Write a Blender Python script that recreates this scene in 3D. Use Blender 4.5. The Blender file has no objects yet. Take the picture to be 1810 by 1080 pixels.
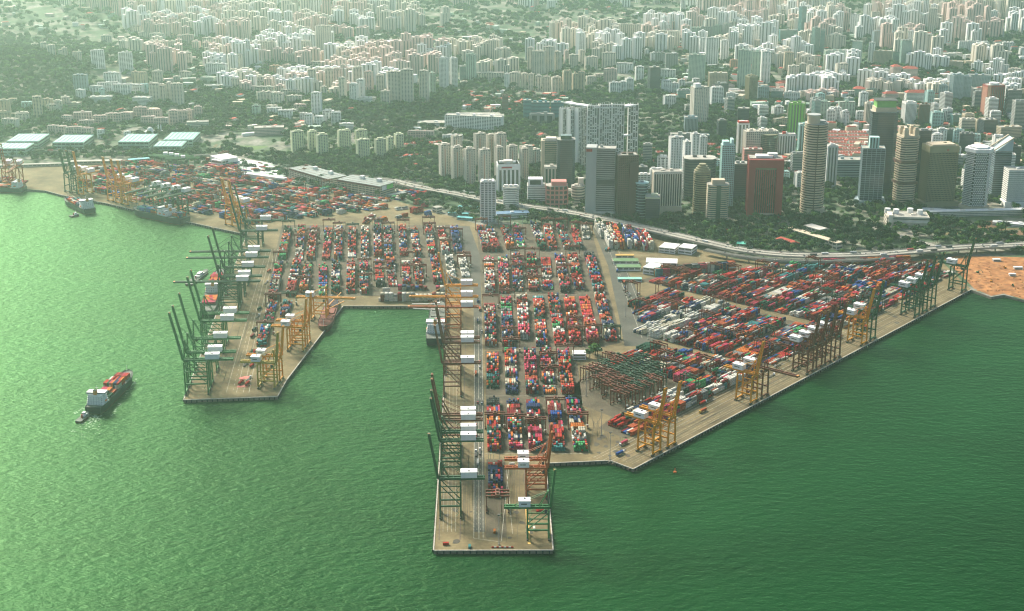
import bpy, math, random
import numpy as np
from mathutils import Vector, Matrix

# ------------------------------------------------------------------ camera
SC = bpy.context.scene
COL = SC.collection
CAM_H, FPX, PITCH = 700.0, 2600.0, math.radians(18.0)
cam_data = bpy.data.cameras.new('camera')
cam = bpy.data.objects.new('camera', cam_data)
COL.objects.link(cam)
cam.location = (0, 0, CAM_H)
cam.rotation_euler = (math.pi / 2 - PITCH, 0, 0)
cam_data.sensor_width = 36.0
cam_data.lens = 36.0 * FPX / 1810.0
cam_data.clip_start, cam_data.clip_end = 1.0, 60000.0
SC.camera = cam

# ------------------------------------------------------------------ sky, sun, exposure
SUN_AZ, SUN_EL = math.radians(-35.0), math.radians(37.0)      # azimuth from the view direction (+Y), negative = left
world = bpy.data.worlds.new('World'); SC.world = world; world.use_nodes = True
nt = world.node_tree
sky = nt.nodes.new('ShaderNodeTexSky'); sky.sky_type = 'NISHITA'; sky.sun_disc = False
sky.sun_elevation = SUN_EL; sky.sun_rotation = SUN_AZ
sky.air_density, sky.dust_density, sky.ozone_density, sky.altitude = 1.0, 3.0, 1.0, 0.0
bg = nt.nodes['Background']; bg.inputs['Strength'].default_value = 0.12
nt.links.new(sky.outputs['Color'], bg.inputs['Color'])
sun_data = bpy.data.lights.new('sun', 'SUN'); sun_data.energy = 5.0; sun_data.angle = math.radians(13.0)
sun_data.color = (1.0, 0.93, 0.80)
sun = bpy.data.objects.new('sun', sun_data); COL.objects.link(sun)
_sd = Vector((math.sin(SUN_AZ) * math.cos(SUN_EL), math.cos(SUN_AZ) * math.cos(SUN_EL), math.sin(SUN_EL)))
sun.rotation_euler = _sd.to_track_quat('Z', 'Y').to_euler()
sun.location = (0, 0, 900)
vs = SC.view_settings
vs.view_transform = 'Standard'; vs.look = 'None'; vs.gamma = 1.0; vs.use_curve_mapping = False
vs.exposure = 0.72
SC.render.engine = 'CYCLES'
cy = SC.cycles
cy.use_denoising = True
cy.max_bounces = 5; cy.diffuse_bounces = 2; cy.glossy_bounces = 2; cy.volume_bounces = 1; cy.transmission_bounces = 2
cy.caustics_reflective = False; cy.caustics_refractive = False
cy.filter_width = 1.2

R = random.Random(7)
# ------------------------------------------------------------------ survey: photo pixel -> place on the ground
SINP, COSP = math.sin(PITCH), math.cos(PITCH)
HILLS = []                                                   # (x, y, radius x, radius y, height)
def hill(x, y):
    return sum(h * math.exp(-((x - a) / rx) ** 2 - ((y - b) / ry) ** 2) for a, b, rx, ry, h in HILLS)
def G(px, py, z=0.0):
    u = (px - 905) / FPX; v = (py - 540) / FPX
    t = (CAM_H - z) / (SINP + v * COSP)
    return Vector((t * u, t * (COSP - v * SINP), z))
def GT(px, py):
    z = 0.0
    for _ in range(12):
        g = G(px, py, z); z = 0.5 * z + 0.5 * hill(g.x, g.y)
    return G(px, py, z)
def scale_at(p):                                             # photo pixels per metre across the view at a point
    return FPX / (p[1] * COSP - (p[2] - CAM_H) * SINP)
def height_for(p, hpx):                                      # height in metres that spans hpx photo pixels above p
    def vy(z):
        return -(p[1] * SINP + (z - CAM_H) * COSP) / (p[1] * COSP - (z - CAM_H) * SINP)
    k = vy(p[2]) - hpx / FPX                                 # target image row
    # -(A + q C) = k (B - q S)
    A, B = p[1] * SINP, p[1] * COSP
    q = (A + k * B) / (k * SINP - COSP)
    return q + CAM_H - p[2]

# ------------------------------------------------------------------ materials
MATS = {}
def mat(name, col, rough=0.7, metal=0.0, var=0.12, scale=0.15, rnd=0.0, spec=0.4, streak=False):
    if name in MATS: return MATS[name]
    m = bpy.data.materials.new(name); m.use_nodes = True
    t = m.node_tree; b = t.nodes['Principled BSDF']
    b.inputs['Roughness'].default_value = rough; b.inputs['Metallic'].default_value = metal
    b.inputs['Specular IOR Level'].default_value = spec
    if var or rnd:
        tc = t.nodes.new('ShaderNodeTexCoord')
        no = t.nodes.new('ShaderNodeTexNoise'); no.inputs['Scale'].default_value = scale; no.inputs['Detail'].default_value = 4
        src = tc.outputs['Object']
        if streak:
            mp = t.nodes.new('ShaderNodeMapping'); mp.inputs['Scale'].default_value = (1, 1, 0.12)
            t.links.new(src, mp.inputs['Vector']); src = mp.outputs['Vector']
        t.links.new(src, no.inputs['Vector'])
        mr = t.nodes.new('ShaderNodeMapRange')
        mr.inputs['From Min'].default_value, mr.inputs['From Max'].default_value = 0.25, 0.75
        mr.inputs['To Min'].default_value, mr.inputs['To Max'].default_value = 1 - var, 1 + var
        t.links.new(no.outputs['Fac'], mr.inputs['Value'])
        val = mr.outputs['Result']
        if rnd:
            oi = t.nodes.new('ShaderNodeObjectInfo'); m2 = t.nodes.new('ShaderNodeMapRange')
            m2.inputs['To Min'].default_value, m2.inputs['To Max'].default_value = 1 - rnd, 1 + rnd
            t.links.new(oi.outputs['Random'], m2.inputs['Value'])
            mu = t.nodes.new('ShaderNodeMath'); mu.operation = 'MULTIPLY'
            t.links.new(val, mu.inputs[0]); t.links.new(m2.outputs['Result'], mu.inputs[1]); val = mu.outputs[0]
        vm = t.nodes.new('ShaderNodeVectorMath'); vm.operation = 'SCALE'
        vm.inputs[0].default_value = col[:3]
        t.links.new(val, vm.inputs['Scale'])
        t.links.new(vm.outputs['Vector'], b.inputs['Base Color'])
    else:
        b.inputs['Base Color'].default_value = (*col[:3], 1)
    MATS[name] = m
    return m

def ramp_mat(name, stops, scale, rough=0.9, detail=6, bump=0.0, second=None):
    """noise-driven colour mix for ground surfaces"""
    m = bpy.data.materials.new(name); m.use_nodes = True
    t = m.node_tree; b = t.nodes['Principled BSDF']; b.inputs['Roughness'].default_value = rough
    b.inputs['Specular IOR Level'].default_value = 0.25
    tc = t.nodes.new('ShaderNodeTexCoord')
    no = t.nodes.new('ShaderNodeTexNoise'); no.inputs['Scale'].default_value = scale; no.inputs['Detail'].default_value = detail
    no.inputs['Roughness'].default_value = 0.62
    t.links.new(tc.outputs['Object'], no.inputs['Vector'])
    cr = t.nodes.new('ShaderNodeValToRGB')
    while len(cr.color_ramp.elements) < len(stops): cr.color_ramp.elements.new(0.5)
    for e, (p, c) in zip(cr.color_ramp.elements, stops): e.position = p; e.color = (*c, 1)
    t.links.new(no.outputs['Fac'], cr.inputs['Fac'])
    out = cr.outputs['Color']
    if second:
        n2 = t.nodes.new('ShaderNodeTexNoise'); n2.inputs['Scale'].default_value = second[0]; n2.inputs['Detail'].default_value = 3
        t.links.new(tc.outputs['Object'], n2.inputs['Vector'])
        mr = t.nodes.new('ShaderNodeMapRange'); mr.inputs['From Min'].default_value = 0.3; mr.inputs['From Max'].default_value = 0.7
        mr.inputs['To Min'].default_value = 1 - second[1]; mr.inputs['To Max'].default_value = 1 + second[1]
        t.links.new(n2.outputs['Fac'], mr.inputs['Value'])
        vm = t.nodes.new('ShaderNodeVectorMath'); vm.operation = 'SCALE'
        t.links.new(out, vm.inputs[0]); t.links.new(mr.outputs['Result'], vm.inputs['Scale']); out = vm.outputs['Vector']
    t.links.new(out, b.inputs['Base Color'])
    if bump:
        bp = t.nodes.new('ShaderNodeBump'); bp.inputs['Strength'].default_value = bump; bp.inputs['Distance'].default_value = 0.3
        t.links.new(no.outputs['Fac'], bp.inputs['Height']); t.links.new(bp.outputs['Normal'], b.inputs['Normal'])
    MATS[name] = m
    return m

# ------------------------------------------------------------------ mesh helpers
BOX_F = [(0, 3, 2, 1), (4, 5, 6, 7), (0, 1, 5, 4), (1, 2, 6, 5), (2, 3, 7, 6), (3, 0, 4, 7)]
class MB:
    def __init__(s): s.v = []; s.f = []; s.m = []
    def add(s, vs_, fs, m=0):
        k = len(s.v); s.v.extend([tuple(q) for q in vs_])
        s.f.extend([tuple(i + k for i in f) for f in fs]); s.m.extend([m] * len(fs)); return s
    def box(s, x0, x1, y0, y1, z0, z1, m=0):
        return s.add([(x0, y0, z0), (x1, y0, z0), (x1, y1, z0), (x0, y1, z0), (x0, y0, z1), (x1, y0, z1), (x1, y1, z1), (x0, y1, z1)], BOX_F, m)
    def cbox(s, cx, cy_, z0, sx, sy, sz, m=0, rz=0.0):
        if not rz: return s.box(cx - sx / 2, cx + sx / 2, cy_ - sy / 2, cy_ + sy / 2, z0, z0 + sz, m)
        c, n = math.cos(rz), math.sin(rz); P = []
        for z in (z0, z0 + sz):
            for a, b in ((-1, -1), (1, -1), (1, 1), (-1, 1)):
                x, y = a * sx / 2, b * sy / 2; P.append((cx + x * c - y * n, cy_ + x * n + y * c, z))
        return s.add(P, BOX_F, m)
    def beam(s, p0, p1, w, h, m=0):
        a, b = Vector(p0), Vector(p1); d = (b - a).normalized()
        up = Vector((0, 0, 1)) if abs(d.z) < 0.95 else Vector((1, 0, 0))
        r = d.cross(up).normalized() * (w / 2); u = r.cross(d).normalized() * (h / 2)
        return s.add([a - r - u, a + r - u, a + r + u, a - r + u, b - r - u, b + r - u, b + r + u, b - r + u], BOX_F, m)
    def prism(s, pts, z0, z1, m=0, mtop=None):
        n = len(pts); k = len(s.v)
        s.v.extend([(p[0], p[1], z0) for p in pts]); s.v.extend([(p[0], p[1], z1) for p in pts])
        for i in range(n):
            j = (i + 1) % n; s.f.append((k + i, k + j, k + n + j, k + n + i)); s.m.append(m)
        s.f.append(tuple(range(k + n, k + 2 * n))); s.m.append(m if mtop is None else mtop)
        s.f.append(tuple(range(k + n - 1, k - 1, -1))); s.m.append(m)
        return s
    def cyl(s, cx, cy_, z0, z1, r, n=16, r2=None, m=0):
        r2 = r if r2 is None else r2; k = len(s.v)
        for z, q in ((z0, r), (z1, r2)):
            s.v.extend([(cx + q * math.cos(2 * math.pi * i / n), cy_ + q * math.sin(2 * math.pi * i / n), z) for i in range(n)])
        for i in range(n):
            j = (i + 1) % n; s.f.append((k + i, k + j, k + n + j, k + n + i)); s.m.append(m)
        s.f.append(tuple(range(k + n, k + 2 * n))); s.m.append(m)
        return s
    def mesh(s, name, mats):
        me = bpy.data.meshes.new(name); me.from_pydata(s.v, [], s.f)
        for q in (mats if isinstance(mats, (list, tuple)) else [mats]): me.materials.append(q)
        if any(s.m): me.polygons.foreach_set('material_index', s.m)
        me.update(); return me
    def build(s, name, mats, parent=None):
        return obj(name, s.mesh(name, mats), parent)

def obj(name, me, parent=None):
    o = bpy.data.objects.new(name, me); COL.objects.link(o)
    if parent is not None: o.parent = parent
    return o
USED_LABELS = {}
def tag(o, label, cat, group=None):
    USED_LABELS[label] = USED_LABELS.get(label, 0) + 1
    o['label'] = label; o['category'] = cat
    if group: o['group'] = group
    return o
def thing(name, label, cat, loc=(0, 0, 0), rz=0.0, group=None):
    o = bpy.data.objects.new(name, None); COL.objects.link(o)
    o.location = loc; o.rotation_euler = (0, 0, rz); o.empty_display_size = 1
    return tag(o, label, cat, group)
def structure(o): o['kind'] = 'structure'; return o
def stuff(o): o['kind'] = 'stuff'; return o
ORD = 'first second third fourth fifth sixth seventh eighth ninth tenth eleventh twelfth thirteenth fourteenth fifteenth sixteenth seventeenth eighteenth nineteenth twentieth'.split()
def ordinal(i):
    if i < 20: return ORD[i]
    t, u = divmod(i + 1, 10)
    tens = {2: 'twenty', 3: 'thirty', 4: 'forty', 5: 'fifty', 6: 'sixty', 7: 'seventy', 8: 'eighty', 9: 'ninety'}
    if t >= 10: return str(i + 1) + 'th'
    if u == 0: return tens[t][:-1] + 'ieth'
    return tens[t] + '-' + ORD[u - 1]
# ------------------------------------------------------------------ ground, water, port apron
g0 = G(20, 150); HILLS.append((g0.x, g0.y, 520, 420, 85))
g0 = G(1300, 215); HILLS.append((g0.x, g0.y, 130, 170, 28))
g0 = G(1150, 225); HILLS.append((g0.x, g0.y, 90, 120, 14))
g0 = G(700, 195); HILLS.append((g0.x, g0.y, 330, 230, 32))
g0 = G(400, 60); HILLS.append((g0.x - 700, g0.y + 300, 900, 500, 70))

M_GROUND = ramp_mat('ground_mix', [(0.30, (0.035, 0.085, 0.035)), (0.46, (0.06, 0.10, 0.045)), (0.56, (0.20, 0.19, 0.15)), (0.66, (0.30, 0.28, 0.24)), (0.74, (0.10, 0.12, 0.07))], 0.012, detail=9, second=(0.12, 0.35))
M_CONC = ramp_mat('apron_concrete', [(0.25, (0.07, 0.052, 0.024)), (0.42, (0.13, 0.098, 0.045)), (0.55, (0.185, 0.14, 0.066)), (0.66, (0.23, 0.175, 0.085)), (0.8, (0.14, 0.108, 0.054))], 0.02, detail=9, second=(0.25, 0.16))
M_ASPH = ramp_mat('asphalt', [(0.3, (0.055, 0.055, 0.045)), (0.55, (0.085, 0.083, 0.065)), (0.75, (0.12, 0.115, 0.09))], 0.03, detail=8, second=(0.4, 0.15))
M_ASPH2 = ramp_mat('yard_asphalt', [(0.3, (0.055, 0.046, 0.03)), (0.55, (0.10, 0.08, 0.05)), (0.75, (0.16, 0.125, 0.075))], 0.04, detail=8, second=(0.4, 0.15))
M_QUAY = mat('quay_concrete', (0.22, 0.19, 0.15), 0.9, var=0.35, scale=0.2)
M_DARK = mat('fender_rubber', (0.02, 0.02, 0.02), 0.8, var=0)
M_LINE = mat('road_paint', (0.42, 0.39, 0.29), 0.8, var=0.5, scale=0.25)
M_RUST = mat('crane_rail', (0.10, 0.065, 0.04), 0.7, var=0.3, scale=0.2)
M_ROADC = ramp_mat('road_concrete', [(0.3, (0.26, 0.245, 0.205)), (0.6, (0.37, 0.345, 0.29)), (0.8, (0.44, 0.41, 0.35))], 0.03, detail=7, second=(0.5, 0.12))
M_LAWN = ramp_mat('lawn_grass', [(0.3, (0.05, 0.11, 0.025)), (0.55, (0.10, 0.17, 0.04)), (0.75, (0.20, 0.19, 0.08))], 0.02, detail=7)
M_EARTH = ramp_mat('bare_earth', [(0.25, (0.13, 0.055, 0.02)), (0.42, (0.28, 0.11, 0.035)), (0.52, (0.40, 0.18, 0.065)), (0.6, (0.24, 0.09, 0.03)), (0.7, (0.42, 0.22, 0.09)), (0.8, (0.10, 0.10, 0.04))], 0.025, detail=9, second=(0.09, 0.3))
M_REDPAINT = mat('red_paint', (0.55, 0.13, 0.10), 0.7, var=0.3, scale=0.3)
M_YELPAINT = mat('yellow_rail_trench', (0.55, 0.33, 0.08), 0.8, var=0.35, scale=0.2)

# water
m = bpy.data.materials.new('sea_water'); m.use_nodes = True; MATS['water'] = m
t = m.node_tree; b = t.nodes['Principled BSDF']
t.nodes.remove(b); W_DEEP, W_SILT, W_GLOS = (0.0003, 0.024, 0.005), (0.002, 0.044, 0.010), (0.25, 0.48, 0.23)
fr = t.nodes.new('ShaderNodeFresnel'); fr.inputs['IOR'].default_value = 1.30
df = t.nodes.new('ShaderNodeBsdfDiffuse'); gs = t.nodes.new('ShaderNodeBsdfGlossy'); gs.inputs['Color'].default_value = (*W_GLOS, 1); gs.inputs['Roughness'].default_value = 0.31
mx = t.nodes.new('ShaderNodeMixShader'); t.links.new(fr.outputs[0], mx.inputs[0]); t.links.new(df.outputs[0], mx.inputs[1]); t.links.new(gs.outputs[0], mx.inputs[2])
t.links.new(mx.outputs[0], t.nodes['Material Output'].inputs['Surface'])
tc = t.nodes.new('ShaderNodeTexCoord'); mp = t.nodes.new('ShaderNodeMapping')
mp.inputs['Rotation'].default_value = (0, 0, 0.25); mp.inputs['Scale'].default_value = (0.5, 1.0, 1)
t.links.new(tc.outputs['Object'], mp.inputs['Vector'])
def noise(sc, det, src):
    n = t.nodes.new('ShaderNodeTexNoise'); n.inputs['Scale'].default_value = sc; n.inputs['Detail'].default_value = det
    n.inputs['Roughness'].default_value = 0.6
    t.links.new(src, n.inputs['Vector']); return n
n1 = noise(0.14, 5, mp.outputs['Vector']); n2 = noise(0.012, 3, tc.outputs['Object'])
bp = t.nodes.new('ShaderNodeBump'); bp.inputs['Strength'].default_value = 1.0; bp.inputs['Distance'].default_value = 2.4
t.links.new(n1.outputs['Fac'], bp.inputs['Height'])
for nd_ in (fr, df, gs): t.links.new(bp.outputs['Normal'], nd_.inputs['Normal'])
# slightly silty and clearer patches drifting through the harbour, the same everywhere
n3 = noise(0.0035, 6, mp.outputs['Vector']); n3.inputs['Distortion'].default_value = 1.2
mr = t.nodes.new('ShaderNodeMapRange'); mr.interpolation_type = 'SMOOTHSTEP'
mr.inputs['From Min'].default_value = 0.32; mr.inputs['From Max'].default_value = 0.72
t.links.new(n3.outputs['Fac'], mr.inputs['Value'])
cmx = t.nodes.new('ShaderNodeMix'); cmx.data_type = 'RGBA'; cmx.inputs[6].default_value = (*W_DEEP, 1); cmx.inputs[7].default_value = (*W_SILT, 1)
t.links.new(mr.outputs['Result'], cmx.inputs[0]); t.links.new(cmx.outputs[2], df.inputs['Color'])
WZ = -4.0
w = MB(); w.add([(-14000, -3000, WZ), (14000, -3000, WZ), (14000, 6000, WZ), (-14000, 6000, WZ)], [(0, 1, 2, 3)])
structure(w.build('water', MATS['water']))

SHORE = [(-700, 318), (0, 333), (50, 334.6), (80, 337), (110, 345), (187, 359), (234, 370), (331, 392), (425, 412), (438, 411), (325, 707), (490, 701), (506, 672), (606, 541), (788, 541), (786, 680), (767, 973), (977, 972.5), (964, 819), (1079, 814), (1119, 829), (1716, 512), (1752, 525), (1774, 521), (1812, 531), (2100, 600)]
shore_w = [G(*p) for p in SHORE]
far = [Vector((13500, 1900, 0)), Vector((13500, 15500, 0)), Vector((-13500, 15500, 0)), Vector((-13500, 3300, 0))]
land_poly = [(p.x, p.y) for p in shore_w + far]
gb = MB(); n = len(land_poly)
gb.v = [(x, y, 0.0) for x, y in land_poly]; gb.f = [tuple(range(n))]; gb.m = [0]
ground = structure(gb.build('ground', M_GROUND))
# quay wall: coping, wall face, fender blocks along the shoreline
wall = MB(); cop = MB(); fen = MB()
for i in range(len(shore_w) - 1):
    a, b2 = shore_w[i], shore_w[i + 1]
    d = b2 - a; L = d.length; d.normalize(); nrm = Vector((d.y, -d.x, 0))           # towards the water (land on the left of travel)
    k = 1
    a_, b_ = a + nrm * 0.0, b2 + nrm * 0.0
    wall.add([(a_.x, a_.y, WZ - 2), (b_.x, b_.y, WZ - 2), (b_.x, b_.y, 0), (a_.x, a_.y, 0)], [(0, 1, 2, 3)])
    if 3 <= i <= 20:
        cop.beam(a + nrm * 0.35 + Vector((0, 0, 0.2)), b2 + nrm * 0.35 + Vector((0, 0, 0.2)), 1.3, 0.9)
        nf = int(L / 6.5)
        for j in range(nf):
            p = a + d * ((j + 0.5) * L / nf) + nrm * 1.2
            fen.cbox(p.x, p.y, -3.4, 1.3, 1.3, 3.1, 0, math.atan2(d.y, d.x))
structure(wall.build('quay_wall', M_QUAY))
qc = cop.build('coping', mat('coping_concrete', (0.42, 0.38, 0.31), 0.9, var=0.3, scale=0.3), bpy.data.objects['quay_wall'])
stuff(fen.build('fender', M_DARK, bpy.data.objects['quay_wall']))

def sheet(name, pts, z, material, px=True, parent=None):
    q = MB(); P = [(G(*p) if px else Vector((p[0], p[1], 0))) for p in pts]
    if sum((P[i].x * P[(i + 1) % len(P)].y - P[(i + 1) % len(P)].x * P[i].y) for i in range(len(P))) < 0: P.reverse()
    q.v = [(p.x, p.y, z) for p in P]; q.f = [tuple(range(len(P)))]; q.m = [0]
    o = q.build(name, material, parent)
    if parent is None: structure(o)
    return o
apron_px = [(-500, 295), (0, 292), (240, 283), (380, 300), (500, 322), (600, 345), (690, 352), (760, 372), (850, 398), (960, 399), (1042, 393), (1200, 430), (1300, 458), (1450, 470), (1660, 458), (1716, 511)] + list(reversed(SHORE[1:21])) + [(-500, 321)]
sheet('port_apron', apron_px, 0.05, M_CONC)
# dark yard paving under the container blocks, roads, earth site, lawns
sheet('yard_paving', [(498, 398), (812, 398), (846, 522), (470, 524)], 0.11, M_ASPH2)
sheet('yard_paving', [(842, 397), (1042, 395), (1100, 605), (1045, 618), (857, 618), (853, 525)], 0.11, M_ASPH2)
sheet('yard_paving', [(857, 620), (1018, 620), (1040, 800), (862, 800)], 0.11, M_ASPH2)
sheet('yard_paving', [(860, 812), (893, 812), (895, 950), (858, 950)], 0.11, M_ASPH2)
QO = G(1119, 829); QE = G(1716, 512); QA = (QE - QO).normalized(); QN = Vector((-QA.y, QA.x, 0))
def QC(a, n, z=0.0): return QO + QA * a + QN * n + Vector((0, 0, z))
def qsheet(name, a0, a1, n0, n1, z, material, parent=None):
    return sheet(name, [QC(a0, n0), QC(a1, n0), QC(a1, n1), QC(a0, n1)], z, material, px=False, parent=parent)
sheet('yard_paving', [QC(66, 58), QC(372, 58), QC(372, 240), QC(235, 240), QC(120, 200), QC(110, 112), QC(70, 104)], 0.11, M_ASPH2, px=False)
sheet('yard_paving', [QC(386, 58), QC(586, 58), QC(586, 372), QC(480, 372), QC(420, 294), QC(386, 292)], 0.11, M_ASPH2, px=False)
sheet('yard_paving', [QC(604, 58), QC(985, 58), QC(990, 140), QC(700, 420), QC(604, 430)], 0.11, M_ASPH2, px=False)
sheet('road', [(1044, 395), (1052, 395), (1088, 440), (1120, 500), (1160, 600), (1150, 612), (1104, 612), (1094, 560), (1075, 470)], 0.16, M_ASPH)
sheet('road', [(809, 400), (830, 400), (848, 450), (850, 500), (836, 500), (826, 450)], 0.16, M_ASPH)
sheet('road', [(837, 500), (850, 500), (855, 700), (857, 940), (838, 940), (838, 700)], 0.16, M_ASPH)
sheet('earth_site', [(1668, 457), (1690, 452), (1815, 455), (2000, 470), (2000, 570), (1810, 529), (1774, 519), (1752, 523), (1722, 510)], 0.10, M_EARTH)
sheet('lawn', [(418, 235), (448, 236), (470, 246), (480, 258), (440, 268), (416, 262)], 0.15, M_LAWN)
sheet('lawn', [(1130, 205), (1185, 200), (1190, 245), (1140, 250)], 0.15, M_LAWN)
sheet('lawn', [(1718, 395), (1765, 388), (1790, 400), (1740, 408)], 0.15, mat('clay_lawn', (0.22, 0.12, 0.06), 0.9, var=0.3, scale=0.03))
sheet('lawn', [(1760, 415), (1815, 405), (1815, 425), (1790, 424)], 0.15, MATS['clay_lawn'])
sheet('footpath', [(1666, 412), (1740, 406), (1810, 402), (1810, 405), (1742, 410), (1668, 416)], 0.2, M_CONC)
sheet('footpath', [(1735, 409), (1743, 408), (1780, 420), (1772, 423)], 0.24, M_CONC)
sheet('road', [(1525, 396), (1536, 394), (1610, 420), (1660, 435), (1690, 441), (1650, 446), (1600, 425)], 0.2, M_ROADC)
sheet('road', [(370, 268), (376, 268), (400, 236), (397, 236)], 0.2, M_CONC)
sheet('road', [(382, 268), (388, 268), (407, 236), (404, 236)], 0.2, M_CONC)
sheet('road', [(446, 238), (470, 243), (520, 246), (600, 254), (720, 262), (720, 266), (600, 259), (518, 251), (466, 247)], 0.2, M_ROADC)

# painted lanes, crane rails on the aprons
def stripe(q, a, b2, wd, z=0.22):
    a, b2 = Vector(a), Vector(b2); d = (b2 - a).normalized(); s = Vector((-d.y, d.x, 0)) * wd / 2
    q.add([(*(a - s).xy, z), (*(b2 - s).xy, z), (*(b2 + s).xy, z), (*(a + s).xy, z)], [(0, 1, 2, 3)])
lines = MB(); rails = MB()
for x0, x1 in ((839, 837.5), (846, 846.5), (852, 854)): stripe(lines, G(x0, 560), G(x1, 952), 0.55)
for k in range(40):
    t0 = 560 + k * 9.6
    for x0 in (843, 849.3): stripe(lines, G(x0, t0), G(x0, t0 + 2.6), 0.25)
stripe(lines, G(838, 952), G(886, 958), 0.55); stripe(lines, G(886, 957), G(900, 818), 0.55); stripe(lines, G(895, 830), G(906, 944), 0.5)
for n_ in (4, 27, 33, 41, 49, 54): stripe(lines if n_ > 30 else rails, QC(-5, n_), QC(900, n_), 0.5 if n_ > 30 else 0.9)
for n_ in (9, 13, 18, 22): stripe(lines, QC(10, n_), QC(895, n_), 0.3)
for x0, x1 in ((775, 776), (812, 813)): stripe(rails, G(x0 + 12, 560), G(x1, 955), 0.9)
for x0, x1 in ((784, 783), (790, 791), (796, 798), (802, 805)): stripe(lines, G(x0 + 6, 600), G(x1, 940), 0.3)
for x0 in (927, 966): stripe(rails, G(x0, 822), G(x0 + 4, 955), 0.9)
stripe(rails, G(332, 698), G(440, 424), 0.9); stripe(rails, G(371, 698), G(461, 424), 0.9)
for o1, o2 in ((400, 472), (418, 480), (430, 486), (440, 491)): stripe(lines, G(o1, 694), G(o2, 440), 0.5)
for k in range(30): 
    u = k / 30; stripe(lines, G(412 + 64 * u, 690 - 250 * u), G(413.2 + 64 * u, 686 - 250 * u), 0.45)
for y0 in (457.5, 521.5): stripe(lines, G(505, y0), G(800, y0), 0.5)
for y0 in (447, 521, 615.5, 700, 802): stripe(lines, G(858, y0), G(1040 if y0 > 600 else 1020, y0), 0.5)
for u in range(14): stripe(lines, G(1060 + 7.0 * u, 415 + 13.8 * u), G(1062 + 7.0 * u, 419 + 13.8 * u), 0.5)
stripe(lines, G(1076, 440), G(1135, 598), 0.45); stripe(lines, G(1092, 440), G(1150, 590), 0.45)
structure(lines.build('road_marking', M_LINE)); structure(rails.build('crane_rail', M_RUST))
q = MB(); stripe(q, G(929, 880), G(935.5, 962), 3.0, 0.25); structure(q.build('rail_trench_cover', M_YELPAINT))
q = MB()
for (cx, cy0, wx) in ((430, 682, 12), (432, 667, 10)):
    P = [G(cx - wx, cy0 + 3), G(cx + wx * 0.6, cy0 + 2.5), G(cx + wx, cy0 - 2.5), G(cx, cy0 - 1.5), G(cx - wx * 0.8, cy0)]
    q.add([(p.x, p.y, 0.23) for p in P], [(0, 1, 2, 3, 4)])
structure(q.build('road_marking_red', M_REDPAINT))
# tyre marks and oil streaks worn into the aprons
tm = MB(); rt = random.Random(12)
def streaks(n_, fn, wmin=0.5, wmax=1.3):
    for _ in range(n_):
        a_, b_ = fn(); d_ = (b_ - a_); s_ = Vector((-d_.y, d_.x, 0)).normalized() * rt.uniform(wmin, wmax) / 2; m_ = (a_ + b_) / 2 + s_ * rt.uniform(-2, 2)
        tm.add([(*(a_ - s_ * 0.3).xy, 0.19), (*(m_ - s_).xy, 0.19), (*(b_ - s_ * 0.3).xy, 0.19), (*(b_ + s_ * 0.3).xy, 0.19), (*(m_ + s_).xy, 0.19), (*(a_ + s_ * 0.3).xy, 0.19)], [(0, 1, 2, 3, 4, 5)])
def f_q():
    a_ = rt.uniform(0, 800); n_ = rt.uniform(6, 56); return QC(a_, n_), QC(a_ + rt.uniform(20, 110), n_ + rt.uniform(-2, 2))
def f_c():
    y_ = rt.uniform(830, 960); x_ = rt.uniform(782, 930); return G(x_, y_), G(x_ + rt.uniform(-2, 2), y_ - rt.uniform(15, 90))
def f_l():
    u_ = rt.random(); o_ = rt.uniform(380, 470); return G(o_ + 64 * u_ - 8, 694 - 230 * u_), G(o_ + 64 * u_ + 4, 694 - 230 * u_ - rt.uniform(18, 50))
def f_m():
    x_ = rt.uniform(1040, 1110); y_ = rt.uniform(700, 800); return G(x_, y_), G(x_ + rt.uniform(-15, 15), y_ - rt.uniform(8, 40))
streaks(150, f_q); streaks(90, f_c); streaks(70, f_l); streaks(50, f_m)
structure(tm.build('tyre_marks', mat('tyre_rubber_stain', (0.10, 0.078, 0.042), 0.9, var=0.35, scale=0.1)))
sb_ = MB()
for _ in range(60):
    c_ = rt.choice((lambda: QC(rt.uniform(10, 860), rt.uniform(8, 56)), lambda: G(rt.uniform(782, 960), rt.uniform(830, 962)), lambda: G(rt.uniform(1050, 1115), rt.uniform(770, 808))))(); r_ = rt.uniform(1.2, 5); k_ = rt.random() * 6
    sb_.add([(c_.x + r_ * rt.uniform(0.6, 1.2) * math.cos(k_ + i * 0.7), c_.y + r_ * rt.uniform(0.8, 1.6) * math.sin(k_ + i * 0.7), 0.205) for i in range(9)], [tuple(range(9))])
structure(sb_.build('oil_stain', mat('oil_stain', (0.055, 0.045, 0.028), 0.8, var=0.4, scale=0.2)))
# hills as low mounds above the ground sheet
for (a, b_, rx, ry, h) in HILLS:
    q = MB(); N = 36; idx = {}
    for j in range(N + 1):
        for i in range(N + 1):
            x = a + (i / N - 0.5) * 4.6 * rx; y = b_ + (j / N - 0.5) * 4.6 * ry
            q.v.append((x, y, hill(x, y) - 0.3))
    for j in range(N):
        for i in range(N):
            k = j * (N + 1) + i; q.f.append((k, k + 1, k + N + 2, k + N + 1)); q.m.append(0)
    o = q.build('hill', M_GROUND); structure(o)
    for p in o.data.polygons: p.use_smooth = True
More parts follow.
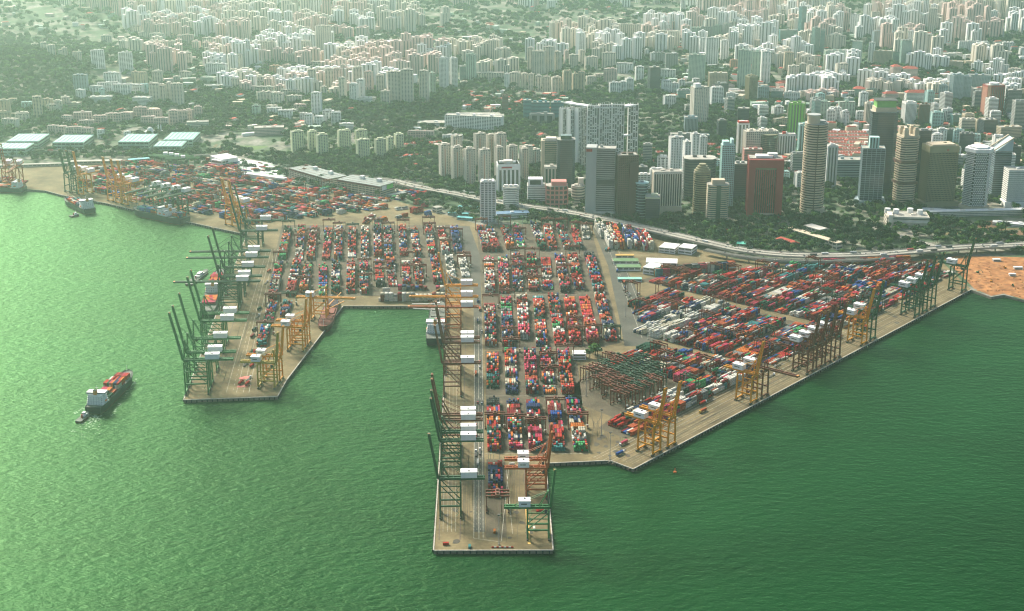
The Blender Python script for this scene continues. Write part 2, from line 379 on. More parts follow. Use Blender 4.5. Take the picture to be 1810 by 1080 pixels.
# ------------------------------------------------------------------ shipping containers
CC = [('white', (0.66, 0.64, 0.55), 9), ('cream', (0.50, 0.46, 0.34), 6), ('dark red', (0.20, 0.014, 0.018), 17), ('red', (0.46, 0.025, 0.022), 15),
      ('rust red', (0.42, 0.09, 0.035), 13), ('orange', (0.60, 0.17, 0.03), 5), ('navy', (0.015, 0.03, 0.10), 11), ('blue', (0.025, 0.08, 0.30), 5),
      ('dark green', (0.012, 0.07, 0.04), 6), ('green', (0.05, 0.30, 0.10), 3), ('teal', (0.05, 0.22, 0.22), 3), ('grey', (0.22, 0.23, 0.22), 5),
      ('charcoal', (0.04, 0.045, 0.045), 5), ('crimson', (0.48, 0.04, 0.10), 5)]
CMATS = [mat('container_' + n_.replace(' ', '_'), tuple(0.8 * v for v in c), 0.85, var=0.22, scale=0.35, spec=0.12) for n_, c, _ in CC]
CNAME = [c[0] for c in CC]; CIDX = {n_: i for i, n_ in enumerate(CNAME)}
CW = [c[2] for c in CC]
def cpick(rr, pal=None):
    if pal: return CIDX[rr.choice(pal)]
    return rr.choices(range(len(CC)), CW)[0]
CONT = []        # dict per container
L40, L20, CWID, CHT = 12.19, 6.06, 2.44, 2.6
def block(name, p0, p1, nw=6, maxt=4, fill=0.8, seed=1, pal=None, pitch=2.78, l40=0.45, special=None, tall=False):
    """stack rows of containers along p0 -> p1, nw lanes wide"""
    rr = random.Random(seed); d = (p1 - p0); L = d.length; d = d.normalized(); s = Vector((d.y, -d.x, 0)); rz = math.atan2(d.y, d.x)
    nb = max(1, int(L / 12.85)); base = rr.uniform(0.3, 1)
    rc = 0; lvl = 0.5 + 0.5 * rr.random(); cur = [cpick(rr, pal) for _ in range(nw)]
    for bi in range(nb):
        lvl = min(1, max(0.12, lvl + rr.uniform(-0.38, 0.38)))
        if rr.random() < (1 - fill) * 0.55: continue
        two = rr.random() > l40
        run = rr.random() < 0.6; rc = cpick(rr, pal) if bi == 0 or rr.random() < 0.6 else rc
        for wi in range(nw):
            t_ = int(round(lvl * maxt + rr.uniform(-1.2, 0.9))) if not tall else int(round(maxt - rr.random() * 1.2))
            t_ = max(0 if rr.random() > fill else 1, min(maxt, t_))
            for half in ((0, 1) if two else (0,)):
                t2 = t_ if (not two or rr.random() < 0.72) else max(0, t_ + rr.choice((-1, 0, 1)))
                t2 = min(maxt, t2)
                if rr.random() < 0.38: cur[wi] = cpick(rr, pal)
                for ti in range(t2):
                    if rr.random() < 0.38: cur[wi] = cpick(rr, pal)
                    c = rc if run and rr.random() < 0.8 else cur[wi]
                    if two: u = bi * 12.85 + 3.2 + half * 6.35; ln = L20
                    else: u = bi * 12.85 + 6.3; ln = L40
                    p = p0 + d * u + s * ((wi - (nw - 1) / 2) * pitch)
                    CONT.append(dict(p=(p.x, p.y, 0.12 + ti * (CHT + 0.03)), rz=rz, ln=ln, c=c, blk=name, bay=bi, half=half, lane=wi, tier=ti, top=(ti == t2 - 1), nw=nw, two=two))
BLK = []
def colblocks(zone, cols, **kw):
    for i, (x0, y0, x1, y1) in enumerate(cols):                  # far end (x0,y0) -> near end (x1,y1)
        a, b_ = G(x1, y1), G(x0, y0); nm = zone + ' ' + str(i)
        kk = dict(kw); sp = kk.pop('pals', {}); 
        block(nm, a, b_, seed=sum(map(ord, zone)) * 13 + i * 7, pal=sp.get(i), **kk); BLK.append((nm, a, b_, zone, i))
WH = ['white', 'white', 'cream', 'grey']; RD = ['red', 'dark red', 'rust red', 'orange', 'crimson', 'white']; BL = ['blue', 'navy', 'blue', 'white', 'dark red']
colblocks('A1', [(511, 404, 498, 459), (534, 405, 528, 461), (555, 404, 549, 460), (581, 404, 576, 460), (599, 401, 598, 460), (623, 404, 622, 456), (645, 403, 645, 460), (667, 401, 668, 455), (685, 400, 687, 460), (711, 402, 714, 453), (731, 402, 738, 453), (756, 400, 764, 453), (779, 406, 788, 450), (802, 406, 810, 448)], nw=5, maxt=4, fill=0.99, pals={13: BL})
colblocks('A2', [(495, 462, 482, 531), (526, 466, 513, 524), (546, 463, 537, 518), (571, 468, 571, 522), (594, 463, 593, 519), (621, 466, 620, 519), (643, 464, 644, 520), (670, 462, 672, 507), (690, 462, 695, 507), (717, 459, 719, 502), (737, 459, 742, 502), (767, 456, 774, 502), (793, 457, 800, 503), (814, 451, 824, 490)], nw=5, maxt=4, fill=0.97, pals={12: WH, 13: WH})
colblocks('B1', [(849, 404, 860, 445), (864, 403, 877, 445), (890, 399, 902, 441), (909, 397, 923, 440), (943, 397, 959, 442), (965, 402, 978, 442), (989, 402, 1003, 441), (1013, 400, 1025, 441), (1031, 399, 1038, 427)], nw=5, maxt=4, fill=0.95, pals={8: WH})
colblocks('B2', [(864, 455, 866, 517), (888, 452, 892, 519), (913, 454, 916, 515), (939, 455, 944, 515), (964, 454, 969, 513), (988, 454, 1000, 517), (1010, 452, 1025, 516), (1039, 448, 1059, 518)], nw=6, maxt=4, fill=0.93, pals={0: WH + RD})
colblocks('B3', [(865, 537, 868, 612), (894, 525, 898, 613), (922, 525, 927, 606), (951, 525, 958, 613), (977, 525, 991, 611), (1005, 525, 1018, 611), (1032, 525, 1049, 609), (1059, 525, 1081, 604)], nw=6, maxt=4, fill=0.9, pals={5: RD, 6: RD, 2: RD + WH})
colblocks('B4', [(871, 624, 871, 687), (902, 620, 905, 697), (936, 624, 941, 697), (964, 620, 972, 697), (995, 624, 1004, 697)], nw=6, maxt=4, fill=0.88)
colblocks('B5', [(871, 706, 874, 798), (906, 704, 912, 796), (941, 708, 947, 798), (977, 706, 987, 798), (1010, 706, 1027, 798)], nw=6, maxt=4, fill=0.88)
colblocks('P', [(875, 816, 876.5, 880)], nw=6, maxt=3, fill=0.97)
colblocks('L', [(484, 534, 462, 613), (510, 534, 503, 560), (453, 618, 449, 632)], nw=5, maxt=3, fill=0.8)
# tall stacks of empties
colblocks('E', [(1053, 400, 1066, 422), (1062, 403, 1080, 440), (1072, 403, 1091, 441), (1083, 404, 1100, 441), (1100, 408, 1114, 440), (1110, 410, 1128, 442), (1124, 414, 1141, 443), (1136, 416, 1152, 443)], nw=3, maxt=6, fill=1.0, tall=True, pitch=2.6, l40=0.95, pals={0: WH, 1: WH, 2: WH + RD, 3: RD, 4: BL, 5: BL, 6: RD + BL, 7: ['white', 'cream', 'red']})
# wall of containers at the basin head
for j, (y0, x0, x1, sd, pl) in enumerate(((534, 672, 792, 3, ['cream', 'white', 'grey', 'cream', 'dark red', 'white']), (514, 703, 760, 5, ['navy', 'dark red', 'crimson', 'cream', 'blue']), (516, 770, 786, 6, ['dark red', 'white', 'crimson']))):
    rr = random.Random(sd); a = G(x0, y0); e = G(x1, y0); nbx = int((e.x - a.x) / 6.7)
    for i in range(nbx):
        t_ = rr.choice((4, 5, 5, 5)) if j == 0 else rr.choice((2, 3, 3)); cc = CIDX[rr.choice(pl)]
        for ti in range(t_):
            if rr.random() < 0.25: cc = CIDX[rr.choice(pl)]
            for r_ in range(3):
                CONT.append(dict(p=(a.x + 3.3 + i * 6.7, a.y + 4 + r_ * 2.6, 0.12 + ti * 2.63), rz=0.0, ln=L20, c=cc, blk='basin head wall', bay=i, half=0, lane=r_, tier=ti, top=(ti == t_ - 1), nw=3, two=False))
for k, (x0, y0) in enumerate(((683, 518), (676, 533))):
    for ti in range(3 if k == 0 else 2):
        g_ = G(x0, y0); CONT.append(dict(p=(g_.x, g_.y + 2, 0.12 + ti * 2.63), rz=0.0, ln=L40, c=0, blk='basin head wall', bay=40 + k, half=0, lane=0, tier=ti, top=ti == 1, nw=1, two=False))
# right yard, blocks parallel to the long quay
ZC = []
def qblocks(zone, a0, a1, ns, seed, **kw):
    for i, n_ in enumerate(ns):
        A0 = a0(n_) if callable(a0) else a0; A1 = a1(n_) if callable(a1) else a1
        if A1 - A0 < 20: continue
        nm = zone + ' ' + str(i); p0, p1 = QC(A0, n_), QC(A1, n_)
        pl = kw.get('pals', {}).get(i); kk = {k: v for k, v in kw.items() if k != 'pals'}
        block(nm, p0, p1, seed=seed + i * 11, pal=pl, **kk); ZC.append((nm, p0, p1, zone, i))
qblocks('C1', lambda n_: {66: 76, 92: 84, 118: 262, 144: 268, 170: 272, 196: 272}.get(n_, 215), lambda n_: 368, [66, 92, 118, 144, 170, 196, 220], 100, nw=6, maxt=4, fill=0.9, l40=0.75)
qblocks('C2', lambda n_: 388 if n_ < 290 else 432 + (n_ - 300) * 0.9, lambda n_: 584, [66, 92, 118, 144, 170, 196, 222, 248, 276, 302, 328, 354], 200, nw=6, maxt=4, fill=0.92, l40=0.75, pals={7: WH, 8: ['white', 'cream', 'white', 'navy']})
qblocks('C3', lambda n_: 606, lambda n_: min(985, 1000 - (n_ - 130) * 1.05), [66, 92, 118, 144, 170, 196, 222, 248, 274, 300, 326, 352, 378, 404], 300, nw=6, maxt=4, fill=0.94, l40=0.75, pals={13: BL + RD})
# long high wall of stacked empties along the far side of the right yard
block('C4', QC(640, 425), QC(760, 340), nw=4, maxt=6, fill=1, seed=77, tall=True, l40=0.95)
block('C5', QC(880, 250), QC(1000, 140), nw=3, maxt=4, fill=0.9, seed=78, tall=True, l40=0.95, pal=['dark red', 'maroon' if False else 'crimson', 'dark red', 'navy', 'orange'])
# far-left terminal
DO = G(425, 411); DE = G(110, 345); DA = (DE - DO).normalized(); DN = Vector((DA.y, -DA.x, 0))
def DC(a, n_, z=0.0): return DO + DA * a + DN * n_ + Vector((0, 0, z))
DLEN = (DE - DO).length
if DN.y < 0: DN = -DN
for i, n_ in enumerate(range(62, 420, 25)):
    x0 = 20 + (n_ - 62) * -0.55; x1 = DLEN + 420
    if n_ > 300: x0 += 60
    seg = x0; k = 0
    while seg < x1:
        ln = R.uniform(80, 150); m0, m1 = DC(seg, n_), DC(min(x1, seg + ln), n_)
        den = m1.y * COSP + CAM_H * SINP; pyy = 540 - FPX * (m1.y * SINP - CAM_H * COSP) / den; pxx = 905 + FPX * m1.x / den
        if seg > DLEN - 20 and n_ < 62 + (seg + ln - DLEN) * 0.62: pass
        elif pyy > 291 - 0.02 * pxx and pxx > -60: block('D%d %d' % (i, k), m0, m1, nw=6, maxt=4, fill=0.95, seed=900 + i * 20 + k, l40=0.7)
        seg += ln + 18; k += 1
for i, yy in enumerate((325, 320, 315)):
    block('F%d' % i, G(-60, yy + 1), G(60 - 12 * i, yy + 2), nw=6, maxt=4, fill=0.85, seed=1400 + i, l40=0.7)
# odd small stacks near the yard head
for k, (x0, y0, x1, y1, nw, mt, pl) in enumerate(((727, 377, 747, 373, 4, 4, ['dark red', 'red']), (752, 381, 767, 378, 3, 3, ['blue', 'navy']), (733, 362, 742, 360, 3, 4, ['red']), (746, 366, 758, 364, 3, 4, ['crimson', 'dark red']), (700, 386, 722, 382, 3, 3, None), (650, 372, 690, 366, 5, 2, None), (664, 394, 690, 388, 4, 3, None), (645, 396, 660, 380, 4, 3, None), (700, 372, 722, 368, 4, 2, WH))):
    block('H%d' % k, G(x0, y0), G(x1, y1), nw=nw, maxt=mt, fill=0.95, seed=1500 + k, pal=pl, l40=0.8)

# which ones are built as individuals: the topmost containers nearest the viewer
def cscore(c):
    x, y, z = c['p']; return math.hypot(x, y) * (1.0 if c['ln'] > 7 else 1.25) + (0 if c['top'] else 99999)
order = sorted(range(len(CONT)), key=lambda i: cscore(CONT[i]))
N_IND = 250
IND = set(order[:N_IND])
def container_mesh(ln, ci):
    q = MB(); l, wd, h = ln / 2, CWID / 2, CHT
    q.box(-l + 0.06, l - 0.06, -wd + 0.05, wd - 0.05, 0.08, h - 0.05)            # body between the frame
    for x in (-l, l - 0.16):
        for y in (-wd, wd - 0.16): q.box(x, x + 0.16, y, y + 0.16, 0, h)          # corner posts
    for y in (-wd, wd - 0.12): q.box(-l + 0.16, l - 0.16, y, y + 0.12, h - 0.14, h - 0.01)
    for x in (-l, l - 0.12): q.box(x, x + 0.12, -wd + 0.16, wd - 0.16, h - 0.14, h - 0.01)
    for k in range(3): q.box(-l - 0.03, -l + 0.07, -0.75 + k * 0.7, -0.67 + k * 0.7, 0.2, h - 0.2)   # locking bars on the doors
    return q.mesh('shipping_container', CMATS[ci])
_cm = {}
BAYN = {}
ZN = {'P 0': 'pier-end stack'}
for i in range(5): ZN['B5 %d' % i] = ORD[i] + ' seaward block'
for i in range(7): ZN['C1 %d' % i] = ORD[i] + ' quayside yard row'
for i in range(5): ZN['B4 %d' % i] = ORD[i] + ' block, second yard'
IND = {i for i in IND if CONT[i]['blk'] in ZN}
def container(c, label=None, group='shipping containers stacked in the yard', parent=None):
    key = (round(c['ln'], 1), c['c'])
    if key not in _cm: _cm[key] = container_mesh(c['ln'], c['c'])
    o = obj('shipping_container', _cm[key]); o.location = c['p']; o.rotation_euler = (0, 0, c['rz'])
    return tag(o, label, 'container', group)
NUMW = ['ground', 'second', 'third', 'fourth', 'fifth', 'sixth']
for i in sorted(IND):
    c = CONT[i]
    zn = ZN[c['blk']]
    bay = c['bay'] * 2 + c['half'] if c['two'] else c['bay'] * 2
    container(c, '%s %s container, %s tier, %s across, %s bay from sea, %s' % (CNAME[c['c']], 'long' if c['ln'] > 7 else 'short', NUMW[c['tier']], ordinal(c['lane']), ordinal(bay), zn))
rest = [c for i, c in enumerate(CONT) if i not in IND]
arr = np.array([(*c['p'], c['rz'], c['ln']) for c in rest]); cols = np.array([c['c'] for c in rest], dtype=np.int32)
unit = np.array([(-.5, -.5, 0), (.5, -.5, 0), (.5, .5, 0), (-.5, .5, 0), (-.5, -.5, 1), (.5, -.5, 1), (.5, .5, 1), (-.5, .5, 1)])
V = np.repeat(unit[None], len(rest), 0) * np.stack([arr[:, 4], np.full(len(rest), CWID), np.full(len(rest), CHT)], 1)[:, None, :]
ca, sa = np.cos(arr[:, 3])[:, None], np.sin(arr[:, 3])[:, None]
X = V[:, :, 0] * ca - V[:, :, 1] * sa + arr[:, 0:1]; Y = V[:, :, 0] * sa + V[:, :, 1] * ca + arr[:, 1:2]; Z = V[:, :, 2] + arr[:, 2:3]
P = np.stack([X, Y, Z], 2).reshape(-1, 3)
def fast_mesh(name, P, quads, mats, midx=None):
    me = bpy.data.meshes.new(name); nf = len(quads); k = quads.shape[1]
    me.vertices.add(len(P)); me.vertices.foreach_set('co', np.ascontiguousarray(P, dtype=np.float32).ravel())
    me.loops.add(nf * k); me.loops.foreach_set('vertex_index', np.ascontiguousarray(quads, dtype=np.int32).ravel())
    me.polygons.add(nf); me.polygons.foreach_set('loop_start', np.arange(0, nf * k, k, dtype=np.int32)); me.polygons.foreach_set('loop_total', np.full(nf, k, dtype=np.int32))
    for q in mats: me.materials.append(q)
    if midx is not None: me.polygons.foreach_set('material_index', np.ascontiguousarray(midx, dtype=np.int32))
    me.update(calc_edges=True); me.validate(); return me
Q = (np.array(BOX_F)[None] + (np.arange(len(rest)) * 8)[:, None, None]).reshape(-1, 4)
me = fast_mesh('container_stacks', P, Q, CMATS, np.repeat(cols, 6))
o = stuff(obj('container_stacks', me)); o['label'] = 'thousands of coloured shipping containers stacked across the port yards'; o['category'] = 'containers'

# ------------------------------------------------------------------ quay cranes
CRC = {'green': (0.012, 0.085, 0.030), 'bright green': (0.03, 0.17, 0.045), 'yellow': (0.64, 0.26, 0.004), 'orange': (0.38, 0.085, 0.012), 'brown': (0.16, 0.045, 0.016), 'olive': (0.38, 0.27, 0.02)}
CRM = {k: mat('crane_paint_' + k.replace(' ', '_'), v, 0.5, var=0.18, scale=0.2, spec=0.4) for k, v in CRC.items()}
M_HOUSE = mat('machinery_house_white', (0.80, 0.80, 0.76), 0.5, var=0.06, scale=0.2)
M_CAB = mat('cab_glass', (0.05, 0.06, 0.07), 0.2, var=0)
M_TIP = mat('boom_tip_orange', (0.55, 0.22, 0.05), 0.6, var=0.1)
M_STEEL = mat('dark_steel', (0.045, 0.04, 0.035), 0.7, var=0.2, scale=0.3)
_crane_cache = {}
def crane_parts(sp, colour):
    g, wd, hg, bl, bk, ap, ang = sp['gauge'], sp['width'], sp['hg'], sp['boom'], sp['back'], sp['apex'], math.radians(sp['ang'])
    lw = sp.get('leg', 1.7); cm = CRM[colour]; out = []
    h2 = wd / 2
    for x in (0, -g):
        for y in (-h2, h2):
            q = MB(); q.beam((x, y, 2.2), (x, y * 0.86, hg), lw, lw); out.append(('leg', q, cm))
            q = MB(); q.box(x - 1.0, x + 1.0, y - 3.2, y + 3.2, 0.9, 2.2)
            for k in (-2.4, -0.8, 0.8, 2.4): q.cyl(x, y + k, 0.25, 1.0, 0.55, 8)
            out.append(('bogie', q, M_STEEL))
        q = MB(); q.beam((x, -h2 - 1, 3.2), (x, h2 + 1, 3.2), 1.5, 1.9); out.append(('sill_beam', q, cm))
        q = MB(); q.beam((x, -h2 * 0.88, hg - 1.2), (x, h2 * 0.88, hg - 1.2), 1.5, 2.0); out.append(('cross_beam', q, cm))
    for y in (-h2, h2):
        q = MB(); q.beam((0, y * 0.96, hg * 0.34), (-g, y * 0.96, hg * 0.34), 1.2, 1.7); out.append(('portal_beam', q, cm))
        q = MB(); q.beam((-g, y * 0.94, hg * 0.36), (0, y * 0.88, hg * 0.93), 0.9, 0.9); out.append(('diagonal_brace', q, cm))
        q = MB(); q.beam((0, y * 0.9, hg * 0.72), (-g, y * 0.9, hg * 0.72), 0.8, 1.0); out.append(('tie_beam', q, cm))
    q = MB()
    for y in (-2.6, 2.6): q.beam((1.5, y, hg + 1.6), (-g - bk, y, hg + 1.6), 1.3, 2.6)
    nx = int((g + bk) / 7)
    for k in range(nx + 1): q.beam((1.5 - k * (g + bk) / nx, -2.6, hg + 2.2), (1.5 - k * (g + bk) / nx, 2.6, hg + 2.2), 0.5, 0.6)
    out.append(('trolley_girder', q, cm))
    q = MB(); e = Vector((math.cos(ang), 0, math.sin(ang))); up = Vector((-math.sin(ang), 0, math.cos(ang))); hp = Vector((1.8, 0, hg + 2.0))
    for y in (-2.4, 2.4): q.beam(hp + Vector((0, y, 0)), hp + e * bl + Vector((0, y * 0.8, 0)), 1.3, 2.3)
    nb = int(bl / 6)
    for k in range(nb + 1): q.beam(hp + e * (k * bl / nb) + Vector((0, -2.4, 0)), hp + e * (k * bl / nb) + Vector((0, 2.4, 0)), 0.45, 0.5)
    out.append(('boom', q, cm))
    q = MB(); tp = hp + e * (bl + 0.8); q.beam(tp - e * 2.4 + Vector((0, -2.5, 0)), tp - e * 2.4 + Vector((0, 2.5, 0)), 2.4, 2.4); out.append(('boom_tip', q, M_TIP))
    q = MB(); top = Vector((-1.0, 0, ap))
    for y in (-2.8, 2.8):
        q.beam((0.2, y * 1.5, hg), (-1.0, y * 0.55, ap), 0.95, 0.95)
        q.beam((-g * 0.45, y, hg + 2), (-1.0, y * 0.55, ap), 0.7, 0.7)
    q.beam((-1.0, -2.4, ap), (-1.0, 2.4, ap), 1.3, 1.5)
    for z in (0.4, 0.7): q.beam((0.2 - 1.2 * z, -2.8 * (1.5 - z), hg + (ap - hg) * z), (0.2 - 1.2 * z, 2.8 * (1.5 - z), hg + (ap - hg) * z), 0.5, 0.5)
    out.append(('apex_frame', q, cm))
    for y in (-1.6, 1.6):
        q = MB(); q.beam((-1.0, y, ap), (-g - bk * 0.55, y * 1.6, hg + 2.8), 0.42, 0.42); out.append(('backstay', q, cm))
        q = MB(); q.beam((-1.0, y, ap), hp + e * bl * 0.55 + Vector((0, y, 0)), 0.3, 0.3); out.append(('forestay', q, cm))
    hx = -g - sp.get('hx', 4)
    hl = sp.get('hl', 17)
    q = MB(); q.box(hx - hl / 2, hx + hl / 2, -4.6, 4.6, hg + 3.0, hg + 9.6); q.box(hx - hl / 2 - 0.4, hx + hl / 2 + 0.4, -5, 5, hg + 9.6, hg + 10.0)
    out.append(('machinery_house', q, M_HOUSE))
    q = MB(); q.box(hx - hl * 0.30, hx + hl * 0.2, -4.68, -4.6, hg + 5.8, hg + 7.0); q.box(hx - 0.9, hx + 0.9, 0.8, 2.6, hg + 10.0, hg + 10.6); out.append(('house_vent', q, M_STEEL))
    q = MB(); q.box(-4.5, -1.8, -6.4, -3.8, hg - 3.4, hg - 0.4); out.append(('operator_cab', q, M_CAB))
    q = MB(); zz = 3.5; k = 0
    while zz < hg - 3:
        x0, x1 = (-g + 2, -g + 5) if k % 2 else (-g + 5, -g + 2)
        q.beam((x0, h2 + 1.1, zz), (x1, h2 + 1.1, zz + 3), 0.8, 0.25); zz += 3; k += 1
    out.append(('stair', q, cm))
    return [(n_, b_.mesh(n_, m_)) for n_, b_, m_ in out]
def quay_crane(foot, outdir, sp, colour, label, group):
    key = (tuple(sorted(sp.items())), colour)
    if key not in _crane_cache: _crane_cache[key] = crane_parts(sp, colour)
    r_ = thing('quay_crane', label, 'crane', (foot.x, foot.y, 0.1), math.atan2(outdir.y, outdir.x), group)
    for n_, me_ in _crane_cache[key]: obj(n_, me_, r_)
    return r_
BIG = dict(gauge=29, width=17, hg=44, boom=66, back=34, apex=72, ang=78, hx=7, hl=18)
BIGD = dict(BIG, ang=0)
MED = dict(gauge=22, width=16, hg=42, boom=52, back=26, apex=62, ang=80, hx=9, hl=17)
MEDD = dict(MED, ang=1)
SM = dict(gauge=22, width=15, hg=33, boom=42, back=24, apex=52, ang=84, hx=3, hl=12)
SMD = dict(SM, ang=0)
# left pier, west side
wl0, wl1 = G(332, 690), G(440, 424)
wd_ = (wl1 - wl0).normalized(); wout = Vector((-wd_.y, wd_.x, 0))
LW = [(628, 1), (615, 1), (591, 1), (560, 1), (547, 1), (491, 0), (482, 1), (466, 1), (449, 0), (438, 0), (402, 1), (384, 1)]
def on_line_for_house(p0, dd, spx, hy, back):
    """distance along the quay line whose crane house shows at photo row hy"""
    lo, hi = -60, 1300
    for _ in range(40):
        md = (lo + hi) / 2; f = p0 + dd * md - back * (spx['gauge'] + spx['hx'])
        z = spx['hg'] + 7; den = f.y * COSP - (z - CAM_H) * SINP
        yy = 540 - FPX * (f.y * SINP + (z - CAM_H) * COSP) / den
        if yy > hy: lo = md
        else: hi = md
    return p0 + dd * lo
for i, (hy, upb) in enumerate(LW):
    sp = BIG if upb else BIGD
    f = on_line_for_house(wl0, wd_, sp, hy, wout)
    quay_crane(f, wout, sp, 'bright green' if i < 5 else 'green', 'green quay crane with boom %s, %s from tip of left pier, west edge' % ('raised' if upb else 'lowered', ordinal(i)), 'green quay cranes along the left pier')
# left pier, east side (yellow)
e0, e1 = G(487, 686), G(588, 553); ed = (e1 - e0).normalized(); eout = Vector((ed.y, -ed.x, 0))
for i, (hy, upb, cl) in enumerate(((632.5, 1, 'olive'), (621, 1, 'yellow'), (570, 1, 'yellow'), (560, 1, 'yellow'), (519, 0, 'yellow'))):
    sp = SM if upb else SMD
    f = on_line_for_house(e0, ed, sp, hy, eout)
    quay_crane(f, eout, sp, cl, '%s quay crane with boom %s, %s from the tip, basin side of left pier' % (cl, 'raised' if upb else 'lowered', ordinal(i)), 'yellow quay cranes on the left pier')
# central pier, west side
c0, c1 = G(777, 955), G(789, 560); cd = (c1 - c0).normalized(); cout = Vector((-cd.y, cd.x, 0))
for i, (hy, upb, cl) in enumerate(((836, 1, 'green'), (770, 1, 'green'), (755, 1, 'green'), (734, 1, 'brown'), (725, 1, 'brown'), (634, 1, 'brown'), (598, 1, 'brown'), (590, 1, 'brown'), (536, 0, 'orange'), (518, 0, 'yellow'), (498, 1, 'yellow'))):
    sp = MED if upb else MEDD
    f = on_line_for_house(c0, cd, sp, hy, cout)
    quay_crane(f, cout, sp, cl, '%s quay crane with boom %s, %s from seaward end, west edge of central pier' % (cl, 'raised' if upb else 'lowered', ordinal(i)), 'quay cranes along the west edge of the central pier')
# central pier, east side
p0_, p1_ = G(970, 955), G(962, 822); pd = (p1_ - p0_).normalized(); pout = Vector((pd.y, -pd.x, 0))
for i, (hy, cl) in enumerate(((887, 'bright green'), (818, 'orange'), (803, 'orange'))):
    f = on_line_for_house(p0_, pd, SM, hy, pout)
    quay_crane(f, pout, SM, cl, '%s quay crane with raised boom, %s from seaward end, east edge of central pier' % (cl, ordinal(i)), 'quay cranes on the east edge of the central pier')
# long right-hand quay
qout = -QN
for i, (a_, up_, cl, sp) in enumerate(((52, 1, 'yellow', SM), (82, 1, 'yellow', SM), (266, 1, 'yellow', SM), (292, 0, 'brown', SM), (408, 1, 'brown', SM), (432, 1, 'brown', SM), (456, 1, 'brown', SM), (482, 1, 'brown', SM), (560, 1, 'yellow', SM), (586, 1, 'green', SM), (726, 1, 'green', SM), (752, 1, 'green', SM), (780, 1, 'green', SM), (890, 1, 'green', SM))):
    s2 = dict(sp, hg=38 if cl != 'green' else 40, apex=56 if cl != 'green' else 60, boom=46 if cl != 'green' else 50, ang=80 if up_ else 0, hx=2, hl=15)
    quay_crane(QC(a_, 4), qout, s2, cl, '%s quay crane with boom %s, %s from the near corner of the right-hand quay' % (cl, 'raised' if up_ else 'lowered', ordinal(i)), 'quay cranes along the right-hand quay')
# far-left terminal
dout = -DN
s3 = dict(MED, hg=40, apex=58, boom=50, ang=80, hx=5)
for i, (x_, y_, up_, cl) in enumerate(((402, 400, 1, 'yellow'), (414, 403, 1, 'yellow'), (258, 371, 0, 'green'), (274, 375, 0, 'green'), (292, 379, 0, 'green'), (310, 383, 0, 'green'), (219, 364, 1, 'yellow'), (207, 361, 1, 'yellow'), (193, 357, 1, 'yellow'), (141, 346, 1, 'yellow'), (129, 343, 1, 'green'), (117, 341, 1, 'green'))):
    quay_crane(G(x_, y_) + DN * 4, dout, s3 if up_ else dict(s3, ang=0), cl, '%s quay crane, boom %s, %s from the right on the far-left terminal quay' % (cl, 'raised' if up_ else 'lowered', ordinal(i)), 'quay cranes on the far-left terminal')
for i, (x_, y_) in enumerate(((30, 331), (12, 330))):
    quay_crane(G(x_, y_), Vector((0, -1, 0)), dict(s3, ang=80 if i else 0), 'orange', 'orange quay crane at the left picture edge, %s from the right' % ORD[i], 'quay cranes on the far-left terminal')

# ------------------------------------------------------------------ yard gantry cranes
M_RTG = {'orange': mat('gantry_orange', (0.15, 0.028, 0.006), 0.55, var=0.2, scale=0.3), 'green': mat('gantry_green', (0.012, 0.055, 0.02), 0.55, var=0.2, scale=0.3)}
_rtg = {}
def rtg_parts(span, colour):
    cm = M_RTG[colour]; out = []; h = 19.5; w2 = 3.4; s2 = span / 2
    for x in (-s2, s2):
        for y in (-w2, w2):
            q = MB(); q.beam((x, y, 1.9), (x, y, h), 0.8, 0.8); out.append(('leg', q, cm))
            q = MB(); q.cyl(0, 0, -0.35, 0.35, 0.95, 10)
            q.v = [(a + x, c + y, b_ + 0.98) for a, b_, c in q.v]; out.append(('wheel', q, M_STEEL))
        q = MB(); q.beam((x, -w2 - 1.2, 2.3), (x, w2 + 1.2, 2.3), 0.9, 1.0); out.append(('sill_beam', q, cm))
    for y in (-w2, w2):
        q = MB(); q.beam((-s2 - 1, y, h + 0.7), (s2 + 1, y, h + 0.7), 1.0, 1.7); out.append(('girder', q, cm))
    q = MB(); q.box(-2.5, 2.5, -w2 - 0.4, w2 + 0.4, h + 1.7, h + 2.6); q.box(-1.4, 1.2, -1.6, 1.6, h + 2.6, h + 4.2); out.append(('trolley', q, cm))
    q = MB(); q.box(2.6, 4.4, -1.2, 1.0, h - 2.4, h - 0.2); out.append(('operator_cab', q, M_CAB))
    q = MB(); q.box(s2 - 1.3, s2 + 1.0, -1.6, 1.6, 2.9, 5.0); out.append(('power_pack', q, mat('power_pack_grey', (0.45, 0.47, 0.40), 0.6)))
    return [(n_, b_.mesh(n_, m_)) for n_, b_, m_ in out]
def gantry(p, along, span, colour, label, group):
    key = (span, colour)
    if key not in _rtg: _rtg[key] = rtg_parts(span, colour)
    r_ = thing('gantry_crane', label, 'gantry crane', (p.x, p.y, 0.12), math.atan2(along.y, along.x) - math.pi / 2, group)
    for n_, me_ in _rtg[key]: obj(n_, me_, r_)
ZW = {'A1': 'upper left yard', 'A2': 'lower left yard', 'B1': 'upper middle yard', 'B2': 'middle yard', 'B3': 'central yard', 'B4': 'lower central yard', 'B5': 'seaward yard', 'P': 'pier end', 'L': 'left pier', 'E': 'empties'}
rg = random.Random(21)
